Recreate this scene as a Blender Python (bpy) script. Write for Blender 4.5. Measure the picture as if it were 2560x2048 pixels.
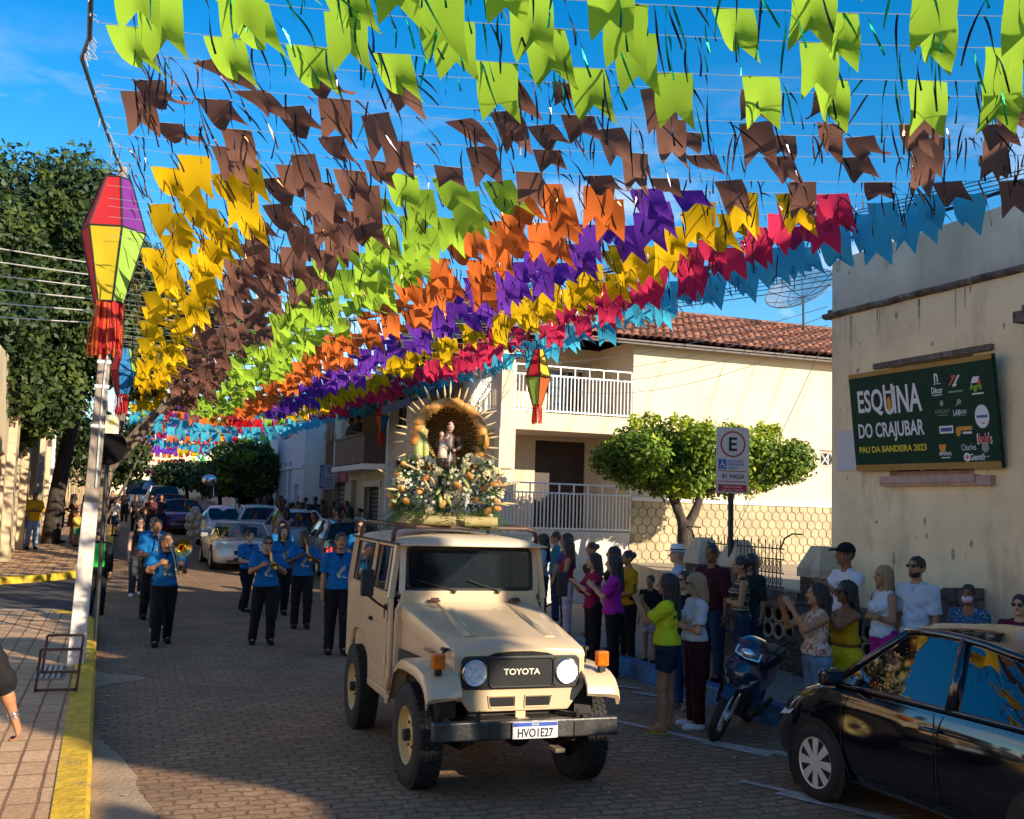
import bpy, bmesh, math, random
import numpy as np
from mathutils import Vector, Matrix, Quaternion
sc = bpy.context.scene
for _o in list(bpy.data.objects):
    bpy.data.objects.remove(_o)
C = sc.collection
rnd = random.Random(7)
R_ = math.radians
# ------------------------------------------------------------------ camera, sky, sun
CAM_H, YAW, FPX = 2.25, R_(20.2), 1050.0
PITCH, ROLL = math.atan((507.0 - 409.5) / FPX), R_(1.8)
_fw = Vector((math.sin(YAW)*math.cos(PITCH), math.cos(YAW)*math.cos(PITCH), math.sin(PITCH)))
_r0 = Vector((math.cos(YAW), -math.sin(YAW), 0)); _u0 = _r0.cross(_fw)
_rt = _r0*math.cos(ROLL) + _u0*math.sin(ROLL); _up = -_r0*math.sin(ROLL) + _u0*math.cos(ROLL)
camd = bpy.data.cameras.new("camera"); cam = bpy.data.objects.new("camera", camd); C.objects.link(cam)
camd.sensor_width = 36.0; camd.lens = 36.0*FPX/1024.0; camd.clip_end = 3000.0; camd.clip_start = 0.05
cam.matrix_world = Matrix(((_rt.x, _up.x, -_fw.x, 0), (_rt.y, _up.y, -_fw.y, 0), (_rt.z, _up.z, -_fw.z, CAM_H), (0, 0, 0, 1)))
sc.camera = cam
SUN_EL, SUN_AZ = R_(20.5), R_(148.0)      # azimuth clockwise from +Y
world = bpy.data.worlds.new("World"); sc.world = world; world.use_nodes = True
nt = world.node_tree; bg = nt.nodes["Background"]
sky = nt.nodes.new("ShaderNodeTexSky"); sky.sky_type = 'NISHITA'; sky.sun_disc = False
sky.sun_elevation = SUN_EL; sky.sun_rotation = SUN_AZ; sky.air_density = 1.0; sky.dust_density = 0.1; sky.ozone_density = 2.6
_tc = nt.nodes.new("ShaderNodeTexCoord"); _mp = nt.nodes.new("ShaderNodeMapping"); _mp.inputs['Scale'].default_value = (2.2, 2.2, 6.5)
_mp.inputs['Location'].default_value = (0.55, 0.2, 0.45)
_nz = nt.nodes.new("ShaderNodeTexNoise"); _nz.inputs['Scale'].default_value = 1.5; _nz.inputs['Detail'].default_value = 7; _nz.inputs['Roughness'].default_value = 0.58
_rp = nt.nodes.new("ShaderNodeValToRGB"); _rp.color_ramp.elements[0].position = 0.50; _rp.color_ramp.elements[1].position = 0.66
_sz = nt.nodes.new("ShaderNodeSeparateXYZ"); _mr = nt.nodes.new("ShaderNodeMapRange"); _mr.inputs[1].default_value = 0.16; _mr.inputs[2].default_value = 0.40; _mr.inputs[3].default_value = 1.0; _mr.inputs[4].default_value = 0.0
_mq = nt.nodes.new("ShaderNodeMath"); _mq.operation = 'MULTIPLY'
_mx = nt.nodes.new("ShaderNodeMixRGB"); _mx.inputs[2].default_value = (6.4, 6.5, 6.8, 1)
_hs = nt.nodes.new("ShaderNodeHueSaturation"); _hs.inputs['Saturation'].default_value = 1.45; _hs.inputs['Value'].default_value = 1.0
for a, b in ((_tc.outputs['Generated'], _mp.inputs[0]), (_mp.outputs[0], _nz.inputs['Vector']), (_nz.outputs[0], _rp.inputs[0]), (_rp.outputs[0], _mq.inputs[0]), (_tc.outputs['Generated'], _sz.inputs[0]), (_sz.outputs[2], _mr.inputs[0]), (_mr.outputs[0], _mq.inputs[1]), (_mq.outputs[0], _mx.inputs[0]),
             (sky.outputs[0], _hs.inputs['Color']), (_hs.outputs[0], _mx.inputs[1]), (_mx.outputs[0], bg.inputs[0])):
    nt.links.new(a, b)
bg.inputs[1].default_value = 0.13
sund = bpy.data.lights.new("sun", 'SUN'); sund.energy = 5.0; sund.angle = R_(0.5); sund.color = (1.0, 0.86, 0.66)
sun = bpy.data.objects.new("sun", sund); C.objects.link(sun)
SUN_DIR = Vector((math.sin(SUN_AZ)*math.cos(SUN_EL), math.cos(SUN_AZ)*math.cos(SUN_EL), math.sin(SUN_EL)))
sun.rotation_euler = SUN_DIR.to_track_quat('Z', 'Y').to_euler(); sun.location = SUN_DIR*60
sc.view_settings.view_transform = 'Standard'; sc.view_settings.look = 'None'
sc.view_settings.exposure = 0.76; sc.view_settings.gamma = 1.0
sc.cycles.max_bounces = 6; sc.cycles.transparent_max_bounces = 8
# ------------------------------------------------------------------ helpers
def gz(y):
    t = y - 15.0
    return 0.0 if t <= 0 else 0.025*t*t/(t + 4)
_n = {}
def col(c, a=1.0):
    return (c[0], c[1], c[2], a)
def mat(name, c, rough=0.7, metal=0.0, var=0.18, vs=4.0, bump=0.0, bs=30.0, spec=0.5, coat=0.0, trans=0.0, tint=None, emit=0.0, stain=None, sscale=1.2, samt=0.5, alpha=1.0, aniso=(1, 1, 1)):
    """principled material: base colour varied by noise, optional second-scale stains and bump"""
    if name in _n: return _n[name]
    m = bpy.data.materials.new(name); m.use_nodes = True; t = m.node_tree; p = t.nodes["Principled BSDF"]
    p.inputs['Roughness'].default_value = rough; p.inputs['Metallic'].default_value = metal
    p.inputs['Specular IOR Level'].default_value = spec; p.inputs['Coat Weight'].default_value = coat; p.inputs['Coat Roughness'].default_value = 0.04
    p.inputs['Base Color'].default_value = col(c)
    tc = t.nodes.new("ShaderNodeTexCoord"); mp = t.nodes.new("ShaderNodeMapping"); mp.inputs['Scale'].default_value = aniso
    t.links.new(tc.outputs['Object'], mp.inputs[0])
    last = None
    if var > 0:
        n = t.nodes.new("ShaderNodeTexNoise"); n.inputs['Scale'].default_value = vs; n.inputs['Detail'].default_value = 5
        t.links.new(mp.outputs[0], n.inputs['Vector'])
        mr = t.nodes.new("ShaderNodeMapRange"); mr.inputs[1].default_value = 0.3; mr.inputs[2].default_value = 0.7
        t.links.new(n.outputs[0], mr.inputs[0])
        mx = t.nodes.new("ShaderNodeMixRGB"); t.links.new(mr.outputs[0], mx.inputs[0])
        c2 = tint if tint else tuple(min(1, v*(1+var)) for v in c)
        c1 = tuple(v*(1-var) for v in c)
        mx.inputs[1].default_value = col(c1); mx.inputs[2].default_value = col(c2); last = mx.outputs[0]
    if stain:
        n2 = t.nodes.new("ShaderNodeTexNoise"); n2.inputs['Scale'].default_value = sscale; n2.inputs['Detail'].default_value = 9; n2.inputs['Roughness'].default_value = 0.68
        mp2 = t.nodes.new("ShaderNodeMapping"); mp2.inputs['Scale'].default_value = (1, 1, 0.35); t.links.new(tc.outputs['Object'], mp2.inputs[0]); t.links.new(mp2.outputs[0], n2.inputs['Vector'])
        r2 = t.nodes.new("ShaderNodeValToRGB"); r2.color_ramp.elements[0].position = 0.54; r2.color_ramp.elements[1].position = 0.72
        r2.color_ramp.elements[1].color = (samt, samt, samt, 1)
        t.links.new(n2.outputs[0], r2.inputs[0])
        m2 = t.nodes.new("ShaderNodeMixRGB"); t.links.new(r2.outputs[0], m2.inputs[0])
        if last: t.links.new(last, m2.inputs[1])
        else: m2.inputs[1].default_value = col(c)
        m2.inputs[2].default_value = col(stain); last = m2.outputs[0]
    if last: t.links.new(last, p.inputs['Base Color'])
    if bump > 0:
        nb = t.nodes.new("ShaderNodeTexNoise"); nb.inputs['Scale'].default_value = bs; nb.inputs['Detail'].default_value = 4
        t.links.new(mp.outputs[0], nb.inputs['Vector'])
        b = t.nodes.new("ShaderNodeBump"); b.inputs['Strength'].default_value = bump; b.inputs['Distance'].default_value = 0.03
        t.links.new(nb.outputs[0], b.inputs['Height']); t.links.new(b.outputs[0], p.inputs['Normal'])
    if trans > 0:   # thin cloth / leaf: light passes through
        tr = t.nodes.new("ShaderNodeBsdfTranslucent"); ms = t.nodes.new("ShaderNodeMixShader"); ms.inputs[0].default_value = trans
        if last: t.links.new(last, tr.inputs[0])
        else: tr.inputs[0].default_value = col(c)
        out = t.nodes["Material Output"]
        t.links.new(p.outputs[0], ms.inputs[1]); t.links.new(tr.outputs[0], ms.inputs[2]); t.links.new(ms.outputs[0], out.inputs[0])
    if emit > 0:
        p.inputs['Emission Color'].default_value = col(c); p.inputs['Emission Strength'].default_value = emit
    if alpha < 1: p.inputs['Alpha'].default_value = alpha
    _n[name] = m; return m
def glass(name, c=(0.02, 0.03, 0.035), rough=0.03, alpha=0.75):
    if name in _n: return _n[name]
    m = bpy.data.materials.new(name); m.use_nodes = True; t = m.node_tree; p = t.nodes["Principled BSDF"]
    p.inputs['Base Color'].default_value = col(c); p.inputs['Roughness'].default_value = rough; p.inputs['Specular IOR Level'].default_value = 0.9
    p.inputs['IOR'].default_value = 1.6; p.inputs['Alpha'].default_value = alpha
    _n[name] = m; return m
def bricks(name, c1, c2, cm, scale=1.0, w=0.5, h=0.25, mortar=0.02, off=0.5, rough=0.85, distort=0.02, bump=0.6, rot=(0, 0, 0), dirt=(0.1, 0.08, 0.06), damt=0.5, sub=None):
    """paving / masonry: brick texture in object space, warped a little, with dirt"""
    if name in _n: return _n[name]
    m = bpy.data.materials.new(name); m.use_nodes = True; t = m.node_tree; p = t.nodes["Principled BSDF"]; p.inputs['Roughness'].default_value = rough
    p.inputs['Specular IOR Level'].default_value = 0.25
    tc = t.nodes.new("ShaderNodeTexCoord"); mp = t.nodes.new("ShaderNodeMapping"); mp.inputs['Rotation'].default_value = rot
    t.links.new(tc.outputs['Object'], mp.inputs[0])
    n = t.nodes.new("ShaderNodeTexNoise"); n.inputs['Scale'].default_value = 3.5; n.inputs['Detail'].default_value = 3
    t.links.new(mp.outputs[0], n.inputs['Vector'])
    v1 = t.nodes.new("ShaderNodeVectorMath"); v1.operation = 'SUBTRACT'; v1.inputs[1].default_value = (0.5, 0.5, 0.5); t.links.new(n.outputs['Color'], v1.inputs[0])
    v2 = t.nodes.new("ShaderNodeVectorMath"); v2.operation = 'SCALE'; v2.inputs['Scale'].default_value = distort*4; t.links.new(v1.outputs[0], v2.inputs[0])
    v3 = t.nodes.new("ShaderNodeVectorMath"); v3.operation = 'ADD'; t.links.new(mp.outputs[0], v3.inputs[0]); t.links.new(v2.outputs[0], v3.inputs[1])
    b = t.nodes.new("ShaderNodeTexBrick"); b.offset = off; b.inputs['Scale'].default_value = scale; b.inputs['Brick Width'].default_value = w; b.inputs['Row Height'].default_value = h
    b.inputs['Mortar Size'].default_value = mortar; b.inputs['Mortar Smooth'].default_value = 0.35; b.inputs['Bias'].default_value = 0.0
    b.inputs['Color1'].default_value = col(c1); b.inputs['Color2'].default_value = col(c2); b.inputs['Mortar'].default_value = col(cm)
    t.links.new(v3.outputs[0], b.inputs['Vector'])
    n2 = t.nodes.new("ShaderNodeTexNoise"); n2.inputs['Scale'].default_value = 0.9; n2.inputs['Detail'].default_value = 8; n2.inputs['Roughness'].default_value = 0.65; t.links.new(tc.outputs['Object'], n2.inputs['Vector'])
    r2 = t.nodes.new("ShaderNodeValToRGB"); r2.color_ramp.elements[0].position = 0.42; r2.color_ramp.elements[1].position = 0.7; r2.color_ramp.elements[1].color = (damt, damt, damt, 1)
    t.links.new(n2.outputs[0], r2.inputs[0])
    mx = t.nodes.new("ShaderNodeMixRGB"); t.links.new(r2.outputs[0], mx.inputs[0]); t.links.new(b.outputs[0], mx.inputs[1]); mx.inputs[2].default_value = col(dirt)
    n3 = t.nodes.new("ShaderNodeTexNoise"); n3.inputs['Scale'].default_value = 26; n3.inputs['Detail'].default_value = 4; t.links.new(tc.outputs['Object'], n3.inputs['Vector'])
    mr = t.nodes.new("ShaderNodeMapRange"); mr.inputs[1].default_value = 0.25; mr.inputs[2].default_value = 0.75; mr.inputs[3].default_value = 0.72; mr.inputs[4].default_value = 1.25; t.links.new(n3.outputs[0], mr.inputs[0])
    mu = t.nodes.new("ShaderNodeMixRGB"); mu.blend_type = 'MULTIPLY'; mu.inputs[0].default_value = 1; t.links.new(mx.outputs[0], mu.inputs[1]); t.links.new(mr.outputs[0], mu.inputs[2])
    t.links.new(mu.outputs[0], p.inputs['Base Color'])
    ad = t.nodes.new("ShaderNodeMath"); ad.operation = 'MULTIPLY_ADD'; ad.inputs[1].default_value = 0.35; t.links.new(n3.outputs[0], ad.inputs[0])
    iv = t.nodes.new("ShaderNodeMath"); iv.operation = 'SUBTRACT'; iv.inputs[0].default_value = 1.0; t.links.new(b.outputs['Fac'], iv.inputs[1]); t.links.new(iv.outputs[0], ad.inputs[2])
    bu = t.nodes.new("ShaderNodeBump"); bu.inputs['Strength'].default_value = bump; bu.inputs['Distance'].default_value = 0.02; t.links.new(ad.outputs[0], bu.inputs['Height']); t.links.new(bu.outputs[0], p.inputs['Normal'])
    _n[name] = m; return m

_txt = {}
def text_mesh(s, bold=False):
    k = (s, bold)
    if k in _txt: return _txt[k]
    cu = bpy.data.curves.new("t", 'FONT'); cu.body = s; cu.align_x = 'CENTER'; cu.align_y = 'CENTER'; cu.size = 1.0; cu.resolution_u = 3
    if bold: cu.offset = 0.022
    o = bpy.data.objects.new("t", cu); C.objects.link(o)
    me = o.to_mesh(); vs = np.array([v.co[:] for v in me.vertices]).reshape(-1, 3)
    fs = [tuple(p.vertices) for p in me.polygons]; o.to_mesh_clear(); bpy.data.objects.remove(o); bpy.data.curves.remove(cu)
    mn, mxx = vs.min(0), vs.max(0); vs = vs - (mn + mxx)/2; vs[:, 2] = 0
    _txt[k] = (vs, fs, mxx - mn); return _txt[k]

class MB:
    def __init__(s): s.v = []; s.f = []; s.m = []; s.mi = 0; s.T = None
    def _add(s, vs, fs, mi=None):
        n = len(s.v)
        if s.T is not None: vs = [tuple(s.T @ Vector(p)) for p in vs]
        s.v.extend([tuple(map(float, p)) for p in vs]); s.f.extend([tuple(i+n for i in f) for f in fs]); s.m.extend([s.mi if mi is None else mi]*len(fs)); return s
    def box(s, c, d, rz=0.0, M=None, taper=1.0):
        x, y, z = d[0]/2, d[1]/2, d[2]/2; t = taper
        p = [(-x, -y, -z), (x, -y, -z), (x, y, -z), (-x, y, -z), (-x*t, -y*t, z), (x*t, -y*t, z), (x*t, y*t, z), (-x*t, y*t, z)]
        if M is not None: p = [tuple(M @ Vector(q)) for q in p]
        elif rz: cz, sz = math.cos(rz), math.sin(rz); p = [(a*cz-b*sz, a*sz+b*cz, q) for a, b, q in p]
        p = [(a+c[0], b+c[1], q+c[2]) for a, b, q in p]
        return s._add(p, [(0, 3, 2, 1), (4, 5, 6, 7), (0, 1, 5, 4), (1, 2, 6, 5), (2, 3, 7, 6), (3, 0, 4, 7)])
    def b2(s, a, b):   # box from corners
        return s.box([(a[i]+b[i])/2 for i in range(3)], [abs(b[i]-a[i]) for i in range(3)])
    def quad(s, a, b, c, d): return s._add([a, b, c, d], [(0, 1, 2, 3)])
    def poly(s, ps): return s._add(ps, [tuple(range(len(ps)))])
    def bar(s, a, b, w, h=None):   # square bar between two points
        h = h or w; a, b = Vector(a), Vector(b); d = b-a; L = d.length
        if L < 1e-6: return s
        q = d.to_track_quat('Z', 'Y').to_matrix()
        return s.box((a+b)/2, (w, h, L), M=q)
    def cyl(s, a, b, r0, r1=None, n=12, cap=True):
        r1 = r0 if r1 is None else r1; a, b = Vector(a), Vector(b); q = (b-a).to_track_quat('Z', 'Y').to_matrix() if (b-a).length > 1e-7 else Matrix.Identity(3)
        vs = []
        for c, r in ((a, r0), (b, r1)):
            for i in range(n): t = 2*math.pi*i/n; vs.append(tuple(c + q @ Vector((r*math.cos(t), r*math.sin(t), 0))))
        fs = [(i, (i+1) % n, n+(i+1) % n, n+i) for i in range(n)]
        if cap: fs += [tuple(range(n))[::-1], tuple(range(n, 2*n))]
        return s._add(vs, fs)
    def tube(s, pts, r, n=8, cap=True):
        pts = [Vector(p) for p in pts]; N = len(pts); rs = r if isinstance(r, (list, tuple)) else [r]*N
        vs = []; up = Vector((0, 0, 1)); prev = None
        for i, p in enumerate(pts):
            d = (pts[min(i+1, N-1)] - pts[max(i-1, 0)]); d = d.normalized() if d.length > 1e-9 else Vector((0, 0, 1))
            if prev is None: a = up.cross(d); a = a if a.length > 0.05 else Vector((1, 0, 0)).cross(d)
            else: a = prev - d*prev.dot(d)
            a.normalize(); b = d.cross(a); prev = a
            for k in range(n): t = 2*math.pi*k/n; vs.append(tuple(p + (a*math.cos(t) + b*math.sin(t))*rs[i]))
        fs = [(i*n+k, i*n+(k+1) % n, (i+1)*n+(k+1) % n, (i+1)*n+k) for i in range(N-1) for k in range(n)]
        if cap: fs += [tuple(range(n))[::-1], tuple(range((N-1)*n, N*n))]
        return s._add(vs, fs)
    def loft(s, secs, closed=True, cap=True):
        n = len(secs[0]); vs = [p for q in secs for p in q]; m = n if closed else n-1
        fs = [(i*n+k, i*n+(k+1) % n, (i+1)*n+(k+1) % n, (i+1)*n+k) for i in range(len(secs)-1) for k in range(m)]
        if cap and closed: fs += [tuple(range(n))[::-1], tuple(range((len(secs)-1)*n, len(secs)*n))]
        return s._add(vs, fs)
    def sphere(s, c, r, nu=12, nv=8, M=None):
        r = r if isinstance(r, (list, tuple)) else (r, r, r); vs = []
        for j in range(nv+1):
            ph = math.pi*j/nv
            for i in range(nu):
                t = 2*math.pi*i/nu; q = Vector((r[0]*math.sin(ph)*math.cos(t), r[1]*math.sin(ph)*math.sin(t), r[2]*math.cos(ph)))
                if M is not None: q = M @ q
                vs.append((q[0]+c[0], q[1]+c[1], q[2]+c[2]))
        fs = [(j*nu+i, (j+1)*nu+i, (j+1)*nu+(i+1) % nu, j*nu+(i+1) % nu) for j in range(nv) for i in range(nu)]
        return s._add(vs, fs)
    def lathe(s, prof, c=(0, 0, 0), n=20, axis='Z', ang=2*math.pi):
        full = abs(ang-2*math.pi) < 1e-6; k = n if full else n+1; vs = []
        for r, h in prof:
            for i in range(k):
                t = ang*i/n; a, b = r*math.cos(t), r*math.sin(t)
                q = (a, b, h) if axis == 'Z' else ((h, a, b) if axis == 'X' else (a, h, b))
                vs.append((q[0]+c[0], q[1]+c[1], q[2]+c[2]))
        m = k if full else k-1
        return s._add(vs, [(j*k+i, j*k+(i+1) % k, (j+1)*k+(i+1) % k, (j+1)*k+i) for j in range(len(prof)-1) for i in range(m)])
    def prism(s, poly, axis, a, b):
        """extrude a 2D polygon: axis X -> poly is (y,z); Y -> (x,z); Z -> (x,y)"""
        f = {'X': lambda p, t: (t, p[0], p[1]), 'Y': lambda p, t: (p[0], t, p[1]), 'Z': lambda p, t: (p[0], p[1], t)}[axis]
        n = len(poly); vs = [f(p, a) for p in poly] + [f(p, b) for p in poly]
        return s._add(vs, [tuple(range(n))[::-1], tuple(range(n, 2*n))] + [(i, (i+1) % n, n+(i+1) % n, n+i) for i in range(n)])
    def text(s, txt, O, U, V, h=None, w=None, bold=False, lift=0.0):
        """flat lettering centred at O, running along U, upright along V"""
        vs, fs, sz = text_mesh(txt, bold); O, U, V = Vector(O), Vector(U).normalized(), Vector(V).normalized(); N = U.cross(V)
        sy = (h/sz[1]) if h else w/sz[0]; sx = (w/sz[0]) if w else sy
        return s._add([tuple(O + U*(p[0]*sx) + V*(p[1]*sy) + N*lift) for p in vs], fs)
    def build(s, name, mats, parent=None, smooth=False, bevel=0.0, seg=2, subsurf=0, angle=None, world=False):
        me = bpy.data.meshes.new(name); me.from_pydata(s.v, [], s.f); me.update()
        for m in (mats if isinstance(mats, (list, tuple)) else [mats]): me.materials.append(m)
        if len(me.polygons) == len(s.m): me.polygons.foreach_set('material_index', s.m)
        bm = bmesh.new(); bm.from_mesh(me); bmesh.ops.recalc_face_normals(bm, faces=bm.faces); bm.to_mesh(me); bm.free()
        o = bpy.data.objects.new(name, me); C.objects.link(o)
        if smooth:
            me.polygons.foreach_set('use_smooth', [True]*len(me.polygons))
        if parent:
            o.parent = parent
            if world: o.matrix_parent_inverse = parent.matrix_basis.inverted()
        if bevel > 0:
            md = o.modifiers.new("bevel", 'BEVEL'); md.width = bevel; md.segments = seg; md.limit_method = 'ANGLE'; md.angle_limit = R_(35); md.harden_normals = False
        if subsurf:
            md = o.modifiers.new("sub", 'SUBSURF'); md.levels = subsurf; md.render_levels = subsurf
        if smooth and angle:
            try:
                me.set_sharp_from_angle(angle=R_(angle))
            except Exception: pass
        return o
def thing(name, label, cat, loc=(0, 0, 0), rz=0.0, group=None):
    o = bpy.data.objects.new(name, None); C.objects.link(o); o.empty_display_size = 0.2
    o.location = loc; o.rotation_euler = (0, 0, rz); o['label'] = label; o['category'] = cat
    if group: o['group'] = group
    return o
def tag(o, label, cat, group=None, kind=None):
    o['label'] = label; o['category'] = cat
    if group: o['group'] = group
    if kind: o['kind'] = kind
    return o
def struct(name, mb, m, **k):
    o = mb.build(name, m, **k); o['kind'] = 'structure'; return o
def copy_tree(o, parent=None):
    c = o.copy(); C.objects.link(c)
    if parent: c.parent = parent
    for ch in list(o.children): copy_tree(ch, c)
    return c
def lerp(a, b, t): return a + (b-a)*t
# ------------------------------------------------------------------ ground, street, pavements
M_ground = mat('earth', (0.30, 0.24, 0.17), 0.95, var=0.3, vs=0.5)
M_cobble = bricks('setts', (0.40, 0.25, 0.145), (0.31, 0.19, 0.108), (0.22, 0.135, 0.08), 1.0, 0.20, 0.125, 0.014, 0.5, 0.88, 0.04, 1.0, dirt=(0.19, 0.115, 0.07), damt=0.8)
M_pave = bricks('pavers', (0.64, 0.41, 0.235), (0.54, 0.33, 0.18), (0.25, 0.135, 0.075), 1.0, 0.40, 0.205, 0.014, 0.0, 0.85, 0.006, 0.5, rot=(0, 0, R_(90)), dirt=(0.40, 0.235, 0.13), damt=0.6)
M_pave2 = bricks('pavers plain', (0.34, 0.28, 0.22), (0.29, 0.235, 0.19), (0.18, 0.14, 0.11), 1.0, 0.5, 0.5, 0.012, 0.5, 0.85, 0.01, 0.4, dirt=(0.22, 0.17, 0.13), damt=0.6)
M_asph = mat('asphalt', (0.055, 0.052, 0.055), 0.9, var=0.3, vs=2.5, bump=0.4, bs=90, stain=(0.13, 0.115, 0.10), sscale=0.7, samt=0.6)
M_ykerb = mat('yellow kerb paint', (0.70, 0.43, 0.025), 0.8, var=0.25, vs=9, bump=0.5, bs=30, stain=(0.33, 0.22, 0.09), sscale=5.0, samt=0.9)
M_bkerb = mat('blue kerb paint', (0.04, 0.13, 0.28), 0.75, var=0.2, vs=9, stain=(0.16, 0.15, 0.14), sscale=3.0, samt=0.8)
M_gkerb = mat('bare kerb', (0.32, 0.27, 0.22), 0.9, var=0.2, vs=6, bump=0.3)
M_apron = mat('concrete apron', (0.40, 0.285, 0.175), 0.92, var=0.22, vs=2.2, bump=0.5, bs=22, stain=(0.22, 0.155, 0.105), sscale=1.4, samt=0.85)
M_paint = mat('worn road paint', (0.50, 0.42, 0.37), 0.9, var=0.35, vs=16, stain=(0.27, 0.19, 0.135), sscale=9.0, samt=1.0)
def ys_(a, b, st=2.0):
    n = max(1, int(round((b-a)/st))); return [a+(b-a)*i/n for i in range(n+1)]
def strip(mb, xl, xr, y0, y1, dz, st=1.5):
    fl = xl if callable(xl) else (lambda y: xl); fr = xr if callable(xr) else (lambda y: xr)
    Y = ys_(y0, y1, st); vs = []
    for y in Y: vs += [(fl(y), y, gz(y)+dz), (fr(y), y, gz(y)+dz)]
    mb._add(vs, [(2*i, 2*i+1, 2*i+3, 2*i+2) for i in range(len(Y)-1)])
    return mb
def kerbline(mb, pts, w, h, mats=None, seg=None):
    """kerb stones along pts (x,y of the road edge), w to the left of travel"""
    k = 0
    for (a, b) in zip(pts[:-1], pts[1:]):
        d = Vector((b[0]-a[0], b[1]-a[1], 0)); nrm = Vector((-d.y, d.x, 0)).normalized()*w
        A = Vector((a[0], a[1], gz(a[1]))); B = Vector((b[0], b[1], gz(b[1]))); up = Vector((0, 0, h)); dn = Vector((0, 0, -0.1))
        mb.mi = (k % len(mats)) if mats else 0; k += 1
        if mats: mb.mi = mats[(k-1) % len(mats)]
        e = nrm*0.12
        vs = [A+dn, B+dn, A+up*0.82, B+up*0.82, A+e+up, B+e+up, A+nrm+up, B+nrm+up, A+nrm+dn, B+nrm+dn]
        mb._add([tuple(v) for v in vs], [(0, 1, 3, 2), (2, 3, 5, 4), (4, 5, 7, 6), (6, 7, 9, 8), (0, 2, 4, 6, 8), (1, 9, 7, 5, 3)])
g = MB(); Y = [-80, -40, -10, 0, 15] + [15+4*i for i in range(1, 30)] + [160, 240, 400]
vs = [(x, y, gz(y)-0.03) for y in Y for x in (-300, -40, 0, 40, 300)]
g._add(vs, [(j*5+i, j*5+i+1, (j+1)*5+i+1, (j+1)*5+i) for j in range(len(Y)-1) for i in range(4)]); struct('ground', g, M_ground)
XR = lambda y: 6.57 if y > 10.2 else 6.57 + 0.75*min(1, (10.2-y)/1.6)
struct('road', strip(MB(), lambda y: -0.26, XR, -14, 118, 0.004), M_cobble)

g = MB()
strip(g, lambda y: -60, lambda y: -0.268, 18.0, 31.0, 0.006); struct('side_road', g, M_asph)
# pavements
KL = lambda y: -0.07-0.0157*(y-8) if y < 18.6 else -0.24-0.55*max(0, (y-18.6)/1.5)**2
ra = random.Random(8); g = MB(); pts = []
for i in range(150):
    y = lerp(-2, 14.9, i/149); w = 0.34+.06*math.sin(y*1.7)+.05*math.sin(y*4.1) if y < 9.3 else (0.34*max(0, (10.9-y)/1.6) if y < 10.9 else (0.0 if y < 13.2 else .62*math.exp(-((y-13.95)/.33)**2)))
    w = max(.004, w+ra.uniform(-.02, .02)*(w > .02)); x0 = KL(y)-.02; pts.append(((x0, y, .0085), (x0+w+.02, y, .0085)))
g._add([p for q in pts for p in q], [(2*i, 2*i+1, 2*i+3, 2*i+2) for i in range(149)]); struct('gutter', g, M_apron)
KF = [(-9.0, 23.6), (-5.0, 24.4), (-2.37, 25.74), (-1.5, 26.5), (-0.85, 27.41), (-0.45, 28.6), (-0.21, 30.16), (-0.15, 34), (-0.15, 45), (-0.15, 60), (-0.15, 80), (-0.15, 118)]
def KFx(y):
    for a, b in zip(KF[:-1], KF[1:]):
        if a[1] <= y <= b[1]: return lerp(a[0], b[0], (y-a[1])/(b[1]-a[1]))
    return KF[0][0] if y < KF[0][1] else KF[-1][0]
struct('pavement_near', strip(MB(), lambda y: -14, lambda y: KL(y)-0.2, -12, 20.1, 0.146, 0.5), M_pave)
g = MB(); strip(g, lambda y: -30, lambda y: KFx(y)-0.2, 23.9, 118, 0.146, 0.5); struct('pavement_far', g, M_pave)
g = MB(); kerbline(g, [(KL(y), y) for y in ys_(-12, 20.1, 1.0)], 0.24, 0.155); struct('kerb_near', g, M_ykerb)
g = MB(); kerbline(g, [(-.8, 20.25), (-1.2, 20.32), (-3, 20.35), (-14, 20.35)], 0.2, 0.15); struct('kerb_side', g, M_gkerb)
g = MB(); kerbline(g, KF, 0.22, 0.16); struct('kerb_far', g, M_ykerb)
g = MB(); strip(g, lambda y: XR(y)+0.16, lambda y: 30, -14, 21.5, 0.146); struct('pavement_corner', g, M_pave2)
g = MB(); strip(g, 6.72, 12, 21.5, 118, 0.146); struct('pavement_right', g, M_pave2)
g = MB(); pts = [(XR(y), y) for y in ys_(60, 20, 2.0)] + [(XR(y), y) for y in ys_(19, -13, 1.05)]
kerbline(g, pts, 0.2, 0.155, mats=[0, 1]); struct('kerb_right', g, [M_bkerb, M_ykerb])
# worn white lines of the parking bays by the right kerb
g = MB()
def pline(a, b, w):
    d = Vector((b[0]-a[0], b[1]-a[1], 0)); n = Vector((-d.y, d.x, 0)).normalized()*w/2; z_ = 0.008+0.0012*len(g.f); a = Vector((*a, z_)); b = Vector((*b, z_))
    g.quad(tuple(a-n), tuple(b-n), tuple(b+n), tuple(a+n))
for a, b, w in (((5.05, 10.55), (5.75, 8.9), 0.10), ((5.45, 9.5), (6.3, 8.15), 0.11), ((5.5, 9.25), (5.85, 8.6), 0.12), ((5.7, 8.8), (6.9, 8.4), 0.09), ((5.05, 7.85), (5.45, 7.1), 0.08), ((5.15, 7.45), (5.6, 6.5), 0.13), ((5.4, 6.6), (5.75, 5.9), 0.12), ((6.1, 11.9), (6.5, 11.2), 0.1), ((5.9, 12.6), (6.3, 12.1), 0.08)):
    pline(a, b, w)
struct('road_marking', g, M_paint)
rl = random.Random(91); g = MB()
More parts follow.
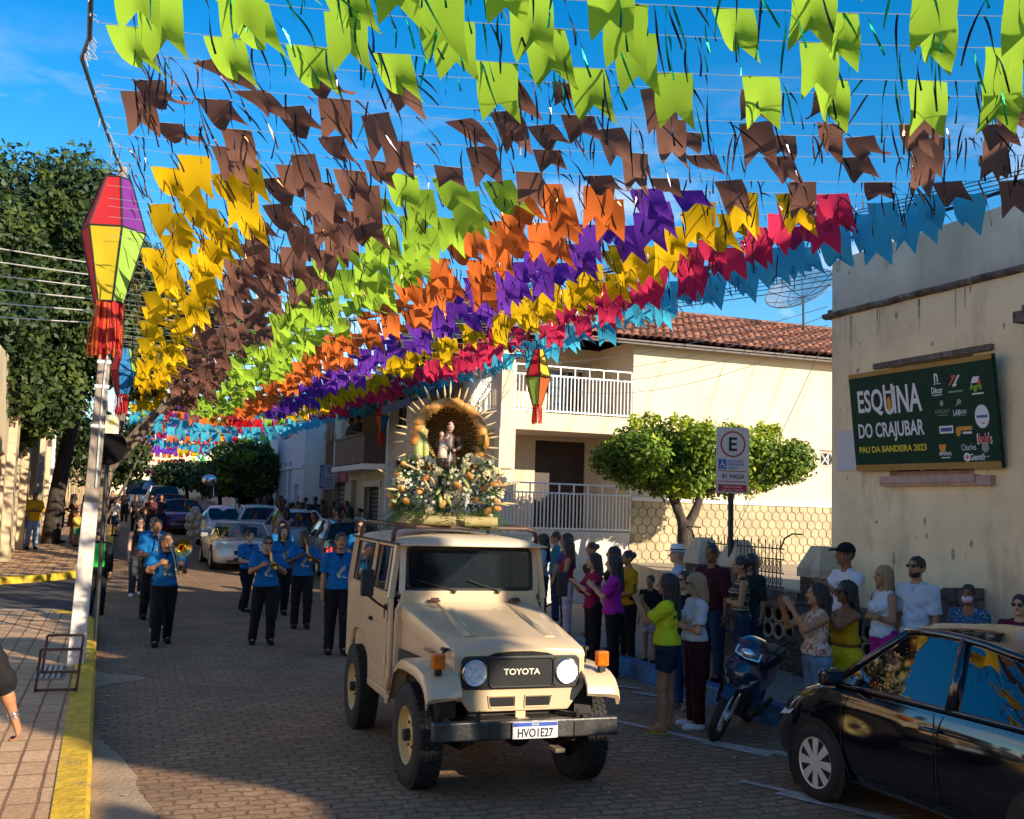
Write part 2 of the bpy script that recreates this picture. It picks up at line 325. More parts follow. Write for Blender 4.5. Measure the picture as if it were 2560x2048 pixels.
for k in range(150):
    x, y = rl.uniform(-.1, 6.4), 6.0+15*rl.random()**1.6; s_ = rl.uniform(.008, .03); a = rl.uniform(0, 6.28); g._add([(x+s_*math.cos(a+t)*rl.uniform(.5, 1.2), y+s_*math.sin(a+t)*rl.uniform(.5, 1.2), gz(y)+.012+.01*rl.random()) for t in (0, 1.5, 3.1, 4.6)], [(0, 1, 2, 3)])
o_ = g.build('litter', mat('paper scraps', (0.55, 0.46, 0.36), .9, var=.5, vs=3)); tag(o_, 'scattered paper scraps and dry leaves on the cobbled street', 'litter', kind='stuff')
# ------------------------------------------------------------------ building helpers
M_pane = glass('window glass', (0.015, 0.02, 0.025), 0.05, 1.0)
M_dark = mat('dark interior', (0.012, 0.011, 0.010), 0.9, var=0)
M_tile = mat('clay roof tile', (0.25, 0.10, 0.058), 0.85, var=0.5, vs=7, bump=0.2, stain=(0.07, 0.045, 0.035), sscale=2.2, samt=0.7)
M_whitem = mat('white painted metal', (0.74, 0.73, 0.70), 0.45, var=0.06)
def facade(mb, P0, P1, z0, z1, ops=(), depth=0.22, back=None):
    """wall face from P0 to P1 (outward on the right-hand side of travel) with recessed openings; returns local frame"""
    P0, P1 = Vector((*P0, 0)), Vector((*P1, 0)); L = (P1-P0).length; u = (P1-P0)/L; n = Vector((u.y, -u.x, 0))
    us = sorted({0, L} | {o[0] for o in ops} | {o[1] for o in ops}); zs = sorted({z0, z1} | {o[2] for o in ops} | {o[3] for o in ops})
    W = lambda a, z, d=0: tuple(P0 + u*a + n*d + Vector((0, 0, z)))
    for a, b in zip(us[:-1], us[1:]):
        for c, d in zip(zs[:-1], zs[1:]):
            if any(o[0]-1e-6 <= a and b <= o[1]+1e-6 and o[2]-1e-6 <= c and d <= o[3]+1e-6 for o in ops): continue
            mb.quad(W(a, c), W(b, c), W(b, d), W(a, d))
    for o in ops:
        a, b, c, d = o[:4]; q = -depth
        mb.quad(W(a, c), W(a, c, q), W(a, d, q), W(a, d)); mb.quad(W(b, c), W(b, d), W(b, d, q), W(b, c, q))
        mb.quad(W(a, d), W(b, d), W(b, d, q), W(a, d, q)); mb.quad(W(a, c), W(a, c, q), W(b, c, q), W(b, c))
    return W
def window(parent, W, o, depth=0.16, fm=None, bars=(2, 1), name='window', pane=None, fw=0.06, sill=None):
    a, b, c, d = o[:4]; f = MB(); q = -depth
    def bx(u0, u1, w0, w1, d0, d1):
        p = [W(u0, w0, d0), W(u1, w0, d0), W(u1, w0, d1), W(u0, w0, d1), W(u0, w1, d0), W(u1, w1, d0), W(u1, w1, d1), W(u0, w1, d1)]
        f._add(p, [(0, 3, 2, 1), (4, 5, 6, 7), (0, 1, 5, 4), (1, 2, 6, 5), (2, 3, 7, 6), (3, 0, 4, 7)])
    e = 0.003
    bx(a+e, a+fw, c+e, d-e, q, q+0.07); bx(b-fw, b-e, c+e, d-e, q, q+0.07); bx(a+fw, b-fw, d-fw, d-e, q+0.002, q+0.068); bx(a+fw, b-fw, c+e, c+fw, q+0.002, q+0.068)
    for i in range(1, bars[0]): x = lerp(a, b, i/bars[0]); bx(x-0.02, x+0.02, c+fw, d-fw, q+0.005, q+0.06)
    for i in range(1, bars[1]): z = lerp(c, d, i/bars[1]); bx(a+fw, b-fw, z-0.015, z+0.015, q+0.01, q+0.05)
    fo = f.build(name, fm or M_whitem, parent, world=True)
    p = MB(); p.quad(W(a, c, q+0.02), W(b, c, q+0.02), W(b, d, q+0.02), W(a, d, q+0.02))
    po = p.build('pane', pane or M_pane); po.parent = fo; po.matrix_parent_inverse = fo.matrix_basis.inverted() @ parent.matrix_basis.inverted() if False else Matrix.Identity(4)
    po.matrix_parent_inverse = (fo.matrix_parent_inverse).inverted() if False else Matrix.Translation((0, 0, 0))
    if sill is not None:
        s = MB(); keep = f; 
        p8 = [W(a-0.08, c-0.09, 0.002), W(b+0.08, c-0.09, 0.002), W(b+0.08, c-0.09, 0.09), W(a-0.08, c-0.09, 0.09), W(a-0.08, c-0.002, 0.002), W(b+0.08, c-0.002, 0.002), W(b+0.08, c-0.002, 0.09), W(a-0.08, c-0.002, 0.09)]
        s._add(p8, [(0, 3, 2, 1), (4, 5, 6, 7), (0, 1, 5, 4), (1, 2, 6, 5), (2, 3, 7, 6), (3, 0, 4, 7)])
        so = s.build('sill', sill); so.parent = fo
    return fo
def door(parent, W, o, m, depth=0.18, name='door', ribs=0):
    a, b, c, d = o[:4]; f = MB(); q = -depth
    f.quad(W(a, c, q), W(b, c, q), W(b, d, q), W(a, d, q))
    for i in range(ribs):
        z = lerp(c, d, (i+0.5)/ribs); h = (d-c)/ribs*0.36
        p = [W(a, z-h, q+0.002), W(b, z-h, q+0.002), W(b, z, q+0.03), W(a, z, q+0.03), W(b, z+h, q+0.002), W(a, z+h, q+0.002)]
        f._add(p, [(0, 1, 2, 3), (3, 2, 4, 5)])
    return f.build(name, m, parent, world=True)
def tiled_roof(parent, corner, uvec, vvec, nu, nv, pitch=0.2, name='roof', m=None, course=0.38):
    """clay tile slope: uvec along the eave, vvec from eave up to ridge (3D vectors)"""
    O, U, V = Vector(corner), Vector(uvec), Vector(vvec); Nn = U.cross(V).normalized(); Nn = Nn if Nn.z > 0 else -Nn
    L, Wd = U.length, V.length; u, v = U/L, V/Wd; nx = int(L/pitch)*6; ny = max(1, int(Wd/course)); r = random.Random(3)
    vs = []; rows = []
    for j in range(ny):
        for e in (0, 1):
            t = (j+e)*Wd/ny; base = 0.05*(1-e)
            for i in range(nx+1):
                a = i*L/nx; k = int(i/6)
                h = abs(math.sin(math.pi*a/pitch))**0.7*0.075 + base + 0.012*math.sin(k*12.9+j*7.7)
                vs.append(tuple(O + u*a + v*(t + 0.02*math.sin(k*5.1+j*3.3)) + Nn*h))
    k = nx+1; f = [(j*k+i, j*k+i+1, (j+1)*k+i+1, (j+1)*k+i) for j in range(2*ny-1) for i in range(nx)]
    mb = MB(); mb._add(vs, f)
    return mb.build(name, m or M_tile, parent, world=True)
# ------------------------------------------------------------------ corner building with the billboard (right)
M_esq = mat('aged cream stucco', (0.90, 0.69, 0.43), 0.92, var=0.13, vs=1.6, bump=0.35, bs=14, stain=(0.36, 0.245, 0.15), sscale=1.5, samt=0.6)
M_par = mat('bare grey render', (0.58, 0.48, 0.37), 0.95, var=0.2, vs=1.3, bump=0.5, bs=9, stain=(0.20, 0.16, 0.125), sscale=1.6, samt=0.55)
M_soot = mat('mouldy cornice', (0.14, 0.11, 0.09), 0.95, var=0.5, vs=9, bump=0.6, bs=30, stain=(0.46, 0.38, 0.29), sscale=4, samt=0.85)
M_pink = mat('faded pink trim', (0.52, 0.32, 0.26), 0.9, var=0.2, vs=6, stain=(0.24, 0.17, 0.13), sscale=4, samt=0.7)
cb = thing('corner_building', 'cream stained corner house with bare grey parapet, carrying the green board', 'building', (9.0, 11.85, 0.15))
g = MB(); cop = [(1.15, 2.55, 2.78, 4.15)]
W = facade(g, (9, 11.85), (9, 0.25), 0.1, 5.0, cop, 0.3); facade(g, (14, 11.85), (9, 11.85), 0.1, 5.76); facade(g, (9, 0.25), (14, 0.25), 0.1, 5.76)
g.quad((14, 0.25, 0.1), (14, 11.85, 0.1), (14, 11.85, 5.76), (14, 0.25, 5.76)); g.build('wall', M_esq, cb, world=True)
g = MB(); g.b2((9, 0.25, 5.0), (9.2, 11.85, 5.76)); g.b2((9.2, 11.65, 5.01), (13.99, 11.84, 5.755)); g.build('parapet', M_par, cb, world=True)
g = MB(); L = 11.9; prof = [(0, 0.0), (-0.05, 0.01), (-0.075, 0.035), (-0.075, 0.07), (0, 0.09)]
N = 60; rr = random.Random(5); secs = []
for i in range(N+1):
    y = 11.98-L*i/N; j = rr.uniform(-0.012, 0.012); secs.append([(9.001+p[0]*(1+8*j), y, 4.955+p[1]+j*0.5) for p in prof])
g.loft(secs, closed=True); g.b2((9.0, 11.851, 4.96), (13.9, 11.95, 5.09)); g.build('cornice', M_soot, cb, world=True)
g = MB(); g.b2((9.1, 0.4, 4.7), (13.9, 11.7, 4.8)); g.build('roof', M_par, cb, world=True)
g = MB(); g.b2((9.7, 0.5, 4.81), (13.6, 7.8, 7.5)); g.build('shade_block', M_esq, cb, world=True)  # unseen rooftop block, added so that its shadow covers the street
wf = window(cb, W, cop[0], 0.14, M_pink, (3, 2), pane=M_dark, sill=M_pink)
g = MB(); g.b2((8.945, 9.0, 4.155), (9.0, 10.95, 4.225)); g.build('window_hood', M_soot, cb, world=True)
g = MB(); g.b2((8.93, 9.0, 2.655), (9.0, 10.80, 2.765)); g.build('window_ledge', M_pink, cb, world=True)
g = MB(); g.b2((8.82, 7.5, 0.15), (9.0, 8.42, 4.3))
secs = []
for i in range(9): t = i/8; secs.append((8.42-0.92*t, 4.3+0.35*math.sin(math.pi*t*0.5)))
g.prism([(8.42, 4.3)]+secs+[(7.5, 4.3)], 'X', 8.82, 9.0); M_wpil = mat('whitewashed pilaster', (0.66, 0.62, 0.60), 0.9, var=0.1, stain=(0.4, 0.34, 0.3), sscale=2, samt=0.4); g.build('pilaster', M_wpil, cb, world=True)
g = MB(); g.b2((8.76, 8.1, 4.36), (9.0, 8.5, 4.48)); g.b2((8.78, 8.0, 4.48), (9.0, 8.4, 4.54)); g.build('pilaster_cap', M_soot, cb, world=True)
rf = random.Random(44); g = MB()
for k in range(95):
    y, z = rf.uniform(4.5, 11.75), rf.uniform(.9, 5.7); r = rf.uniform(.008, .05)*(1.6 if z > 5.1 else 1); el = rf.uniform(.5, 2.6); n_ = 9
    if 4.95 < z < 5.08: continue
    g.poly([(8.9985-.0004*(k % 3), y+r*rf.uniform(.5, 1)*math.cos(2*math.pi*i/n_), z+r*el*rf.uniform(.5, 1)*math.sin(2*math.pi*i/n_)) for i in range(n_)])
for k in range(26):
    y = rf.uniform(5, 11.7); L_ = rf.uniform(.1, .5); w_ = rf.uniform(.006, .02); g.poly([(8.9979, y-w_, 4.94), (8.9979, y+w_, 4.94), (8.9979, y+w_*.3, 4.94-L_), (8.9979, y-w_*.2, 4.94-L_*.9)])
o_ = g.build('flaked_plaster', mat('flaked plaster', (0.46, 0.35, 0.235), 0.95, var=.4, vs=20), cb, world=True); o_['kind'] = 'stuff'
# billboard hung in front of the window, its top leaning out
M_bgreen = mat('dark green print', (0.010, 0.042, 0.026), 0.6, var=0.1, vs=2, spec=0.15); M_gold = mat('ochre border', (0.36, 0.19, 0.035), 0.5, var=0.1); M_bw = mat('white print', (0.72, 0.71, 0.76), 0.5, var=0.0)
M_by = mat('yellow print', (0.75, 0.62, 0.02), 0.5, var=0); M_bo = mat('orange print', (0.72, 0.28, 0.03), 0.5, var=0); M_br = mat('red print', (0.62, 0.05, 0.04), 0.5, var=0); M_bg = mat('light green print', (0.25, 0.55, 0.05), 0.5, var=0); M_bn = mat('grey green print', (0.25, 0.30, 0.28), 0.5, var=0); M_navy = mat('navy print', (0.03, 0.06, 0.3), 0.5, var=0)
BL, BR = Vector((8.91, 11.22, 2.853)), Vector((8.91, 8.815, 2.835)); tl = Vector((8.77, 11.22, 4.09)); U = (BR-BL).normalized(); H_ = (tl-BL); V = (H_ - U*H_.dot(U)).normalized(); BW, BH = (BR-BL).length, 1.25; N = U.cross(V)
bb = thing('billboard', 'green printed board with ochre borders, white capitals and sponsor marks, hung over a window', 'billboard', tuple(BL))
def P(a, b, d=0.0): return BL + U*(a*BW) + V*(b*BH) + N*d
g = MB(); skew = 0.055
def PS(a, b, d=0.0): return P(a - skew*b*0.0, b, d)
A = [P(0, 0), P(1, 0), P(1, 1), P(0, 1)]; Bk = [P(0, 0, -0.05), P(1, 0, -0.05), P(1, 1, -0.05), P(0, 1, -0.05)]
g._add([tuple(p) for p in A+Bk], [(0, 1, 2, 3), (7, 6, 5, 4), (0, 4, 5, 1), (1, 5, 6, 2), (2, 6, 7, 3), (3, 7, 4, 0)]); g.build('board', M_bgreen, bb, world=True)
for z0, z1 in ((0.0, 0.062), (0.955, 1.0)):
    g = MB(); g._add([tuple(P(0.001, z0, 0.003)), tuple(P(0.999, z0, 0.003)), tuple(P(0.999, z1, 0.003)), tuple(P(0.001, z1, 0.003))], [(0, 1, 2, 3)]); g.build('border', M_gold, bb, world=True)
def lett(items, m, name):
    g = MB()
    for it in items:
        t, a, b, h, w = it[:5]; g.text(t, P(a, b), U, V, h*BH, w*BW, bold=(len(it) > 5), lift=it[6] if len(it) > 6 else 0.004)
    return g
def ell(g, a, b, ra, rb, lift=0.004, n=20):
    g.poly([tuple(P(a, b, lift) + U*(ra*BW*math.cos(2*math.pi*i/n)) + V*(rb*BH*math.sin(2*math.pi*i/n))) for i in range(n)])
def rect(g, a, b, w, h, lift=0.004, sh=0.0):
    g.poly([tuple(P(a+x*w/2+sh*y, b+y*h/2, lift)) for x, y in ((-1, -1), (1, -1), (1, 1), (-1, 1))])
g = lett([("ESQ", 0.158, 0.685, 0.27, 0.195, 1), ("INA", 0.435, 0.695, 0.27, 0.20, 1), ("DO CRAJUBAR", 0.292, 0.385, 0.195, 0.49, 1), ("U", 0.302, 0.675, 0.25, 0.075, 1)], M_bw, 'x')
for x in (0.272, 0.331): rect(g, x, 0.80, 0.018, 0.10)
rect(g, 0.302, 0.775, 0.06, 0.028)
g.build('lettering', M_bw, bb, world=True)
g = lett([("PAU DA BANDEIRA 2023", 0.292, 0.215, 0.065, 0.50, 1)], M_by, 'x'); g.build('lettering', M_by, bb, world=True)
g = MB(); ell(g, 0.302, 0.655, 0.014, 0.075, 0.006); rect(g, 0.300, 0.695, 0.013, 0.06, 0.0065, 0.003); g.build('flame', M_bo, bb, world=True)
LM = [M_bw, M_br, M_bo, M_bg, M_bn, M_navy]
def logo_(items):
    g = MB()
    for i, it in enumerate(items):
        k, mi = it[0], it[1]; g.mi = mi; lf = .004+.0004*i
        if k == 't': g.text(it[2], P(it[3], it[4]), U, V, it[5]*BH, it[6]*BW, bold=len(it) > 7, lift=lf)
        elif k == 'r': rect(g, *it[2:6], lf, it[6] if len(it) > 6 else 0)
        else: ell(g, *it[2:6], lf, it[6] if len(it) > 6 else 20)
    g.build('sponsor_logo', LM, bb, world=True)
logo_([('t', 0, "Décor", .645, .735, .062, .075, 1), ('t', 0, "n", .645, .85, .085, .026, 1), ('r', 0, .648, .795, .05, .006), ('r', 0, .645, .69, .065, .008)])
logo_([('r', 1, .748, .81, .014, .09, .02), ('r', 1, .757, .845, .026, .022), ('r', 0, .772, .80, .014, .10, .02), ('r', 0, .762, .765, .024, .022), ('r', 4, .765, .705, .09, .016)])
logo_([('r', 1, .912, .765, .02, .05), ('r', 0, .89, .79, .04, .055, .008), ('t', 3, "Agro", .89, .72, .075, .075, 1), ('r', 0, .90, .665, .07, .014)])
logo_([('e', 4, .667, .61, .013, .03, 6), ('t', 4, "ATELART", .668, .535, .035, .10), ('r', 4, .668, .50, .07, .006)])
logo_([('e', 4, .78, .61, .014, .025), ('r', 4, .77, .595, .01, .04, .01), ('t', 0, "LAB", .76, .515, .048, .045, 1), ('r', 4, .802, .515, .04, .036), ('r', 4, .775, .485, .08, .006)])
logo_([('e', 0, .912, .46, .043, .105), ('r', 5, .912, .46, .065, .022), ('r', 1, .917, .40, .02, .012)])
logo_([('r', 0, .683, .365, .09, .07), ('r', 5, .683, .365, .075, .035)])
logo_([('e', 2, .757, .34, .013, .045), ('r', 2, .77, .35, .012, .07), ('r', 2, .812, .365, .07, .035), ('r', 0, .815, .325, .055, .02)])
logo_([('t', 0, "Bob's", .915, .265, .10, .09, 1), ('t', 1, "Bob's", .915, .265, .085, .08, 1)])
logo_([('e', 2, .648, .195, .02, .035), ('r', 2, .648, .215, .045, .03), ('t', 0, "IMPERIAL", .665, .145, .034, .082, 1), ('r', 0, .665, .108, .06, .01)])
logo_([('t', 0, "Charles", .815, .195, .055, .09)])
logo_([('e', 0, .80, .105, .022, .04), ('r', 1, .80, .105, .024, .01), ('r', 1, .80, .105, .007, .04), ('t', 0, "Gentil", .86, .105, .06, .09, 1)])
logo_([('e', 4, .915, .185, .022, .045, 9), ('r', 4, .917, .105, .035, .012)])
g = MB(); g.poly([(8.985, 11.72, 2.87), (8.985, 11.24, 2.87), (8.985, 11.24, 3.4), (8.985, 11.70, 3.4)]); g.poly([(8.983, 11.6, 2.9), (8.983, 11.3, 2.9), (8.983, 11.3, 2.905), (8.983, 11.6, 2.905)])
tag(g.build('paper_notice', mat('white paper', (0.62, 0.58, 0.60), 0.8, var=0.05)), 'blank white paper notice on the cream wall left of the green board', 'notice')
# unseen neighbour along the same kerb, roofline shaped to shade the street
nb = thing('shading_house', 'unseen cream row house behind the photographer, roofline shaped to shade the street', 'building', (9.0, -1.0, 0.15))
g = MB()
g.prism([(-.3, .1), (-.3, 3.9), (-3.05, 5.2), (-3.2, 6.3), (-3.75, 6.3), (-3.9, 5.3), (-5.9, 5.4), (-6.1, 6.4), (-14, 6.4), (-14, .1)], 'X', 9.0, 9.2)
g.b2((9.2, -14, 0.1), (15, -1.3, 4.5))
g.build('wall', M_esq, nb, world=True)
# stone terrace, lattice wall, railings
M_stone = bricks('rubble stone', (0.26, 0.21, 0.165), (0.16, 0.125, 0.10), (0.10, 0.08, 0.065), 1.0, 0.30, 0.2, 0.02, 0.43, 0.9, 0.06, 0.9, dirt=(0.07, 0.055, 0.045), damt=0.6, rot=(R_(90), 0, R_(90)))
M_cap = mat('cream post cap', (0.56, 0.45, 0.31), 0.9, var=0.15, stain=(0.25, 0.2, 0.15), sscale=3, samt=0.6); M_lat = mat('concrete lattice', (0.45, 0.38, 0.28), 0.9, var=0.2)
M_iron = mat('black iron', (0.018, 0.017, 0.018), 0.55, var=0.1)
g = MB(); g.prism([(8.95, 12.0), (8.95, 15.4), (10.62, 20.9), (30, 20.9), (30, 12.0)], 'Z', 0.0, 1.12); struct('terrace', g, mat('terrace paving', (0.42, 0.33, 0.225), 0.9, var=0.2, vs=2, bump=0.3))
wl = thing('lattice_wall', 'low rubble stone wall with pale concrete lattice band, behind the crowd', 'wall', (8.75, 12, 0.15))
g = MB(); secs_lo = MB()
g.b2((8.6, 12.05, 0.1), (8.94, 15.4, 0.52)); g.b2((8.6, 12.05, 0.98), (8.94, 15.4, 1.22)); g.b2((8.58, 9.9, 0.1), (8.92, 11.7, 0.5)); g.b2((8.58, 9.9, 0.95), (8.92, 11.7, 1.12)); g.b2((8.58, 6.5, 0.1), (8.92, 9.1, 0.5)); g.b2((8.58, 6.5, 0.9), (8.92, 9.1, 1.0))
for y in (11.7, 9.1): g.b2((8.54, y+0.002, 0.1), (8.96, y+0.34, 1.12))
g.prism([(9.15, 1.12), (9.85, 1.12), (9.85, 1.18), (9.25, 1.52), (9.15, 1.52)], 'X', 8.5, 8.97); g.b2((8.5, 9.15, 0.1), (8.97, 9.85, 1.119)); g.build('stone', M_stone, wl, world=True)
g = MB()
for y0, y1, z0, z1 in ((12.05, 15.4, 0.52, 0.98), (9.9, 11.7, 0.5, 0.95), (6.5, 9.1, 0.5, 0.9)):
    n = max(2, int((y1-y0)/0.25)); dy = (y1-y0)/n
    for i in range(n):
        for kz in (0.27, 0.75):
            cy, cz = y0+dy*(i+0.5 if kz < 0.5 else i+0.5), lerp(z0, z1, kz); ry, rz_ = dy*0.47, (z1-z0)*0.235
            pts = [(8.76, cy+ry*math.cos(t)*(1 if abs(math.cos(t)) > .2 else 1), cz+rz_*math.sin(t)) for t in [2*math.pi*k/10 for k in range(11)]]
            g.tube(pts, 0.026, 5, cap=False)
g.build('lattice', M_lat, wl, world=True)
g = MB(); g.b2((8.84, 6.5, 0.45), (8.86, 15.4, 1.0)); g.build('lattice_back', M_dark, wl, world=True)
def post(y, x=8.78):
    t = thing('gate_post', 'cream pyramid-capped stone post at the left end of the iron railing' if y > 14.5 else ('squat dark stone post with cream cap beside the parking sign pole' if y > 13 else 'cream pyramid-capped stone post against the corner house'), 'post', (x, y, 0.15), 0, 'posts of the iron railing')
    g = MB(); g.b2((x-0.2, y-0.21, 0.1), (x+0.2, y+0.21, 1.45)); g.build('shaft', M_stone, t, world=True)
    g = MB(); g.b2((x-0.23, y-0.24, 1.45), (x+0.23, y+0.24, 1.56)); g.box((x, y, 1.71), (0.46, 0.48, 0.30), taper=0.45); g.build('cap', M_cap, t, world=True); return t
post(14.8); post(13.95, 8.9); post(11.75)
fn = thing('iron_railing', 'black spear-topped wrought iron railing with scroll band on the stone wall', 'railing', (8.78, 13.6, 1.2))
g = MB()
for i in range(27):
    y = 12.7 + (15.1-12.7)*i/26; big = i % 2 == 0
    g.cyl((8.78, y, 1.22), (8.78, y, 1.86 if big else 1.80), 0.008, n=5); g.cyl((8.78, y, 1.86 if big else 1.8), (8.78, y, 1.93 if big else 1.85), 0.014, 0.001, n=5)
    for zc, r in ((1.33, 0.045), (1.50, 0.038), (1.58, 0.03)): g.tube([(8.78, y+r*math.cos(t), zc+r*1.2*math.sin(t)) for t in [2*math.pi*k/8 for k in range(9)]], 0.006, 4, cap=False)
for z in (1.24, 1.44, 1.63, 1.78): g.b2((8.768, 12.62, z-0.009), (8.792, 15.15, z+0.009))
g.build('bars', M_iron, fn, world=True)
g = MB(); g.tube([(8.78, 12.7, 1.78), (8.78, 12.6, 1.93), (8.78, 12.42, 2.0), (8.78, 12.2, 2.0)], 0.012, 6); g.tube([(8.78, 15.1, 1.78), (8.78, 15.15, 1.95), (8.78, 15.35, 2.02), (8.78, 14.9, 2.02)], 0.012, 6); g.build('handrail', M_iron, fn, world=True)
# ------------------------------------------------------------------ beige house with balcony
M_bei = mat('beige plaster', (0.75, 0.59, 0.41), 0.88, var=0.05, vs=1.2, bump=0.08, bs=25, stain=(0.60, 0.44, 0.28), sscale=0.9, samt=0.25)
M_hex = mat('hexagon stone', (0.47, 0.375, 0.23), 0.85, var=0.16, vs=2.6, bump=0.15); M_joint = mat('hexagon joint', (0.36, 0.275, 0.17), 0.9, var=0.1); M_wband = mat('white coping', (0.74, 0.70, 0.63), 0.8, var=0.08)
M_brownd = mat('dark brown door', (0.045, 0.025, 0.02), 0.5, var=0.3, vs=3); M_lwall = mat('white brick paint', (0.62, 0.56, 0.50), 0.9, var=0.1, bump=0.3, bs=18)
bh = thing('balcony_house', 'two storey beige plaster house with white balcony railings and hexagon stone base', 'building', (7.45, 21.0, 0.2))
g = MB(); hop = [(5.0, 6.15, 3.42, 3.84)]
W = facade(g, (10.6, 21), (22, 21), 1.0, 6.06, hop, 0.2)
g.quad((10.6, 21, 1.0), (10.6, 22.8, 1.0), (10.6, 22.8, 6.06), (10.6, 21, 6.06)); g.quad((22, 21, 0), (22, 32, 0), (22, 32, 6.05), (22, 21, 6.05))
W2 = facade(g, (7.75, 22.8), (10.6, 22.8), 0.1, 6.05, [(1.25, 2.55, 1.8, 4.05-0.22), (1.5, 2.4, 4.32, 5.5)], 0.12)
WL = facade(g, (7.47, 31), (7.47, 23.4), 0.15, 6.0, [(0.8, 1.7, 2.0, 3.5), (3.2, 4.2, 0.4, 2.6), (4.9, 6.6, 4.35, 5.9), (0.8, 2.0, 4.4, 5.5), (5.2, 6.6, 1.9, 3.4)], 0.2)
g.quad((7.47, 23.4, 0.15), (7.75, 23.4, 0.15), (7.75, 23.4, 6.0), (7.47, 23.4, 6.0)); g.quad((7.75, 22.8, 0.15), (7.75, 23.4, 0.15), (7.75, 23.4, 6.0), (7.75, 22.8, 6.0))
g.b2((7.47, 20.98, 3.92), (10.598, 22.79, 4.3)); g.b2((7.471, 22.792, 3.921), (7.752, 23.39, 4.299))
g.b2((7.46, 20.99, 0.2), (7.82, 21.3, 3.918)); g.b2((7.48, 21.0, 4.302), (7.78, 21.28, 6.0))
g.build('wall', M_bei, bh, world=True)
g = MB(); g.b2((7.44, 20.96, 1.66), (10.58, 22.78, 1.76)); g.b2((7.5, 20.985, 0.15), (10.59, 21.15, 1.66)); g.b2((7.455, 21.15, 0.15), (7.6, 23.38, 1.66)); g.build('plinth', M_lwall, bh, world=True)
door(bh, W2, (1.25, 2.55, 1.8, 3.83), M_brownd, 0.1); window(bh, W2, (1.5, 2.4, 4.32, 5.5), 0.1, M_brownd, (2, 3), 'balcony_door')
g = MB(); g.b2((9.6, 22.79, 5.6), (10.4, 22.81, 5.72)); 
for a in range(6): g.b2((9.6+a*0.14, 22.77, 5.3), (9.62+a*0.14, 22.795, 5.6))
g.build('transom_grille', M_cap, bh, world=True)
for o in ((0.8, 1.7, 2.0, 3.5), (0.8, 2.0, 4.4, 5.5), (5.2, 6.6, 1.9, 3.4)): window(bh, WL, o, 0.15, M_brownd, (2, 1))
door(bh, WL, (3.2, 4.2, 0.4, 2.6), M_brownd); door(bh, WL, (4.9, 6.6, 4.35, 5.9), mat('pale blue shutter', (0.36, 0.42, 0.52), 0.6, var=0.1), 0.1, 'shutter', 14)
window(bh, W, hop[0], 0.12, mat('pink window frame', (0.55, 0.36, 0.28), 0.8, var=0.1), (4, 1), fw=0.07)
g = MB()
for i in range(4):
    a, b = 5.05+i*0.27, 5.05+(i+1)*0.27; g.bar(W(a, 3.45, -0.04), W(b, 3.81, -0.04), 0.016); g.bar(W(a, 3.81, -0.045), W(b, 3.45, -0.045), 0.016)
g.build('window_grille', M_whitem, bh, world=True)
def railing(name, A, B, z0, z1, n, rail_top=True, th=0.022, mid=0.80, parent=bh):
    g = MB(); A, B = Vector((*A, 0)), Vector((*B, 0))
    zm = lerp(z0, z1, mid)
    for i in range(n+1):
        p = A.lerp(B, i/n); top = z1 if i % 4 == 0 else zm
        g.bar(p+Vector((0, 0, z0+0.02)), p+Vector((0, 0, top-0.012)), th if i % 4 else th*1.25)
    for z in (z0+0.05, zm, z1): g.bar(A+Vector((0, 0, z)), B+Vector((0, 0, z)), 0.028, 0.034)
    return g.build(name, M_whitem, parent, world=True)
railing('railing', (7.80, 21.02), (10.57, 21.02), 4.3, 5.33, 32); railing('railing', (7.5, 21.3), (7.5, 23.35), 4.3, 5.33, 20); railing('railing', (7.50, 20.97), (10.57, 20.97), 1.77, 2.78, 36); railing('railing', (7.48, 21.32), (7.48, 23.3), 1.77, 2.78, 22)
g = MB(); r = 0.125; hx = MB(); rr = random.Random(2)
z, row = 1.10, 0
while z < 2.5:
    x = 10.66 + (r*0.87 if row % 2 else 0)
    while x < 17.2:
        pts = [(x+r*0.94*math.cos(R_(60*k+30)), z+r*0.94*math.sin(R_(60*k+30))) for k in range(6)]
        pts = [(a, min(b, 2.46)) for a, b in pts]
        d = rr.uniform(0.024, 0.034); vs = [(a, 20.985, b) for a, b in pts] + [(x+(a-x)*0.93, 20.985-d, z+(b-z)*0.93) for a, b in pts]
        hx._add(vs, [tuple(range(6, 12))] + [(k, (k+1) % 6, 6+(k+1) % 6, 6+k) for k in range(6)]); x += r*1.74
    z += r*1.5; row += 1
hx.build('hexagon_cladding', M_hex, bh, world=True)
g = MB(); g.b2((10.602, 20.975, 1.0), (20, 20.998, 2.47)); g.build('cladding_bed', M_joint, bh, world=True)
g = MB(); g.b2((10.602, 20.93, 2.47), (20, 20.997, 2.56)); g.build('coping', M_wband, bh, world=True)
tiled_roof(bh, (6.9, 20.55, 6.0), (15.6, 0, 0), (0, 4.6, 1.62), 0, 0); 
g = MB(); g.b2((6.95, 20.6, 5.92), (22, 20.72, 6.02)); g.quad((6.9, 20.56, 5.97), (22.4, 20.56, 5.97), (22.4, 22.8, 6.6), (6.9, 22.8, 6.6)); g.quad((6.9, 20.56, 5.97), (6.9, 25.2, 7.6), (6.9, 31, 6.0), (6.9, 25.2, 6.0)); g.build('eave_board', M_brownd, bh, world=True)
g = MB(); g.quad((6.9, 25.16, 7.62), (22.5, 25.16, 7.62), (22.5, 31, 5.6), (6.9, 31, 5.6)); g.build('rear_roof', M_tile, bh, world=True)
g = MB()
for i in range(44): g.cyl((6.9+i*0.36, 25.15, 7.63), (6.9+i*0.36+0.40, 25.15, 7.66), 0.11, 0.09, 8)
g.build('ridge_tiles', M_tile, bh, world=True)
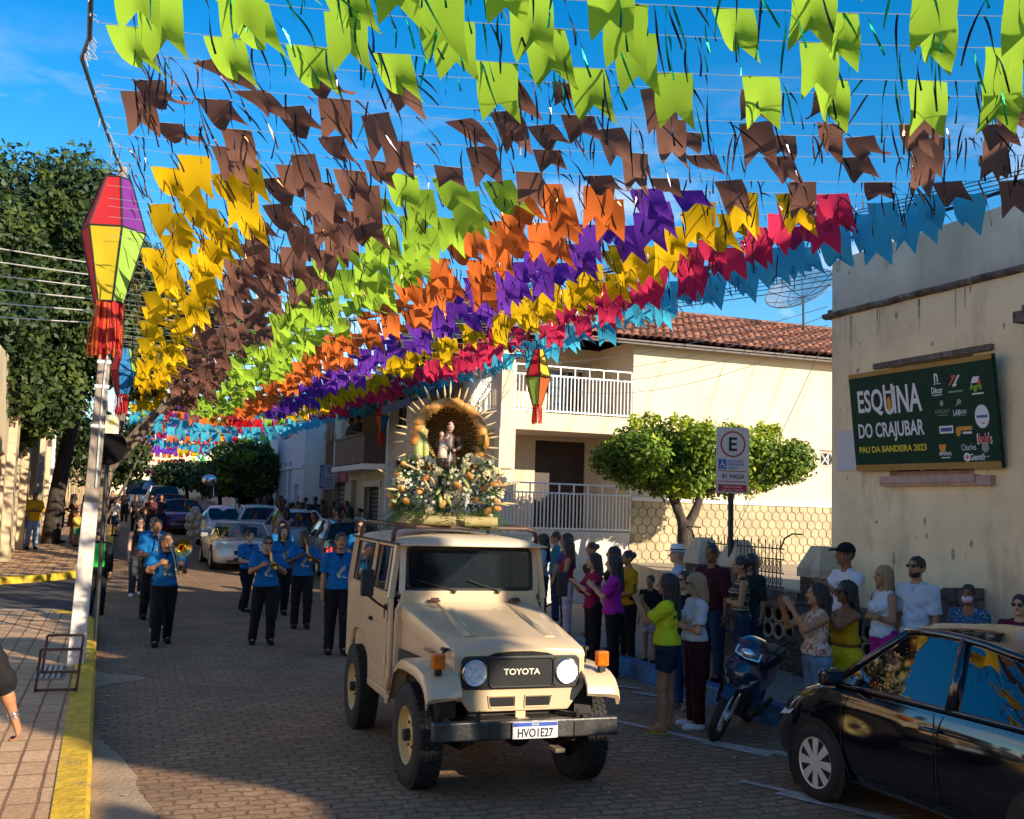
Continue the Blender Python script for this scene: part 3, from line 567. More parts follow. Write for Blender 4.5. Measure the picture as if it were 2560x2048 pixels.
g = MB(); g.quad((7.6, 22.9, 5.85), (22, 22.9, 5.85), (22, 31, 5.85), (7.6, 31, 5.85)); g.build('ceiling', M_bei, bh, world=True)
# ------------------------------------------------------------------ houses further along the street
M_cream = mat('cream wall', (0.58, 0.50, 0.33), 0.9, var=0.08, vs=1.5, stain=(0.42, 0.34, 0.24), sscale=1.2, samt=0.4)
M_pinkw = mat('pink wall', (0.50, 0.16, 0.17), 0.9, var=0.12, vs=3); M_whw = mat('white wall', (0.80, 0.78, 0.74), 0.9, var=0.06, vs=1.5, stain=(0.6, 0.56, 0.5), sscale=1.5, samt=0.3)
M_shade_sign = mat('blue grey shade and sign', (0.50, 0.54, 0.58), 0.9, var=0.08); M_brick = bricks('brown brick', (0.30, 0.17, 0.11), (0.22, 0.12, 0.08), (0.35, 0.27, 0.2), 1.0, 0.24, 0.08, 0.01, 0.5, rot=(R_(90), 0, R_(90)), bump=0.4)  # blue grey: shade of white street faces put into colour; also sign mark
M_shut = mat('dark roller shutter', (0.05, 0.055, 0.05), 0.5, var=0.15); M_wood = mat('dark brown boards', (0.055, 0.03, 0.02), 0.6, var=0.35, vs=9, aniso=(1, 6, 0.6)); M_ltrim = mat('light trim', (0.66, 0.63, 0.58), 0.8, var=0.08)
vh = thing('veranda_house', 'cream and pink house with dark board balcony and roller shutters below', 'building', (7.4, 36, 0.6))
g = MB(); ops = [(0.6, 2.4, 0.5, 2.75), (3.4, 6.0, 0.5, 3.1), (8.2, 9.2, 0.5, 2.6)]
Wv = facade(g, (7.45, 41.6), (7.45, 36.7), 0.3, 6.1, [(0.9, 1.9, 4.2, 5.9), (2.2, 4.4, 0.6, 3.3)], 0.25); g.quad((7.45, 41.6, 0.3), (7.45, 41.6, 6.1), (12, 41.6, 6.1), (12, 41.6, 0.3))
g.quad((7.45, 36.7, 3.4), (9.0, 36.7, 3.4), (9.0, 36.7, 6.1), (7.45, 36.7, 6.1)); Wv2 = facade(g, (7.46, 36.7), (7.46, 27.0), 0.3, 3.28, [(0.5, 1.4, 0.6, 3.0), (2.6, 5.0, 0.6, 2.75), (6.2, 8.6, 0.6, 2.75)], 0.25)
g.quad((7.46, 27, 0.3), (12, 27, 0.3), (12, 27, 5.2), (7.46, 27, 5.2)); g.build('wall', M_cream, vh, world=True)
g = MB(); g.quad((9.0, 36.7, 3.3), (9.0, 27, 3.3), (9.0, 27, 6.0), (9.0, 36.7, 6.0)); g.build('brick_wall', M_brick, vh, world=True)
g = MB(); g.b2((7.36, 36.71, 2.95), (7.449, 41.59, 3.55)); g.b2((7.37, 39.5, 0.4), (7.449, 41.58, 2.95)); g.build('pink_band', M_pinkw, vh, world=True)
window(vh, Wv, (0.9, 1.9, 4.2, 5.9), 0.1, M_pinkw, (3, 1)); door(vh, Wv, (2.2, 4.4, 0.6, 3.3), M_shut, 0.2, 'shutter', 16); door(vh, Wv2, (2.6, 5.0, 0.6, 2.75), M_shut, 0.2, 'shutter', 16); door(vh, Wv2, (6.2, 8.6, 0.6, 2.75), M_shut, 0.2, 'shutter', 16); door(vh, Wv2, (0.5, 1.4, 0.6, 3.0), M_dark, 0.2, 'door')
g = MB(); g.prism([(7.5, 36.65), (6.75, 36.2), (6.75, 31.3), (7.5, 30.7), (9.0, 30.7), (9.0, 36.65)], 'Z', 3.25, 3.42); g.build('balcony_slab', M_whw, vh, world=True)
g = MB(); pts = [(7.48, 36.5), (6.82, 36.1), (6.82, 31.4), (7.5, 30.85)]
for a, b in zip(pts[:-1], pts[1:]):
    A, B = Vector((*a, 0)), Vector((*b, 0)); n = max(3, int((B-A).length/0.19))
    for i in range(n):
        p, q = A.lerp(B, (i+0.04)/n), A.lerp(B, (i+0.96)/n); g.bar(p+Vector((0, 0, 3.9)), q+Vector((0, 0, 3.9)), 0.03, 0.86) if False else g._add([(*p.xy, 3.46), (*q.xy, 3.46), (*q.xy, 4.3), (*p.xy, 4.3)], [(0, 1, 2, 3)])
    g.bar(A+Vector((0, 0, 4.34)), B+Vector((0, 0, 4.34)), 0.07)
g.build('balcony_boards', M_wood, vh, world=True)
g = MB(); g.b2((7.3, 30.3, 0.4), (7.52, 30.6, 5.3)); g.b2((7.44, 27.2, 1.2), (7.455, 27.8, 3.0)); g.build('column', M_ltrim, vh, world=True)
g = MB()
for a, b in (((7.43, 33.95, 0.6), (7.452, 34.1, 2.9)), ((7.43, 31.7, 0.6), (7.452, 31.85, 2.9)), ((7.43, 30.4, 0.6), (7.452, 30.6, 2.9)), ((7.43, 28.0, 0.6), (7.452, 28.15, 2.9)), ((7.428, 31.7, 2.76), (7.453, 34.1, 2.95)), ((7.428, 28.0, 2.76), (7.453, 30.6, 2.95))): g.b2(a, b)
g.build('shutter_frame', M_ltrim, vh, world=True)
tiled_roof(vh, (6.8, 36.8, 5.55), (0, -10.0, 0), (4.2, 0, 1.35), 0, 0)
g = MB(); g.b2((6.72, 26.8, 5.36), (6.8, 36.85, 5.58)); g.quad((6.8, 26.8, 5.5), (11, 26.8, 6.85), (11, 36.8, 6.85), (6.8, 36.8, 5.5)); g.build('fascia', mat('pale pink fascia', (0.60, 0.36, 0.30), 0.8, var=0.1), vh, world=True)
g = MB(); g.b2((7.0, 26.2, 3.42), (7.02, 27.0, 4.6)); g.b2((7.3, 26.0, 4.0), (8.2, 26.05, 5.3)); g.build('sunlit_panel', M_bei, vh, world=True)
g = MB(); secs = [[(7.4-1.25*t, y, 5.25-0.55*t-0.12*math.sin(math.pi*t)) for t in (0, .25, .5, .75, 1)] + [(7.4-1.25*t, y, 5.22-0.55*t-0.12*math.sin(math.pi*t)) for t in (1, .75, .5, .25, 0)] for y in (23.6, 25.0, 26.4)]
g.loft(secs); g.b2((6.14, 23.6, 4.52), (6.16, 26.4, 4.72)); aw = g.build('awning', mat('navy awning', (0.03, 0.055, 0.13), 0.6, var=0.1))
tag(aw, 'navy blue canvas awning over the shop door beside the veranda house', 'awning')
def house(name, lab, x0, y0, y1, h, mw, mend, ops, z0=0.4, roofm=None, gable=False):
    t = thing(name, lab, 'building', (x0, y0, gz(y0)+0.15)); g = MB(); W = facade(g, (x0, y1), (x0, y0), z0, h, [o[:4] for o in ops], 0.2)
    g.quad((x0, y1, z0), (x0, y1, h), (x0+6, y1, h), (x0+6, y1, z0)); g.build('wall', mw, t, world=True)
    g = MB(); g.quad((x0, y0, z0), (x0+6, y0, z0), (x0+6, y0, h), (x0, y0, h)); g.build('end_wall', mend, t, world=True)
    for o in ops:
        if o[4] == 'w': window(t, W, o, 0.14, o[5] if len(o) > 5 else M_whitem, (2, 2))
        else: door(t, W, o, o[5] if len(o) > 5 else M_wood, 0.15)
    g = MB(); g.b2((x0-0.08, y0-0.06, h), (x0+6, y1+0.05, h+0.14)); g.build('cornice', mend, t, world=True)
    g = MB(); g.b2((x0-0.06, y0+0.05, h*0.62), (x0-0.002, y1-0.05, h*0.62+0.12)); g.build('string_course', mw, t, world=True); return t
DW = mat('blue door', (0.16, 0.22, 0.34), 0.6, var=0.15)
house('town_house', 'tall white row house with three dark windows, next to the veranda house', 6.78, 42.3, 50.0, 5.75, M_shade_sign, M_whw, [(0.7, 1.5, 1.5, 3.9, 'w'), (2.2, 3.0, 1.5, 3.9, 'w'), (3.7, 4.5, 1.5, 3.9, 'w'), (5.4, 6.6, 0.9, 2.9, 'd', M_whitem), (1.0, 4.2, 4.9, 5.5, 'w')], 0.5)
house('town_house', 'narrow white row house with a small upper window, second beyond the veranda house', 6.95, 50.3, 58.0, 6.05, M_shade_sign, M_whw, [(1.0, 2.4, 1.2, 3.2, 'd'), (4.0, 5.4, 1.2, 3.2, 'd', DW), (2.0, 3.6, 4.2, 5.4, 'w')], 0.8)
house('town_house', 'pale row house half hidden behind the street trees on the right', 7.2, 58.3, 74.0, 5.0, M_shade_sign, M_whw, [(1.0, 2.4, 1.4, 3.6, 'd'), (4.0, 5.4, 1.4, 3.6, 'w'), (7, 8.2, 1.4, 3.6, 'd', DW), (10, 11.2, 1.4, 3.6, 'w'), (13, 14.2, 1.4, 3.6, 'd')], 1.0)
house('town_house', 'farthest row house on the right kerb, pinkish grey', 7.2, 74.5, 112.0, 5.2, mat('dusty pink wall', (0.45, 0.33, 0.3), 0.9), M_whw, [(3.0, 4.4, 1.8, 4, 'd'), (9.0, 10.4, 1.8, 4, 'w'), (16, 17.2, 1.8, 4, 'd', DW)], 1.2)
# end of the street
eb = thing('street_end_building', 'pale yellow building with a blue and red banner closing the far end of the street', 'building', (0, 106, 2.2))
g = MB(); We = facade(g, (-9, 106), (14, 106), 1.0, 6.5, [(12.6, 13.6, 2.2, 4.4)], 0.3); g.quad((-9, 106, 6.5), (14, 106, 6.5), (14, 114, 6.5), (-9, 114, 6.5)); g.build('wall', mat('pale yellow wall', (0.78, 0.66, 0.42), 0.9, var=0.06), eb, world=True)
door(eb, We, (12.6, 13.6, 2.2, 4.4), M_pinkw)
g = MB(); g.b2((-0.5, 105.9, 4.5), (3.6, 105.98, 5.0)); g.build('banner', mat('blue banner', (0.35, 0.45, 0.75), 0.6, var=0.1), eb, world=True); g = MB(); g.b2((2.2, 105.85, 4.3), (3.6, 105.895, 4.95)); g.build('banner', mat('violet banner', (0.20, 0.05, 0.42), 0.6, var=0.4, vs=1, tint=(0.6, 0.05, 0.12)), eb, world=True)
# left side
M_lb = mat('beige stone front', (0.56, 0.44, 0.28), 0.9, var=0.12, vs=1.5, stain=(0.36, 0.26, 0.17), sscale=1.6, samt=0.5); M_lb2 = mat('salmon pilaster', (0.62, 0.40, 0.23), 0.9, var=0.1)
pb = thing('pilaster_building', 'beige building with tall ribbed pilasters and iron gate at the far left', 'building', (-2.8, 33, 0.55))
g = MB(); Wp = facade(g, (-2.82, 26.6), (-2.82, 45.5), 0.1, 5.6, [(0.3, 3.0, 0.5, 3.2), (6.2, 7.2, 0.6, 4.2), (9.5, 10.4, 0.6, 4.2), (13, 14.2, 0.6, 3.4)], 0.35); g.quad((-2.82, 26.6, 0.1), (-9, 26.6, 0.1), (-9, 26.6, 5.6), (-2.82, 26.6, 5.6)); g.quad((-2.82, 45.5, 0.1), (-2.82, 45.5, 5.6), (-9, 45.5, 5.6), (-9, 45.5, 0.1)); g.build('wall', M_lb, pb, world=True)
for i, y in enumerate((29.95, 31.2, 34.2, 35.6, 37.6, 38.9, 40.6, 42.4, 44.0)):
    g = MB(); w = 0.42 if i else 0.75; g.b2((-2.818, y, 0.1), (-2.62 if i % 2 == 0 else -2.70, y+w, 5.3)); g.build('pilaster', M_lb if i % 2 == 0 else M_lb2, pb, world=True)
for o in ((6.2, 7.2, 0.6, 4.2), (9.5, 10.4, 0.6, 4.2), (13, 14.2, 0.6, 3.4)): door(pb, Wp, o, M_wood, 0.3)
g = MB()
for i in range(9): u = 0.3+2.7*i/8; g.bar(Wp(u, 0.5, -0.1), Wp(u, 2.75, -0.1), 0.05)
for z in (0.7, 1.25, 1.8, 2.35): g.bar(Wp(0.3, z, -0.1), Wp(3.0, z, -0.1), 0.05)
g.tube([Wp(1.65+1.33*math.cos(t), 2.7+0.45*math.sin(t), -0.1) for t in [math.pi*k/12 for k in range(13)]], 0.04, 6); g.build('gate', mat('brown iron gate', (0.16, 0.075, 0.045), 0.6, var=0.2), pb, world=True)
g = MB(); g.quad(Wp(0.3, 0.5, -0.34), Wp(3, 0.5, -0.34), Wp(3, 3.2, -0.34), Wp(0.3, 3.2, -0.34)); g.build('porch', M_bei, pb, world=True)
wb = thing('white_shop', 'white shop front with dark lettering on the left pavement', 'building', (-2.6, 50, 0.8))
g = MB(); Ww = facade(g, (-2.6, 46.0), (-2.6, 56), 0.4, 5.3, [(2.0, 3.8, 0.9, 3.3)], 0.2); g.quad((-2.6, 46.0, 0.4), (-8, 46.0, 0.4), (-8, 46.0, 5.3), (-2.6, 46.0, 5.3)); g.build('wall', M_whw, wb, world=True); door(wb, Ww, (2.0, 3.8, 0.9, 3.3), mat('grey shutter', (0.3, 0.31, 0.36), 0.5, var=0.1), 0.15, 'shutter', 14)
g = MB(); g.text("ALX", Ww(1.6, 4.2, 0.01), (0, 1, 0), (0, 0, 1), 0.9, 1.6, True) if False else g.prism([(46.6, 3.9), (46.9, 3.9), (47.3, 4.6), (47.05, 4.6)], 'X', -2.599, -2.57); g.b2((-2.599, 47.5, 3.95), (-2.57, 47.75, 4.6)); g.b2((-2.599, 48.0, 3.95), (-2.57, 48.5, 4.15)); g.build('sign_mark', M_shade_sign, wb, world=True)
house_l = thing('row_house', 'ochre row house beyond the white shop on the left', 'building', (-2.5, 60, 1.1)); g = MB(); Wo = facade(g, (-2.5, 56.2), (-2.5, 104), 0.6, 5.4, [(2, 3, 1.2, 3.6), (8, 9.2, 1.2, 3.6), (15, 16.2, 1.4, 3.8)], 0.2); g.quad((-2.5, 56.2, 5.4), (-2.5, 104, 5.4), (-8, 104, 5.4), (-8, 56.2, 5.4)); g.quad((-2.5, 56.2, .6), (-8, 56.2, .6), (-8, 56.2, 5.4), (-2.5, 56.2, 5.4)); g.build('wall', mat('ochre wall', (0.6, 0.42, 0.2), 0.9, var=0.1), house_l, world=True)
for o in ((2, 3, 1.2, 3.6), (8, 9.2, 1.2, 3.6), (15, 16.2, 1.4, 3.8)): door(house_l, Wo, o, M_wood)
eh = thing('facing_house', 'house row behind the photographer at the other end of the street', 'building', (2, -22, 0.1)); g = MB(); g.b2((-9, -30, 0), (8.5, -22, 6.0)); g.build('wall', M_lb, eh, world=True)
nl = thing('facing_house', 'cream row house across the side street, left of the photographer', 'building', (-6.5, 0, 0.15)); g = MB(); g.b2((-13, -16, 0.1), (-6.5, 14, 5.2)); g.build('wall', M_bei, nl, world=True)
# ------------------------------------------------------------------ poles, signs, dish
M_conc = mat('weathered concrete pole', (0.27, 0.22, 0.17), 0.92, var=0.35, vs=5, bump=0.4, bs=25, stain=(0.08, 0.065, 0.05), sscale=3.5, samt=0.8); M_wwash = mat('whitewash', (0.60, 0.54, 0.48), 0.9, var=0.15, vs=6, bump=0.5, bs=18, stain=(0.24, 0.19, 0.15), sscale=5, samt=0.8)
up_ = thing('utility_pole', 'grey weathered concrete pole whitewashed at its foot, leaning on the left kerb', 'pole', (-0.40, 14.33, 0.15))
A, B = Vector((-0.40, 14.33, 0.13)), Vector((-0.26, 15.35, 6.8)); mid = A.lerp(B, 0.37); low = A.lerp(B, 0.02)
def polesec(p, w, d): return [(p.x-w, p.y-d, p.z), (p.x+w, p.y-d, p.z), (p.x+w, p.y+d, p.z), (p.x-w, p.y+d, p.z)]
g = MB(); g.loft([polesec(A.lerp(B, t), lerp(0.098, 0.06, t), lerp(0.10, 0.07, t)) for t in (0.3, 0.5, 0.75, 1)]); g.build('shaft', M_conc, up_, world=True, bevel=0.012)
g = MB(); g.loft([polesec(A.lerp(B, t), lerp(0.102, 0.064, t), lerp(0.105, 0.072, t)) for t in (0, 0.12, 0.2, 0.302)]); g.build('whitewashed_foot', M_wwash, up_, world=True, bevel=0.012)
for t in (0.45, 0.53, 0.58, 0.72):
    p = A.lerp(B, t); g = MB(); w = lerp(0.10, 0.065, t)+0.008; g.loft([polesec(p+Vector((0, 0, z)), w, w) for z in (-0.02, 0.02)]); g.build('strap', M_whitem, up_, world=True)
g = MB(); g.tube([A.lerp(B, t)+Vector((0.04+0.02*math.sin(9*t), -lerp(0.115, 0.08, t), 0)) for t in [0.33+0.05*i for i in range(12)]], 0.014, 6); g.build('conduit', mat('grey conduit', (0.5, 0.5, 0.5), 0.6, var=0.1), up_, world=True)
g = MB(); p = A.lerp(B, 0.455)+Vector((0.17, -0.1, 0)); g.box(p, (0.17, 0.012, 0.24)); g.build('warning_plate', mat('pale plate', (0.68, 0.62, 0.42), 0.6), up_, world=True); g = MB(); q = p+Vector((0, -0.009, 0.03)); g.poly([tuple(q+Vector(v)) for v in ((-0.05, 0, -0.03), (0.05, 0, -0.03), (0, 0, 0.05))]); g.build('warning_triangle', mat('plate yellow', (0.6, 0.5, 0.02), 0.6), up_, world=True)
g = MB(); g.lathe([(0.0, 0.0), (0.25, 0.0), (0.26, 0.02), (0.25, 0.04), (0.0, 0.05)], (0, 0, 0), 28, 'Y'); rd = g.build('disc', mat('back of round sign', (0.006, 0.006, 0.007), 0.9, var=0, spec=.1)); rs = thing('round_sign', 'black back of a round traffic sign behind the utility pole', 'sign', (-0.22, 16.3, 0.15)); rd.parent = rs; rd.location = (0, 0, 2.78); g = MB(); g.cyl((0, 0.04, 0), (0, 0.04, 3.0), 0.03); g.build('post', M_iron, rs)
# steel bicycle rack around the pole foot
br = thing('bicycle_rack', 'two rusty square hoops of a bicycle rack at the foot of the pole', 'rack', (-0.5, 12.9, 0.15))
M_rust = mat('rusty steel', (0.10, 0.045, 0.03), 0.7, var=0.3)
for (x0, x1, y) in ((-0.69, -0.29, 12.25), (-0.70, -0.31, 13.45)):
    g = MB(); z0, z1 = 0.16, 0.60
    for a, b in (((x0-.03, y, z0), (x0+.0, y, z1)), ((x1-.03, y, z0), (x1, y, z1)), ((x0, y, z1), (x1, y, z1)), ((x0-.03, y, z0+.02), (x1-.03, y, z0+.02))): g.bar(a, b, 0.028)
    g.build('hoop', M_rust, br, world=True)
dr = MB(); dr.b2((-0.82, 13.1, 0.15), (-0.5, 14.2, 0.158)); 
tag(dr.build('drain_cover', M_conc), 'ribbed concrete drain cover on the pavers beside the pole', 'drain'); 
g = MB()
for i in range(5): g.b2((-0.8+0.06*i, 13.15, 0.158), (-0.77+0.06*i, 14.15, 0.17))
o_ = g.build('rib', M_cap); o_.parent = bpy.data.objects['drain_cover']
# E parking sign
es = thing('parking_sign', 'white reserved parking sign with red-ringed E on a dark post', 'sign', (8.55, 13.9, 0.15))
M_sw = mat('sign white', (0.62, 0.60, 0.58), 0.5, var=0.05, vs=2, stain=(0.5, 0.45, 0.42), sscale=3, samt=0.3); M_sr = mat('sign red', (0.42, 0.02, 0.03), 0.5, var=0.08); M_sb = mat('sign blue', (0.02, 0.12, 0.42), 0.5, var=0.05); M_sk = mat('sign black', (0.015, 0.015, 0.02), 0.5, var=0)
so = Vector((8.70, 13.84, 3.065)); sU = Vector((0.98, -0.2, 0)).normalized(); sV = Vector((-0.02, 0.0, 1)); sV = (sV - sU*sV.dot(sU)).normalized(); sN = sU.cross(sV)
SP = lambda a, b, d=0: so + sU*a + sV*b + sN*d
g = MB(); w, h = 0.26, 0.50; pr = []
for cx_, cy_, a0 in ((w-.04, h-.04, 0), (-w+.04, h-.04, 90), (-w+.04, -h+.04, 180), (w-.04, -h+.04, 270)):
    for k in range(5): pr.append((cx_+.04*math.cos(R_(a0+22.5*k)), cy_+.04*math.sin(R_(a0+22.5*k))))
n_ = len(pr); g._add([tuple(SP(a, b, 0)) for a, b in pr]+[tuple(SP(a, b, -.012)) for a, b in pr], [tuple(range(n_)), tuple(range(n_, 2*n_))[::-1]]+[(i, n_+i, n_+(i+1) % n_, (i+1) % n_) for i in range(n_)]); g.build('panel', M_sw, es, world=True)
g = MB(); nn = 40
rg = [[tuple(SP(r*math.cos(2*math.pi*i/nn), 0.245+r*math.sin(2*math.pi*i/nn), .003)) for i in range(nn)] for r in (0.20, 0.176)]
g._add(rg[0]+rg[1], [(i, (i+1) % nn, nn+(i+1) % nn, nn+i) for i in range(nn)])
for b, hh in ((-0.165, 0.012), (-0.325, 0.012), (-0.425, 0.11)): g.poly([tuple(SP(x*0.225, b+y*hh/2, .003)) for x, y in ((-1, -1), (1, -1), (1, 1), (-1, 1))])
g.build('red_marking', M_sr, es, world=True)
g = MB(); g.text("E", SP(0, .245), sU, sV, 0.21, 0.13, True, .004); g.text("01 VAGA", SP(0.01, -.243), sU, sV, 0.07, 0.36, True, .004); g.build('black_lettering', M_sk, es, world=True)
g = MB(); g.poly([tuple(SP(-0.165+x*.06, -.065+y*.075, .003)) for x, y in ((-1, -1), (1, -1), (1, 1), (-1, 1))])
for i, t in enumerate(("EXCLUSIVO", "DEFICIENTE", "FÍSICO")): g.text(t, SP(0.05 if i < 2 else 0.02, -.015-.05*i), sU, sV, 0.033, (0.26, 0.27, 0.17)[i], True, .004)
g.build('blue_marking', M_sb, es, world=True)
g = MB(); g.text("OBRIGATÓRIO", SP(0.0, -.402), sU, sV, 0.033, 0.30, False, .005); g.text("USO DO CARTÃO", SP(0.01, -.45), sU, sV, 0.033, 0.35, False, .005)
g.poly([tuple(SP(-0.165+.012*math.cos(t), -.022+.012*math.sin(t), .005)) for t in [2*math.pi*k/10 for k in range(10)]])
for a, b, c_, d_ in ((-0.168, -.036, -0.165, -.075), (-0.165, -.075, -0.135, -.075), (-0.135, -.075, -0.125, -.115), (-0.165, -.055, -0.14, -.055)): p, q = SP(a, b, .005), SP(c_, d_, .005); e = (q-p).cross(sN).normalized()*.006; g.quad(tuple(p-e), tuple(q-e), tuple(q+e), tuple(p+e))
g.tube([SP(-0.170+.032*math.cos(t), -.095+.032*math.sin(t), .005) for t in [R_(100+20*k) for k in range(12)]], .005, 4); g.build('white_lettering', M_bw, es, world=True)
g = MB(); g.cyl((8.73, 13.905, 0.15), (8.71, 13.905, 3.45), 0.042, n=14); g.build('post', M_iron, es, world=True, smooth=True, angle=40)
zs = thing('parking_sign', 'pale blue parking sign with ringed E and printed lines on the far pole', 'sign', (7.1, 38, 0.5))
M_zb = mat('zone blue', (0.03, 0.12, 0.34), 0.5, var=0.05); M_zw = mat('zone pale', (0.42, 0.50, 0.62), 0.5, var=0.05)
g = MB(); g.b2((6.80, 37.9, 2.68), (7.2, 37.93, 3.55)); g.build('panel', M_zw, zs, world=True); g = MB(); g.b2((6.66, 37.9, 2.70), (6.798, 37.93, 3.55)); 
for i in range(6): g.b2((6.84, 37.893, 2.74+.07*i), (7.13, 37.899, 2.765+.07*i))
g.tube([(7.0+.13*math.cos(t), 37.895, 3.37+.13*math.sin(t)) for t in [2*math.pi*k/20 for k in range(21)]], .014, 5); g.text("E", (7.0, 37.896, 3.37), (1, 0, 0), (0, 0, 1), 0.15, 0.1, True); g.build('blue_marking', M_zb, zs, world=True)
g = MB(); g.text("ZONA AZUL", (6.73, 37.895, 3.12), (0, 0, 1), (-1, 0, 0), 0.075, 0.72, True); g.build('lettering', M_bw, zs, world=True)
fp = thing('utility_pole', 'dark distant concrete pole wrapped in tangled cable, carrying the zone parking sign', 'pole', (7.0, 38.1, 0.5)); g = MB(); g.loft([polesec(Vector((7.0, 38.15, z)), w_, w_) for z, w_ in ((0.4, 0.17), (7.2, 0.11))]); g.build('shaft', M_conc, fp, world=True)
g = MB(); r9 = random.Random(4)
for i in range(14): a = r9.uniform(0, 6); g.tube([(6.98+.22*math.cos(a+t*.5)*math.sin(math.pi*t/6+.2), 37.95+.1*math.sin(a), 5.1-.75*math.sin(math.pi*t/6)*r9.uniform(.6, 1)+r9.uniform(-.05, .05)) for t in range(7)], .012, 4)
g.build('cable_coil', mat('pale cable', (0.55, 0.5, 0.4), 0.7), fp, world=True)
# satellite dish on the roof
sd = thing('satellite_dish', 'mesh satellite dish standing on the clay roof behind the corner house', 'satellite dish', (17.3, 24, 7.3)); Q = Vector((-0.62, -0.3, 0.72)).to_track_quat('Z', 'Y').to_matrix().to_4x4()
g = MB(); g.T = Matrix.Translation((17.25, 24, 8.25)) @ Q; g.lathe([(0.02, 0.0), (0.3, 0.03), (0.6, 0.12), (0.95, 0.29), (0.96, 0.31)], n=28); g.build('reflector', mat('wire mesh', (0.34, 0.32, 0.30), 0.6, alpha=0.45), sd, world=True)
g = MB(); g.T = Matrix.Translation((17.25, 24, 8.25)) @ Q
for k in range(10): a = 2*math.pi*k/10; g.tube([(r*math.cos(a), r*math.sin(a), 0.32*(r/.95)**2) for r in (0, .3, .6, .95)], .012, 4)
g.tube([(.95*math.cos(2*math.pi*k/28), .95*math.sin(2*math.pi*k/28), .31) for k in range(29)], .014, 4); 
for k in range(3): a = 2*math.pi*k/3; g.bar((.9*math.cos(a), .9*math.sin(a), .28), (0, 0, .9), .012)
g.build('ribs', mat('dish ribs', (0.12, 0.1, 0.09), 0.6), sd, world=True); g = MB(); g.T = Matrix.Translation((17.25, 24, 8.25)) @ Q; g.cyl((0, 0, .84), (0, 0, .96), .06); g.build('feed', M_br, sd, world=True); g = MB(); g.cyl((17.3, 24.02, 7.2), (17.27, 24.0, 8.22), .03); g.build('mast', M_iron, sd, world=True)
# overhead cables
M_wire = mat('black cable', (0.012, 0.012, 0.013), 0.6, var=0); M_wirep = mat('pale cable line', (0.55, 0.53, 0.5), 0.6, var=0)
def cable(a, b, sag, r, lab, group, m=None, n=18):
    a, b = Vector(a), Vector(b); g = MB(); g.tube([a.lerp(b, i/n) - Vector((0, 0, sag*4*(i/n)*(1-i/n))) for i in range(n+1)], r, 5)
    return tag(g.build('overhead_cable', m or M_wire), lab, 'cable', group)
for i in range(9):
    cable((-0.35+.1*(i % 3), 38+2.5*i, 7.0+.25*i+gz(40)*.3), (15+.8*i, 7.5+.35*i, 7.6+.42*(i % 5)), 0.35+.05*i, .011, 'thin black power line crossing the blue sky behind the bunting', 'black power lines across the sky')
for i in range(6):
    cable((-0.2, 15.4, 4.6+.16*i), (-14, 16.5+.5*i, 5.3+.5*i), 0.25, .008, 'thin pale line running from the leaning pole into the trees on the left', 'pale lines left of the leaning pole', M_wirep)
for i in range(4):
    cable((7.7, 24-.6*i, 5.75-.12*i), (9.0, 11.95, 5.15-.13*i), 0.35+.12*i, .005, 'grey cable slung between the balcony house and the corner house', 'cables between the two houses', M_wirep)
cable((10.1, 16.6, 1.15), (9.05, 11.95, 4.85), 0.0, .006, 'taut guy wire slanting down from the corner house across the beige wall', 'guy wire', M_wirep)
# ------------------------------------------------------------------ trees
M_bark = mat('dark bark', (0.055, 0.042, 0.032), 0.95, var=0.4, vs=12, bump=0.8, bs=25, aniso=(1, 1, 0.3)); M_bark2 = mat('pale bark', (0.16, 0.12, 0.085), 0.95, var=0.4, vs=9, bump=0.7, bs=22, aniso=(1, 1, 0.3))
def leafmats(nm, a, b, c_):
    return [mat(nm+' leaf a', a, 0.5, var=0.25, vs=1.5, trans=0.28, spec=0.35), mat(nm+' leaf b', b, 0.5, var=0.25, vs=1.5, trans=0.28, spec=0.35), mat(nm+' leaf c', c_, 0.55, var=0.25, vs=1.5, trans=0.28, spec=0.3)]
L_big = leafmats('broad', (0.052, 0.085, 0.020), (0.030, 0.055, 0.016), (0.085, 0.12, 0.025))
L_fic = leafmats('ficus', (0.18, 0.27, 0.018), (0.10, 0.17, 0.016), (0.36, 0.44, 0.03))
L_dk = leafmats('clipped', (0.03, 0.06, 0.015), (0.02, 0.042, 0.012), (0.045, 0.075, 0.018))
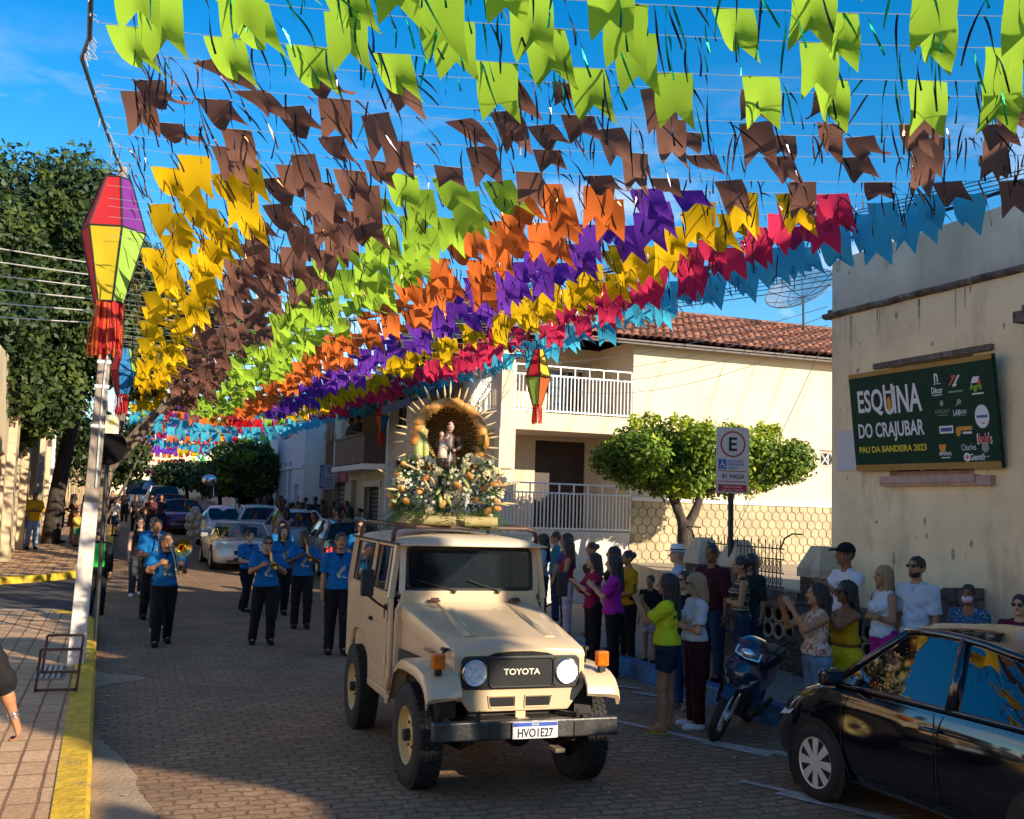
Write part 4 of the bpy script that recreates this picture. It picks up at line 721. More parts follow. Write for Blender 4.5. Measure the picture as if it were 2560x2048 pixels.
def foliage(name, blobs, n, size, mats, parent, seed=1, shell=0.45, droop=0.0, tufts=0.0, gap=0.30, topmat=None):
    rg = np.random.default_rng(seed); V = np.array([b[3]*b[4]*b[5] for b in blobs]); cnt = np.maximum(40, (n*V**0.8/(V**0.8).sum())).astype(int); P_ = []; O_ = []
    for (x, y, z, rx, ry, rz), k in zip(blobs, cnt):
        d = rg.normal(size=(k, 3)); d /= np.linalg.norm(d, axis=1)[:, None]
        rad = rg.uniform(0, 1, k)**shell
        lump = 1 + 0.16*np.sin(d[:, 0]*7+x*3)*np.sin(d[:, 1]*6+y)*np.sin(d[:, 2]*8+z) + 0.10*np.sin(d[:, 0]*17+y)*np.sin(d[:, 2]*15+x)
        rad = rad*lump; P_.append(np.c_[x+d[:, 0]*rx*rad, y+d[:, 1]*ry*rad, z+d[:, 2]*rz*rad]); O_.append(d)
    p = np.concatenate(P_); o = np.concatenate(O_)
    f1 = np.sin(p[:, 0]*2.6+1.3*np.sin(p[:, 2]*2.1))*np.sin(p[:, 1]*2.3)*np.sin(p[:, 2]*2.9+p[:, 0])
    if gap > 0: keep = ~((f1 < -0.32) & (rg.uniform(0, 1, len(p)) < gap*2)); p, o, f1 = p[keep], o[keep], f1[keep]
    k = len(p); nrm = o*0.9 + rg.normal(size=(k, 3))*0.75 + np.array([0.1, -0.25, 0.5]); nrm /= np.linalg.norm(nrm, axis=1)[:, None]
    t = rg.normal(size=(k, 3)) + np.array([0, 0, -droop]); t -= nrm*(t*nrm).sum(1)[:, None]; t /= np.linalg.norm(t, axis=1)[:, None]; b = np.cross(nrm, t)
    s = size*rg.uniform(0.6, 1.35, k)[:, None]
    v = np.empty((k, 4, 3)); v[:, 0] = p - t*s*0.55; v[:, 1] = p + b*s*0.30 - nrm*s*0.08; v[:, 2] = p + t*s*0.6 - nrm*s*0.14; v[:, 3] = p - b*s*0.30 - nrm*s*0.08
    me = bpy.data.meshes.new(name); me.vertices.add(4*k); me.vertices.foreach_set('co', v.reshape(-1)); me.loops.add(4*k); me.loops.foreach_set('vertex_index', np.arange(4*k)); me.polygons.add(k)
    me.polygons.foreach_set('loop_start', np.arange(k)*4); me.polygons.foreach_set('loop_total', np.full(k, 4))
    for m in mats: me.materials.append(m)
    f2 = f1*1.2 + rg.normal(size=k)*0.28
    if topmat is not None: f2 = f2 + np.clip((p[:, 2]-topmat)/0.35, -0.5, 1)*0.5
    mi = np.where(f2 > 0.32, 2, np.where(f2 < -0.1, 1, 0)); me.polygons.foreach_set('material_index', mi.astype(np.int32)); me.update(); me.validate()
    ob = bpy.data.objects.new(name, me); C.objects.link(ob)
    if parent: ob.parent = parent; ob.matrix_parent_inverse = parent.matrix_basis.inverted()
    return ob
def limb(g, pts, r0, r1, n=9, wob=0.0):
    N = len(pts); g.tube(pts, [lerp(r0, r1, i/(N-1)) for i in range(N)], n)
def bez(a, b, c_, n=8): return [Vector(a)*(1-t)**2 + Vector(b)*2*t*(1-t) + Vector(c_)*t*t for t in [i/n for i in range(n+1)]]
# big street trees on the left
t1 = thing('street_tree', 'huge dark leafy tree at the left edge, dark trunk behind the man in yellow', 'tree', (-2.05, 37.2, 0.6))
g = MB(); limb(g, bez((-2.05, 37.2, 0.5), (-2.0, 37.1, 2.5), (-1.5, 36.8, 5.2)), 0.30, 0.2); limb(g, bez((-1.55, 36.8, 5), (-2.6, 36.5, 6.5), (-4.2, 35.5, 8.5)), .16, .05); limb(g, bez((-1.55, 36.8, 5), (-1.0, 36, 7), (-1.8, 35, 10)), .16, .05); g.build('trunk', M_bark, t1, smooth=True, world=True)
foliage('crown', [(-3.6, 32.5, 9.3, 2.2, 2.5, 2.7), (-5.2, 31.5, 7.0, 2.5, 2.6, 2.6), (-2.6, 33.5, 6.2, 1.7, 2.0, 2.4), (-4.4, 32, 4.9, 2.2, 2.0, 1.6), (-2.1, 34, 8.2, 1.6, 1.8, 2.3), (-5.8, 30.5, 9.6, 2.0, 2.0, 2.0), (-3.2, 33, 4.3, 1.2, 1.4, 0.9), (-2.75, 28.6, 6.9, 1.0, 1.3, 1.5), (-2.7, 29.5, 5.3, .9, 1.2, 1.2), (-3.2, 28.8, 8.6, 1.0, 1.2, 1.2), (-2.0, 31, 4.6, .8, 1, .9)], 60000, 0.19, L_big, t1, 3, droop=0.5, gap=.16)
t2 = thing('street_tree', 'tall leafy tree behind the leaning pole, its branches reaching over the bunting', 'tree', (-0.55, 31.6, 0.6))
g = MB(); limb(g, bez((-0.62, 31.4, 0.3), (-0.72, 31.3, 1.8), (-0.45, 31.2, 3.0)), 0.36, 0.26, 10)
for a, b, c_, r in (((-0.45, 31.2, 2.9), (0.1, 31.0, 4.0), (1.9, 30.4, 5.6), .17), ((-0.5, 31.2, 2.8), (0.3, 30.8, 3.5), (1.0, 30.6, 5.0), .12), ((-0.5, 31.2, 2.9), (-0.6, 31.5, 5), (-1.3, 32, 9.6), .2), ((-0.45, 31.2, 3.0), (0.0, 31.4, 5), (0.6, 31.6, 7.8), .16), ((-0.5, 31.1, 2.8), (-0.2, 30.6, 3.6), (0.75, 30.2, 4.6), .08), ((-0.55, 31.1, 1.2), (0.1, 30.4, 2.4), (0.72, 30.0, 4.2), .05)): limb(g, bez(a, b, c_), r, r*.3)
g.build('trunk', M_bark2, t2, smooth=True, world=True)
foliage('crown', [(-1.7, 32, 10.0, 1.5, 1.9, 2.1), (-1.3, 31.5, 7.6, 1.6, 1.8, 2.1), (0.1, 31.6, 8.0, 1.2, 1.7, 1.6), (1.2, 31.3, 7.2, 1.4, 1.6, 1.2), (2.4, 31, 6.9, 1.0, 1.4, 0.9), (0.3, 31.5, 6.2, 1.3, 1.6, 1.2), (-1.9, 31.8, 5.4, 1.1, 1.5, 1.3), (1.9, 30.8, 5.9, 0.9, 1.1, 0.55)], 46000, 0.18, L_big, t2, 5, droop=0.5, gap=.16)
t3 = thing('street_tree', 'smaller rounded green tree on the left pavement beyond the leaning pole', 'tree', (-0.9, 46, 0.9))
g = MB(); limb(g, bez((-0.9, 46, 0.6), (-0.8, 46, 2), (-0.4, 46, 4)), .16, .1); g.build('trunk', M_bark, t3, smooth=True, world=True)
foliage('crown', [(-0.3, 46, 4.4, 1.5, 1.5, 1.5), (-0.9, 46, 3.4, 1.3, 1.4, 1.0), (0.2, 45.8, 3.6, 1.0, 1.2, 1.0), (-2.0, 47, 4.6, 1.2, 1.3, 1.4)], 9000, 0.2, L_big, t3, 7)
# clipped ficus on the terrace
t4 = thing('clipped_tree', 'flat-topped bright green clipped tree with forked trunk before the beige wall', 'tree', (11.0, 18.8, 1.12))
g = MB(); limb(g, bez((10.75, 18.8, 1.05), (10.72, 18.8, 1.7), (10.72, 18.8, 2.05), 5), .17, .15, 10)
for a, b, c_, r in (((10.72, 18.8, 1.95), (10.5, 18.8, 2.4), (10.15, 18.7, 2.95), .11), ((10.74, 18.8, 1.95), (11.05, 18.8, 2.35), (11.15, 18.8, 2.95), .11), ((10.72, 18.8, 1.8), (10.72, 19.0, 2.4), (10.6, 19.3, 3.0), .08), ((11.1, 18.8, 2.65), (11.5, 18.8, 2.8), (12.0, 18.7, 3.0), .06), ((10.2, 18.75, 2.85), (9.8, 18.7, 2.9), (9.3, 18.7, 3.0), .06)): limb(g, bez(a, b, c_), r, r*.55)
g.build('trunk', M_bark, t4, smooth=True, world=True)
bl = []
rr = random.Random(12)
for i in range(26):
    x = lerp(9.15, 12.65, (i % 13)/12)+rr.uniform(-.1, .1); e = 1-abs((x-10.9)/2.1)**2.8
    bl.append((x, 18.7+rr.uniform(-.75, .75), 3.38+0.02*(x-11)+(0.12 if i % 2 else -0.28)*e+rr.uniform(-.08, .08), .50, .55, .27+.30*max(0, e)))
bl += [(10.6, 18.7, 2.95, .8, .7, .26), (11.3, 18.7, 2.98, .9, .7, .25)]
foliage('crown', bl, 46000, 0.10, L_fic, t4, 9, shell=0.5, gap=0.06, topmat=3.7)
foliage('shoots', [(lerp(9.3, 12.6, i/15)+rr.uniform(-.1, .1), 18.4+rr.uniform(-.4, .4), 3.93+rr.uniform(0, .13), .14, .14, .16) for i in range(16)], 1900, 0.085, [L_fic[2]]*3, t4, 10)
# unseen tree crown added above the neighbour's roof to shade the street
t6 = thing('street_tree', 'unseen tree crown added over the low roofs behind the photographer to shade the street', 'tree', (10.5, -4.8, 0.15))
g = MB(); limb(g, bez((10.6, -4.8, 4.4), (10.5, -4.8, 5.2), (10.5, -4.8, 6.8), 4), .2, .12); g.build('trunk', M_bark, t6, smooth=True, world=True)
foliage('crown', [(10.5, -5.0, 7.7, .9, 1.15, 1.05), (10.5, -5.8, 7.5, .8, .8, .9)], 13000, 0.24, L_big, t6, 17, shell=.6, gap=.05)
t7 = thing('street_tree', 'tree closing the street behind the photographer, mirrored in windscreens', 'tree', (3.0, -14, 0))
g = MB(); limb(g, bez((3.0, -14, 0), (3.0, -14, 2), (2.8, -14, 4.5), 5), .25, .15); g.build('trunk', M_bark, t7, smooth=True, world=True)
foliage('crown', [(2.8, -14, 6.0, 3.2, 1.8, 2.6), (5.2, -14.5, 5.0, 1.8, 1.6, 1.7), (.4, -14.2, 4.8, 1.8, 1.5, 1.7)], 9000, 0.34, L_big, t7, 18, shell=.5)
t8 = thing('street_tree', 'broad tree rising over the low roofs far behind the photographer', 'tree', (9.6, -14.8, 0))
g = MB(); limb(g, bez((9.6, -14.8, 0), (9.6, -14.8, 3), (9.6, -14.8, 6.5), 5), .25, .15); g.build('trunk', M_bark, t8, smooth=True, world=True)
foliage('crown', [(9.6, -14.9, 7.6, 2.5, 1.6, 2.4), (7.6, -15, 6.6, 1.9, 1.5, 2.0)], 9000, 0.32, L_big, t8, 19, shell=.5)
# trees along the right of the street
t5 = thing('street_tree', 'round street tree on the right with sunlit yellow-green top, lantern before it', 'tree', (5.3, 50, 0.9))
g = MB(); limb(g, bez((6.2, 50, 0.7), (6.1, 50, 2), (5.6, 50, 3.6)), .16, .1); g.build('trunk', M_bark, t5, smooth=True, world=True)
foliage('crown', [(5.2, 50, 4.0, 1.6, 1.6, 1.1), (4.4, 50, 3.3, 1.0, 1.3, .9), (6.1, 50, 3.6, 1.0, 1.3, 1.1), (5.9, 49.6, 3.0, .9, 1, .7)], 12000, 0.2, [L_big[2], L_big[0], L_fic[0]], t5, 13, droop=0.8)
for nm, x, y, bls, sd_ in (('dark clipped round-headed tree before the street tree row', 4.2, 55, [(4.5, 55, 3.2, 1.5, 1.5, .95), (5.6, 55, 3.1, 1.2, 1.4, .9)], 14), ('dark box-clipped hedge-like tree, left of the round clipped one', 2.9, 60, [(2.9, 60, 3.45, 1.35, 1.3, .8), (2.2, 60, 3.4, .8, 1.2, .75), (3.7, 60, 3.45, .9, 1.2, .8)], 15)):
    t = thing('clipped_tree', nm, 'tree', (x+.4, y, 1.0)); g = MB(); limb(g, [(x+.5, y, .8), (x+.5, y, 2), (x+.4, y, 3)], .12, .09); g.build('trunk', M_bark, t, smooth=True, world=True); foliage('crown', bls, 7000, 0.17, L_dk, t, sd_, shell=.25, gap=.05)
# ------------------------------------------------------------------ paper lanterns
LC = {'red': (0.60, 0.022, 0.03), 'purple': (0.22, 0.03, 0.30), 'yellow': (0.80, 0.60, 0.02), 'lime': (0.42, 0.70, 0.10), 'orange': (0.72, 0.14, 0.02), 'blue': (0.02, 0.22, 0.50), 'green': (0.05, 0.42, 0.09)}
def lm(c): return mat('lantern cloth '+c, LC[c], 0.75, var=0.06, trans=0.35)
M_edge = mat('lantern black edging', (0.012, 0.012, 0.012), 0.7, var=0)
def lantern(loc, top, h1, h2, r0, r1, r2, ft, up, lo, fr, rot, label, cord=0.5):
    t = thing('paper_lantern', label, 'lantern', (loc[0], loc[1], top-h1-h2-ft)); x, y = loc; ns = 6
    ring = lambda r, z: [(x+r*math.cos(rot+2*math.pi*k/ns), y+r*math.sin(rot+2*math.pi*k/ns), z) for k in range(ns)]
    A, B, D = ring(r0, top), ring(r1, top-h1), ring(r2, top-h1-h2)
    for (P_, Q_, cs) in ((A, B, up), (B, D, lo)):
        for k in range(ns):
            g = MB(); j = (k+1) % ns
            def pt(u, v):
                p = Vector(P_[k]).lerp(Vector(P_[j]), u).lerp(Vector(Q_[k]).lerp(Vector(Q_[j]), u), v); c0 = Vector((x, y, p.z)); s_ = 1-0.05*math.sin(math.pi*u)*math.sin(math.pi*v); return tuple(c0+(p-c0)*s_)
            gr = [[pt(a/4, b/4) for a in range(5)] for b in range(5)]; g.loft(gr, closed=False); g.build('panel', lm(cs[k]), t, world=True, smooth=True)
    g = MB(); w = max(.009, r1*.032)
    for k in range(ns):
        j = (k+1) % ns
        for a, b in ((A[k], B[k]), (B[k], D[k]), (A[k], A[j]), (B[k], B[j]), (D[k], D[j])): g.tube([a, b], w, 5)
    g.build('frame', M_edge, t, world=True)
    r = random.Random(int(x*100)); 
    for cc in fr:
        g = MB()
        for k in range(34):
            a = r.uniform(0, 6.28); rad = r2*r.uniform(.75, 1.02); zz = top-h1-h2; L = ft*r.uniform(.82, 1.05); w_ = r2*.17; fl = 1+r.uniform(0, .28); ph = r.uniform(0, 6)
            row = []
            for i in range(6):
                q = i/5; rr2 = rad*(1+(fl-1)*q)+.012*math.sin(ph+5*q); aa = a+.08*math.sin(ph+3*q)
                px, py = x+rr2*math.cos(aa), y+rr2*math.sin(aa); row.append([(px-w_*.5*math.sin(aa), py+w_*.5*math.cos(aa), zz-L*q), (px+w_*.5*math.sin(aa), py-w_*.5*math.cos(aa), zz-L*q)])
            g.loft(row, closed=False)
        fo = g.build('fringe', lm(cc), t, world=True); fo['kind'] = 'stuff'
    g = MB(); g.tube([A[0], (x, y, top+cord*.4), A[3]], .006, 4); g.tube([(x, y, top+cord*.4), (x+.02, y+.05, top+cord)], .006, 4); g.build('cord', M_wire, t, world=True); return t
lantern((-0.285, 13.6), 6.12, 0.66, 0.88, 0.165, 0.385, 0.175, 0.66, ['orange', 'red', 'purple', 'red', 'red', 'purple'], ['lime', 'green', 'yellow', 'red', 'yellow', 'lime'], ['red', 'orange'], R_(-15), 'big cloth lantern of red, purple and yellow panels with red fringe beside the leaning pole')
lantern((-0.12, 24.0), 5.4, .5, .5, .12, .27, .13, .45, ['blue', 'red', 'lime', 'red', 'blue', 'lime'], ['red', 'blue', 'red', 'red', 'blue', 'blue'], ['red'], R_(10), 'small blue-bottomed lantern half hidden behind the leaning pole')
lantern((6.72, 17), 5.02, .5, .48, .08, .235, .09, .33, ['red', 'yellow', 'red', 'red', 'yellow', 'yellow'], ['orange', 'orange', 'lime', 'lime', 'orange', 'orange'], ['orange', 'red'], R_(18), 'red and lime lantern hanging in front of the white upper balcony')
lantern((7.0, 30.0), 5.25, .48, .45, .04, .215, .09, .4, ['red', 'lime', 'red', 'red', 'lime', 'lime'], ['blue', 'blue', 'orange', 'orange', 'blue', 'blue'], ['orange', 'red'], R_(12), 'green-topped lantern with blue lower panels before the dark board balcony')
lantern((6.38, 51), 5.2, .44, .42, .02, .2, .07, .45, ['lime']*6, ['red']*6, ['orange'], R_(15), 'lantern with pale green top and red bottom beside the sunlit street tree')
lantern((4.9, 72), 5.0, .5, .55, .03, .27, .08, .5, ['green']*6, ['green']*6, ['red'], R_(15), 'all green lantern far down the street above the clipped trees')
# ------------------------------------------------------------------ bunting
FC = {'lime': (0.42, 0.66, 0.05), 'brown': (0.25, 0.115, 0.08), 'yellow': (0.86, 0.52, 0.006), 'orange': (0.88, 0.20, 0.035), 'purple': (0.18, 0.042, 0.46), 'pink': (0.76, 0.035, 0.11), 'cyan': (0.07, 0.50, 0.70), 'red': (0.70, 0.012, 0.016), 'white': (0.8, 0.75, 0.75)}
FM = {k: mat('pennant cloth '+k, v, 0.8, var=0.05, vs=3, trans=0.40, spec=0.15) for k, v in FC.items()}
M_tin = [mat('green tinsel', (0.01, 0.20, 0.08), 0.22, 0.9, var=0.5, vs=40), mat('bronze tinsel', (0.16, 0.07, 0.03), 0.22, 0.9, var=0.6, vs=40), mat('dark tinsel', (0.03, 0.03, 0.045), 0.2, 0.9, var=0.6, vs=40)]
M_cord = mat('white cord', (0.35, 0.35, 0.35), 0.8, var=0)
FV = {}
def flagmesh(i, c):
    if (i, c) in FV: return FV[(i, c)]
    r = random.Random(100+i); w, h = 0.30, 0.42; nx, ny = 6, 6
    swing = R_((8, 18, 36, 52, 64, 26, 44, 76)[i % 8]); sh = r.uniform(0.0, 0.34) if i % 8 else 0.02; tw = r.uniform(-.3, .25); cu = r.uniform(-1.0, 1.7); ph = r.uniform(0, 6); curl = r.uniform(.1, 1.5) if i % 3 == 1 else r.uniform(0, .3)
    vs = []
    for b in range(ny+1):
        for a in range(nx+1):
            u = a/nx-.5; v = b/ny; L = v*(h - 0.34*h*(1-abs(u)*2))
            th = swing + cu*.35*v*v + .10*math.sin(ph+3*v+2*u); x = u*w + sh*L + .006*math.sin(ph+7*v)
            yy = math.sin(th)*L; zz = -math.cos(th)*L
            # side curl (a corner folds over) and twist
            k = max(0, (-u+.0)*1.6)*v*curl; yy -= k*.16; x += k*.20*v; zz += k*.03
            ca, sa = math.cos(tw*v), math.sin(tw*v); vs.append((x*ca-yy*sa*.5, x*sa*.8+yy, zz))
    f = [(b*(nx+1)+a, b*(nx+1)+a+1, (b+1)*(nx+1)+a+1, (b+1)*(nx+1)+a) for b in range(ny) for a in range(nx)]
    me = bpy.data.meshes.new('flag'); me.from_pydata(vs, [], f); me.materials.append(FM[c]); me.polygons.foreach_set('use_smooth', [True]*len(f)); me.update(); FV[(i, c)] = me; return me
BANDS = [(1.02, 'yellow'), (2.12, 'brown'), (3.2, 'lime'), (4.2, 'orange'), (5.02, 'purple'), (5.95, 'yellow'), (6.8, 'pink'), (99, 'cyan')]
def skew(y): return 0.33*max(0.0, 1-(y-6)/20)
strings = [5.05+.43*i for i in range(73)] + [36.2+.75*i for i in range(26)] + [57+1.0*i for i in range(13)] + [77+1.5*i for i in range(13)]
rb = random.Random(21)
for si, yl in enumerate(strings):
    near = yl < 17; far = yl > 38; ex = 7.62 if not far else 7.0
    A = Vector((-0.32, yl, 5.34+rb.uniform(-.05, .05))); B = Vector((ex, yl-skew(yl)*8, 5.42+rb.uniform(-.05, .05)))
    if far: A.z = 5.35+rb.uniform(-.1, .25)+.012*(yl-40); B.z = 5.45+rb.uniform(-.1, .25)+.012*(yl-40)
    if far: up__ = rb.choice((0, .3, .7, 1.0)); A.z += up__; B.z += up__
    sag = rb.uniform(.10, .2) if not far else rb.uniform(.45, .8)
    pos = lambda t: A.lerp(B, t) - Vector((0, 0, sag*4*t*(1-t)))
    if far:
        pal = rb.choice([['yellow', 'orange', 'purple', 'yellow', 'pink', 'cyan', 'cyan'], ['lime', 'orange', 'purple', 'yellow', 'pink', 'pink', 'cyan'], ['cyan', 'pink', 'orange', 'orange', 'red', 'lime', 'cyan'], ['cyan']*7, ['orange', 'red', 'red', 'pink', 'orange', 'yellow', 'cyan'], ['yellow', 'purple', 'purple', 'purple', 'yellow', 'cyan', 'cyan']])
        lab, grp = 'densely set mixed colour pennant string far down the street, hanging in a sagging row', 'far strings of mixed pennants'
    elif yl < 7.2: lab, grp = 'string of large lime green swallowtail pennants with green tinsel, at the top of the photo', 'near strings of lime pennants'
    elif yl < 9.75: lab, grp = 'string of brown swallowtail pennants with bronze tinsel, below the lime ones', 'near strings of brown pennants'
    elif yl < 20: lab, grp = 'string of pennants running from yellow through brown, lime, orange and purple to cyan', 'strings of banded pennants over the junction'
    else: lab, grp = 'narrower string of banded pennants, yellow left to cyan right, in front of the tall tree', 'strings of banded pennants before the tall tree'
    g = MB(); g.tube([pos(i/14) for i in range(15)], .0022 if near else .003, 4, cap=False); cd = g.build('bunting_string', M_cord); tag(cd, lab, 'bunting', grp)
    L = (B-A).length; sp = .56 if yl < 7.2 else .60 if yl < 9.75 else (.44 if not far else .40); n = int(L/sp); off = rb.uniform(.2, .8)
    for k in range(n):
        t = (k+off+rb.uniform(-.12, .12))/n
        if not (0.012 if yl < 9.75 else .05) < t < .995: continue
        if rb.random() < .04: continue
        p = pos(t)
        if far: c = pal[min(6, int(t*7))]
        elif yl < 7.2: c = 'lime'
        elif yl < 9.75: c = 'brown'
        else:
            xx = p.x + rb.uniform(-.10, .10); c = next(cn for lim, cn in BANDS if xx < lim)
            if k == 0 and yl < 26 and rb.random() < .4: c = 'red'
            if c == 'pink' and yl > 17 and rb.random() < .1: c = 'white'
        if yl < 7.2: v = rb.choice((0, 0, 1, 1, 5, 8, 9))
        elif yl < 9.75: v = rb.choice((2, 2, 3, 3, 4, 6, 10, 11, 15))
        elif yl < 15: v = rb.choice((0, 1, 1, 5, 5, 2, 6, 9, 13, 3))
        elif far: v = rb.choice((0, 0, 1, 1, 8, 9))
        else: v = rb.choice((2, 3, 4, 6, 7, 5, 1, 10, 12))
        o = bpy.data.objects.new('flag', flagmesh(v, c)); C.objects.link(o); o.parent = cd; o.location = p
        s = rb.uniform(.92, 1.06)*(.82 if 7.2 < yl < 9.75 else (.90 if yl < 9.75 else 1.0)); o.scale = (s, s, s*rb.uniform(.95, 1.08)); d = (B-A); o.rotation_euler = (rb.uniform(-.16, .16), -math.atan2(d.z, d.x)*0, math.atan2(d.y, d.x)+(rb.uniform(-.12, .1) if yl < 7.2 else rb.uniform(-.55, .25)))
    if not far:
        g = MB(); nt_ = int(L/(.16 if near else .30)); g.mi = 0
        for k in range(nt_):
            t = rb.uniform(.02, .98); p = pos(t); q = Vector((rb.uniform(-.1, .9), rb.uniform(-.3, .7), rb.uniform(-1.0, -.1))).normalized(); Ls = rb.uniform(.12, .34); w_ = .0075 if near else .009; ph = rb.uniform(0, 6); row = []; side = q.cross(Vector((rb.uniform(-1, 1), rb.uniform(-1, 1), .3))).normalized()
            ns_ = 6 if near else 3
            for i in range(ns_+1):
                u = i/ns_; m_ = p+q*(Ls*u)+Vector((.03*math.sin(ph+4*u)*u, .03*math.cos(ph+3*u)*u, -.12*u*u)); sd = (Matrix.Rotation(ph+u*2.6, 3, q) @ side)*w_; row.append([tuple(m_-sd), tuple(m_+sd)])
            g.mi = rb.choice((0, 0, 1)) if yl < 7.2 else rb.choice((0, 1)); g.loft(row, closed=False)
        mm = [M_tin[0], M_tin[2]] if yl < 7.2 else ([M_tin[1], M_tin[2]] if yl < 9.75 else [M_tin[2], M_tin[1]])
        to = g.build('tinsel', mm, cd); to['kind'] = 'stuff'
def supp(pts, r, lab, frz=True):
    g = MB(); g.tube(pts, r, 6); o = g.build('support_cable', M_wire); tag(o, lab, 'cable')
    h = MB(); r_ = random.Random(9); P_ = [Vector(p) for p in pts]
    for k in range(60):
        i = r_.randrange(len(P_)-1); p = P_[i].lerp(P_[i+1], r_.random()); d = Vector((r_.uniform(-.3, 1), r_.uniform(-.4, .4), r_.uniform(-1, .3)))*r_.uniform(.04, .16); h.tube([p, p+d*.5+Vector((0, 0, .02)), p+d], .005, 4)
    ho = h.build('string_ends', M_cord, o); ho['kind'] = 'stuff'
supp([(-.26, 15.35, 6.75), (-.34, 13.6, 6.45), (-.42, 11.2, 6.05), (-.52, 9.0, 5.78), (-.42, 8.0, 5.55), (-.36, 6.6, 5.36), (-.33, 4.8, 5.3)], .018, 'dark cable from the leaning pole top towards the viewer, tied with pale string ends')
supp([(7.64, y, 5.46-.10*math.sin((y-4)*.5)) for y in range(2, 37, 2)], .018, 'dark cable holding the cyan ends of the bunting, passing before the grey parapet')
# ------------------------------------------------------------------ the cream off-roader
M_tan = mat('cream vehicle paint', (0.64, 0.475, 0.29), 0.33, var=0.04, vs=2, spec=0.5, coat=0.35, stain=(0.48, 0.34, 0.2), sscale=2.5, samt=0.25)
M_roofp = mat('dusty cream roof', (0.60, 0.50, 0.36), 0.5, var=0.08, vs=3, stain=(0.42, 0.34, 0.24), sscale=3, samt=0.4)
M_rub = mat('tyre rubber', (0.022, 0.020, 0.019), 0.85, var=0.25, vs=8, stain=(0.10, 0.08, 0.06), sscale=5, samt=0.35); M_rim = mat('pale yellow rim', (0.62, 0.50, 0.22), 0.5, var=0.12, vs=6, stain=(0.3, 0.22, 0.12), sscale=6, samt=0.4)
M_gask = mat('black rubber seal', (0.012, 0.012, 0.012), 0.6, var=0); M_chass = mat('greasy chassis', (0.025, 0.02, 0.017), 0.7, var=0.4, vs=7); M_gry = mat('dark grey plastic', (0.020, 0.019, 0.018), 0.5, var=0.1)
M_bump = mat('scuffed dark steel', (0.075, 0.072, 0.07), 0.42, 0.55, var=0.4, vs=9, stain=(0.32, 0.29, 0.26), sscale=5, samt=0.6, bump=0.1); M_chr = mat('chrome', (0.75, 0.75, 0.75), 0.12, 1.0, var=0.03); M_amb = mat('amber lens', (0.80, 0.20, 0.008), 0.2, var=0.25, vs=30, coat=0.6, trans=0.25)
M_refl = mat('headlamp reflector', (0.88, 0.89, 0.92), 0.35, 0.15, var=0.25, vs=22, bump=0.7, bs=32); M_lens = glass('headlamp glass', (0.9, 0.9, 0.9), 0.02, 0.12); M_cgl = glass('car glass', (0.006, 0.010, 0.014), 0.02, 0.97); M_sgl = glass('side glass', (0.012, 0.014, 0.014), 0.02, 0.62)
M_plate = mat('number plate white', (0.72, 0.70, 0.70), 0.5, var=0.06, vs=8); M_pblue = mat('number plate blue', (0.03, 0.08, 0.40), 0.5, var=0); M_blk = mat('black print', (0.01, 0.01, 0.012), 0.6, var=0); M_letter = mat('cream lettering', (0.72, 0.66, 0.52), 0.5, var=0)
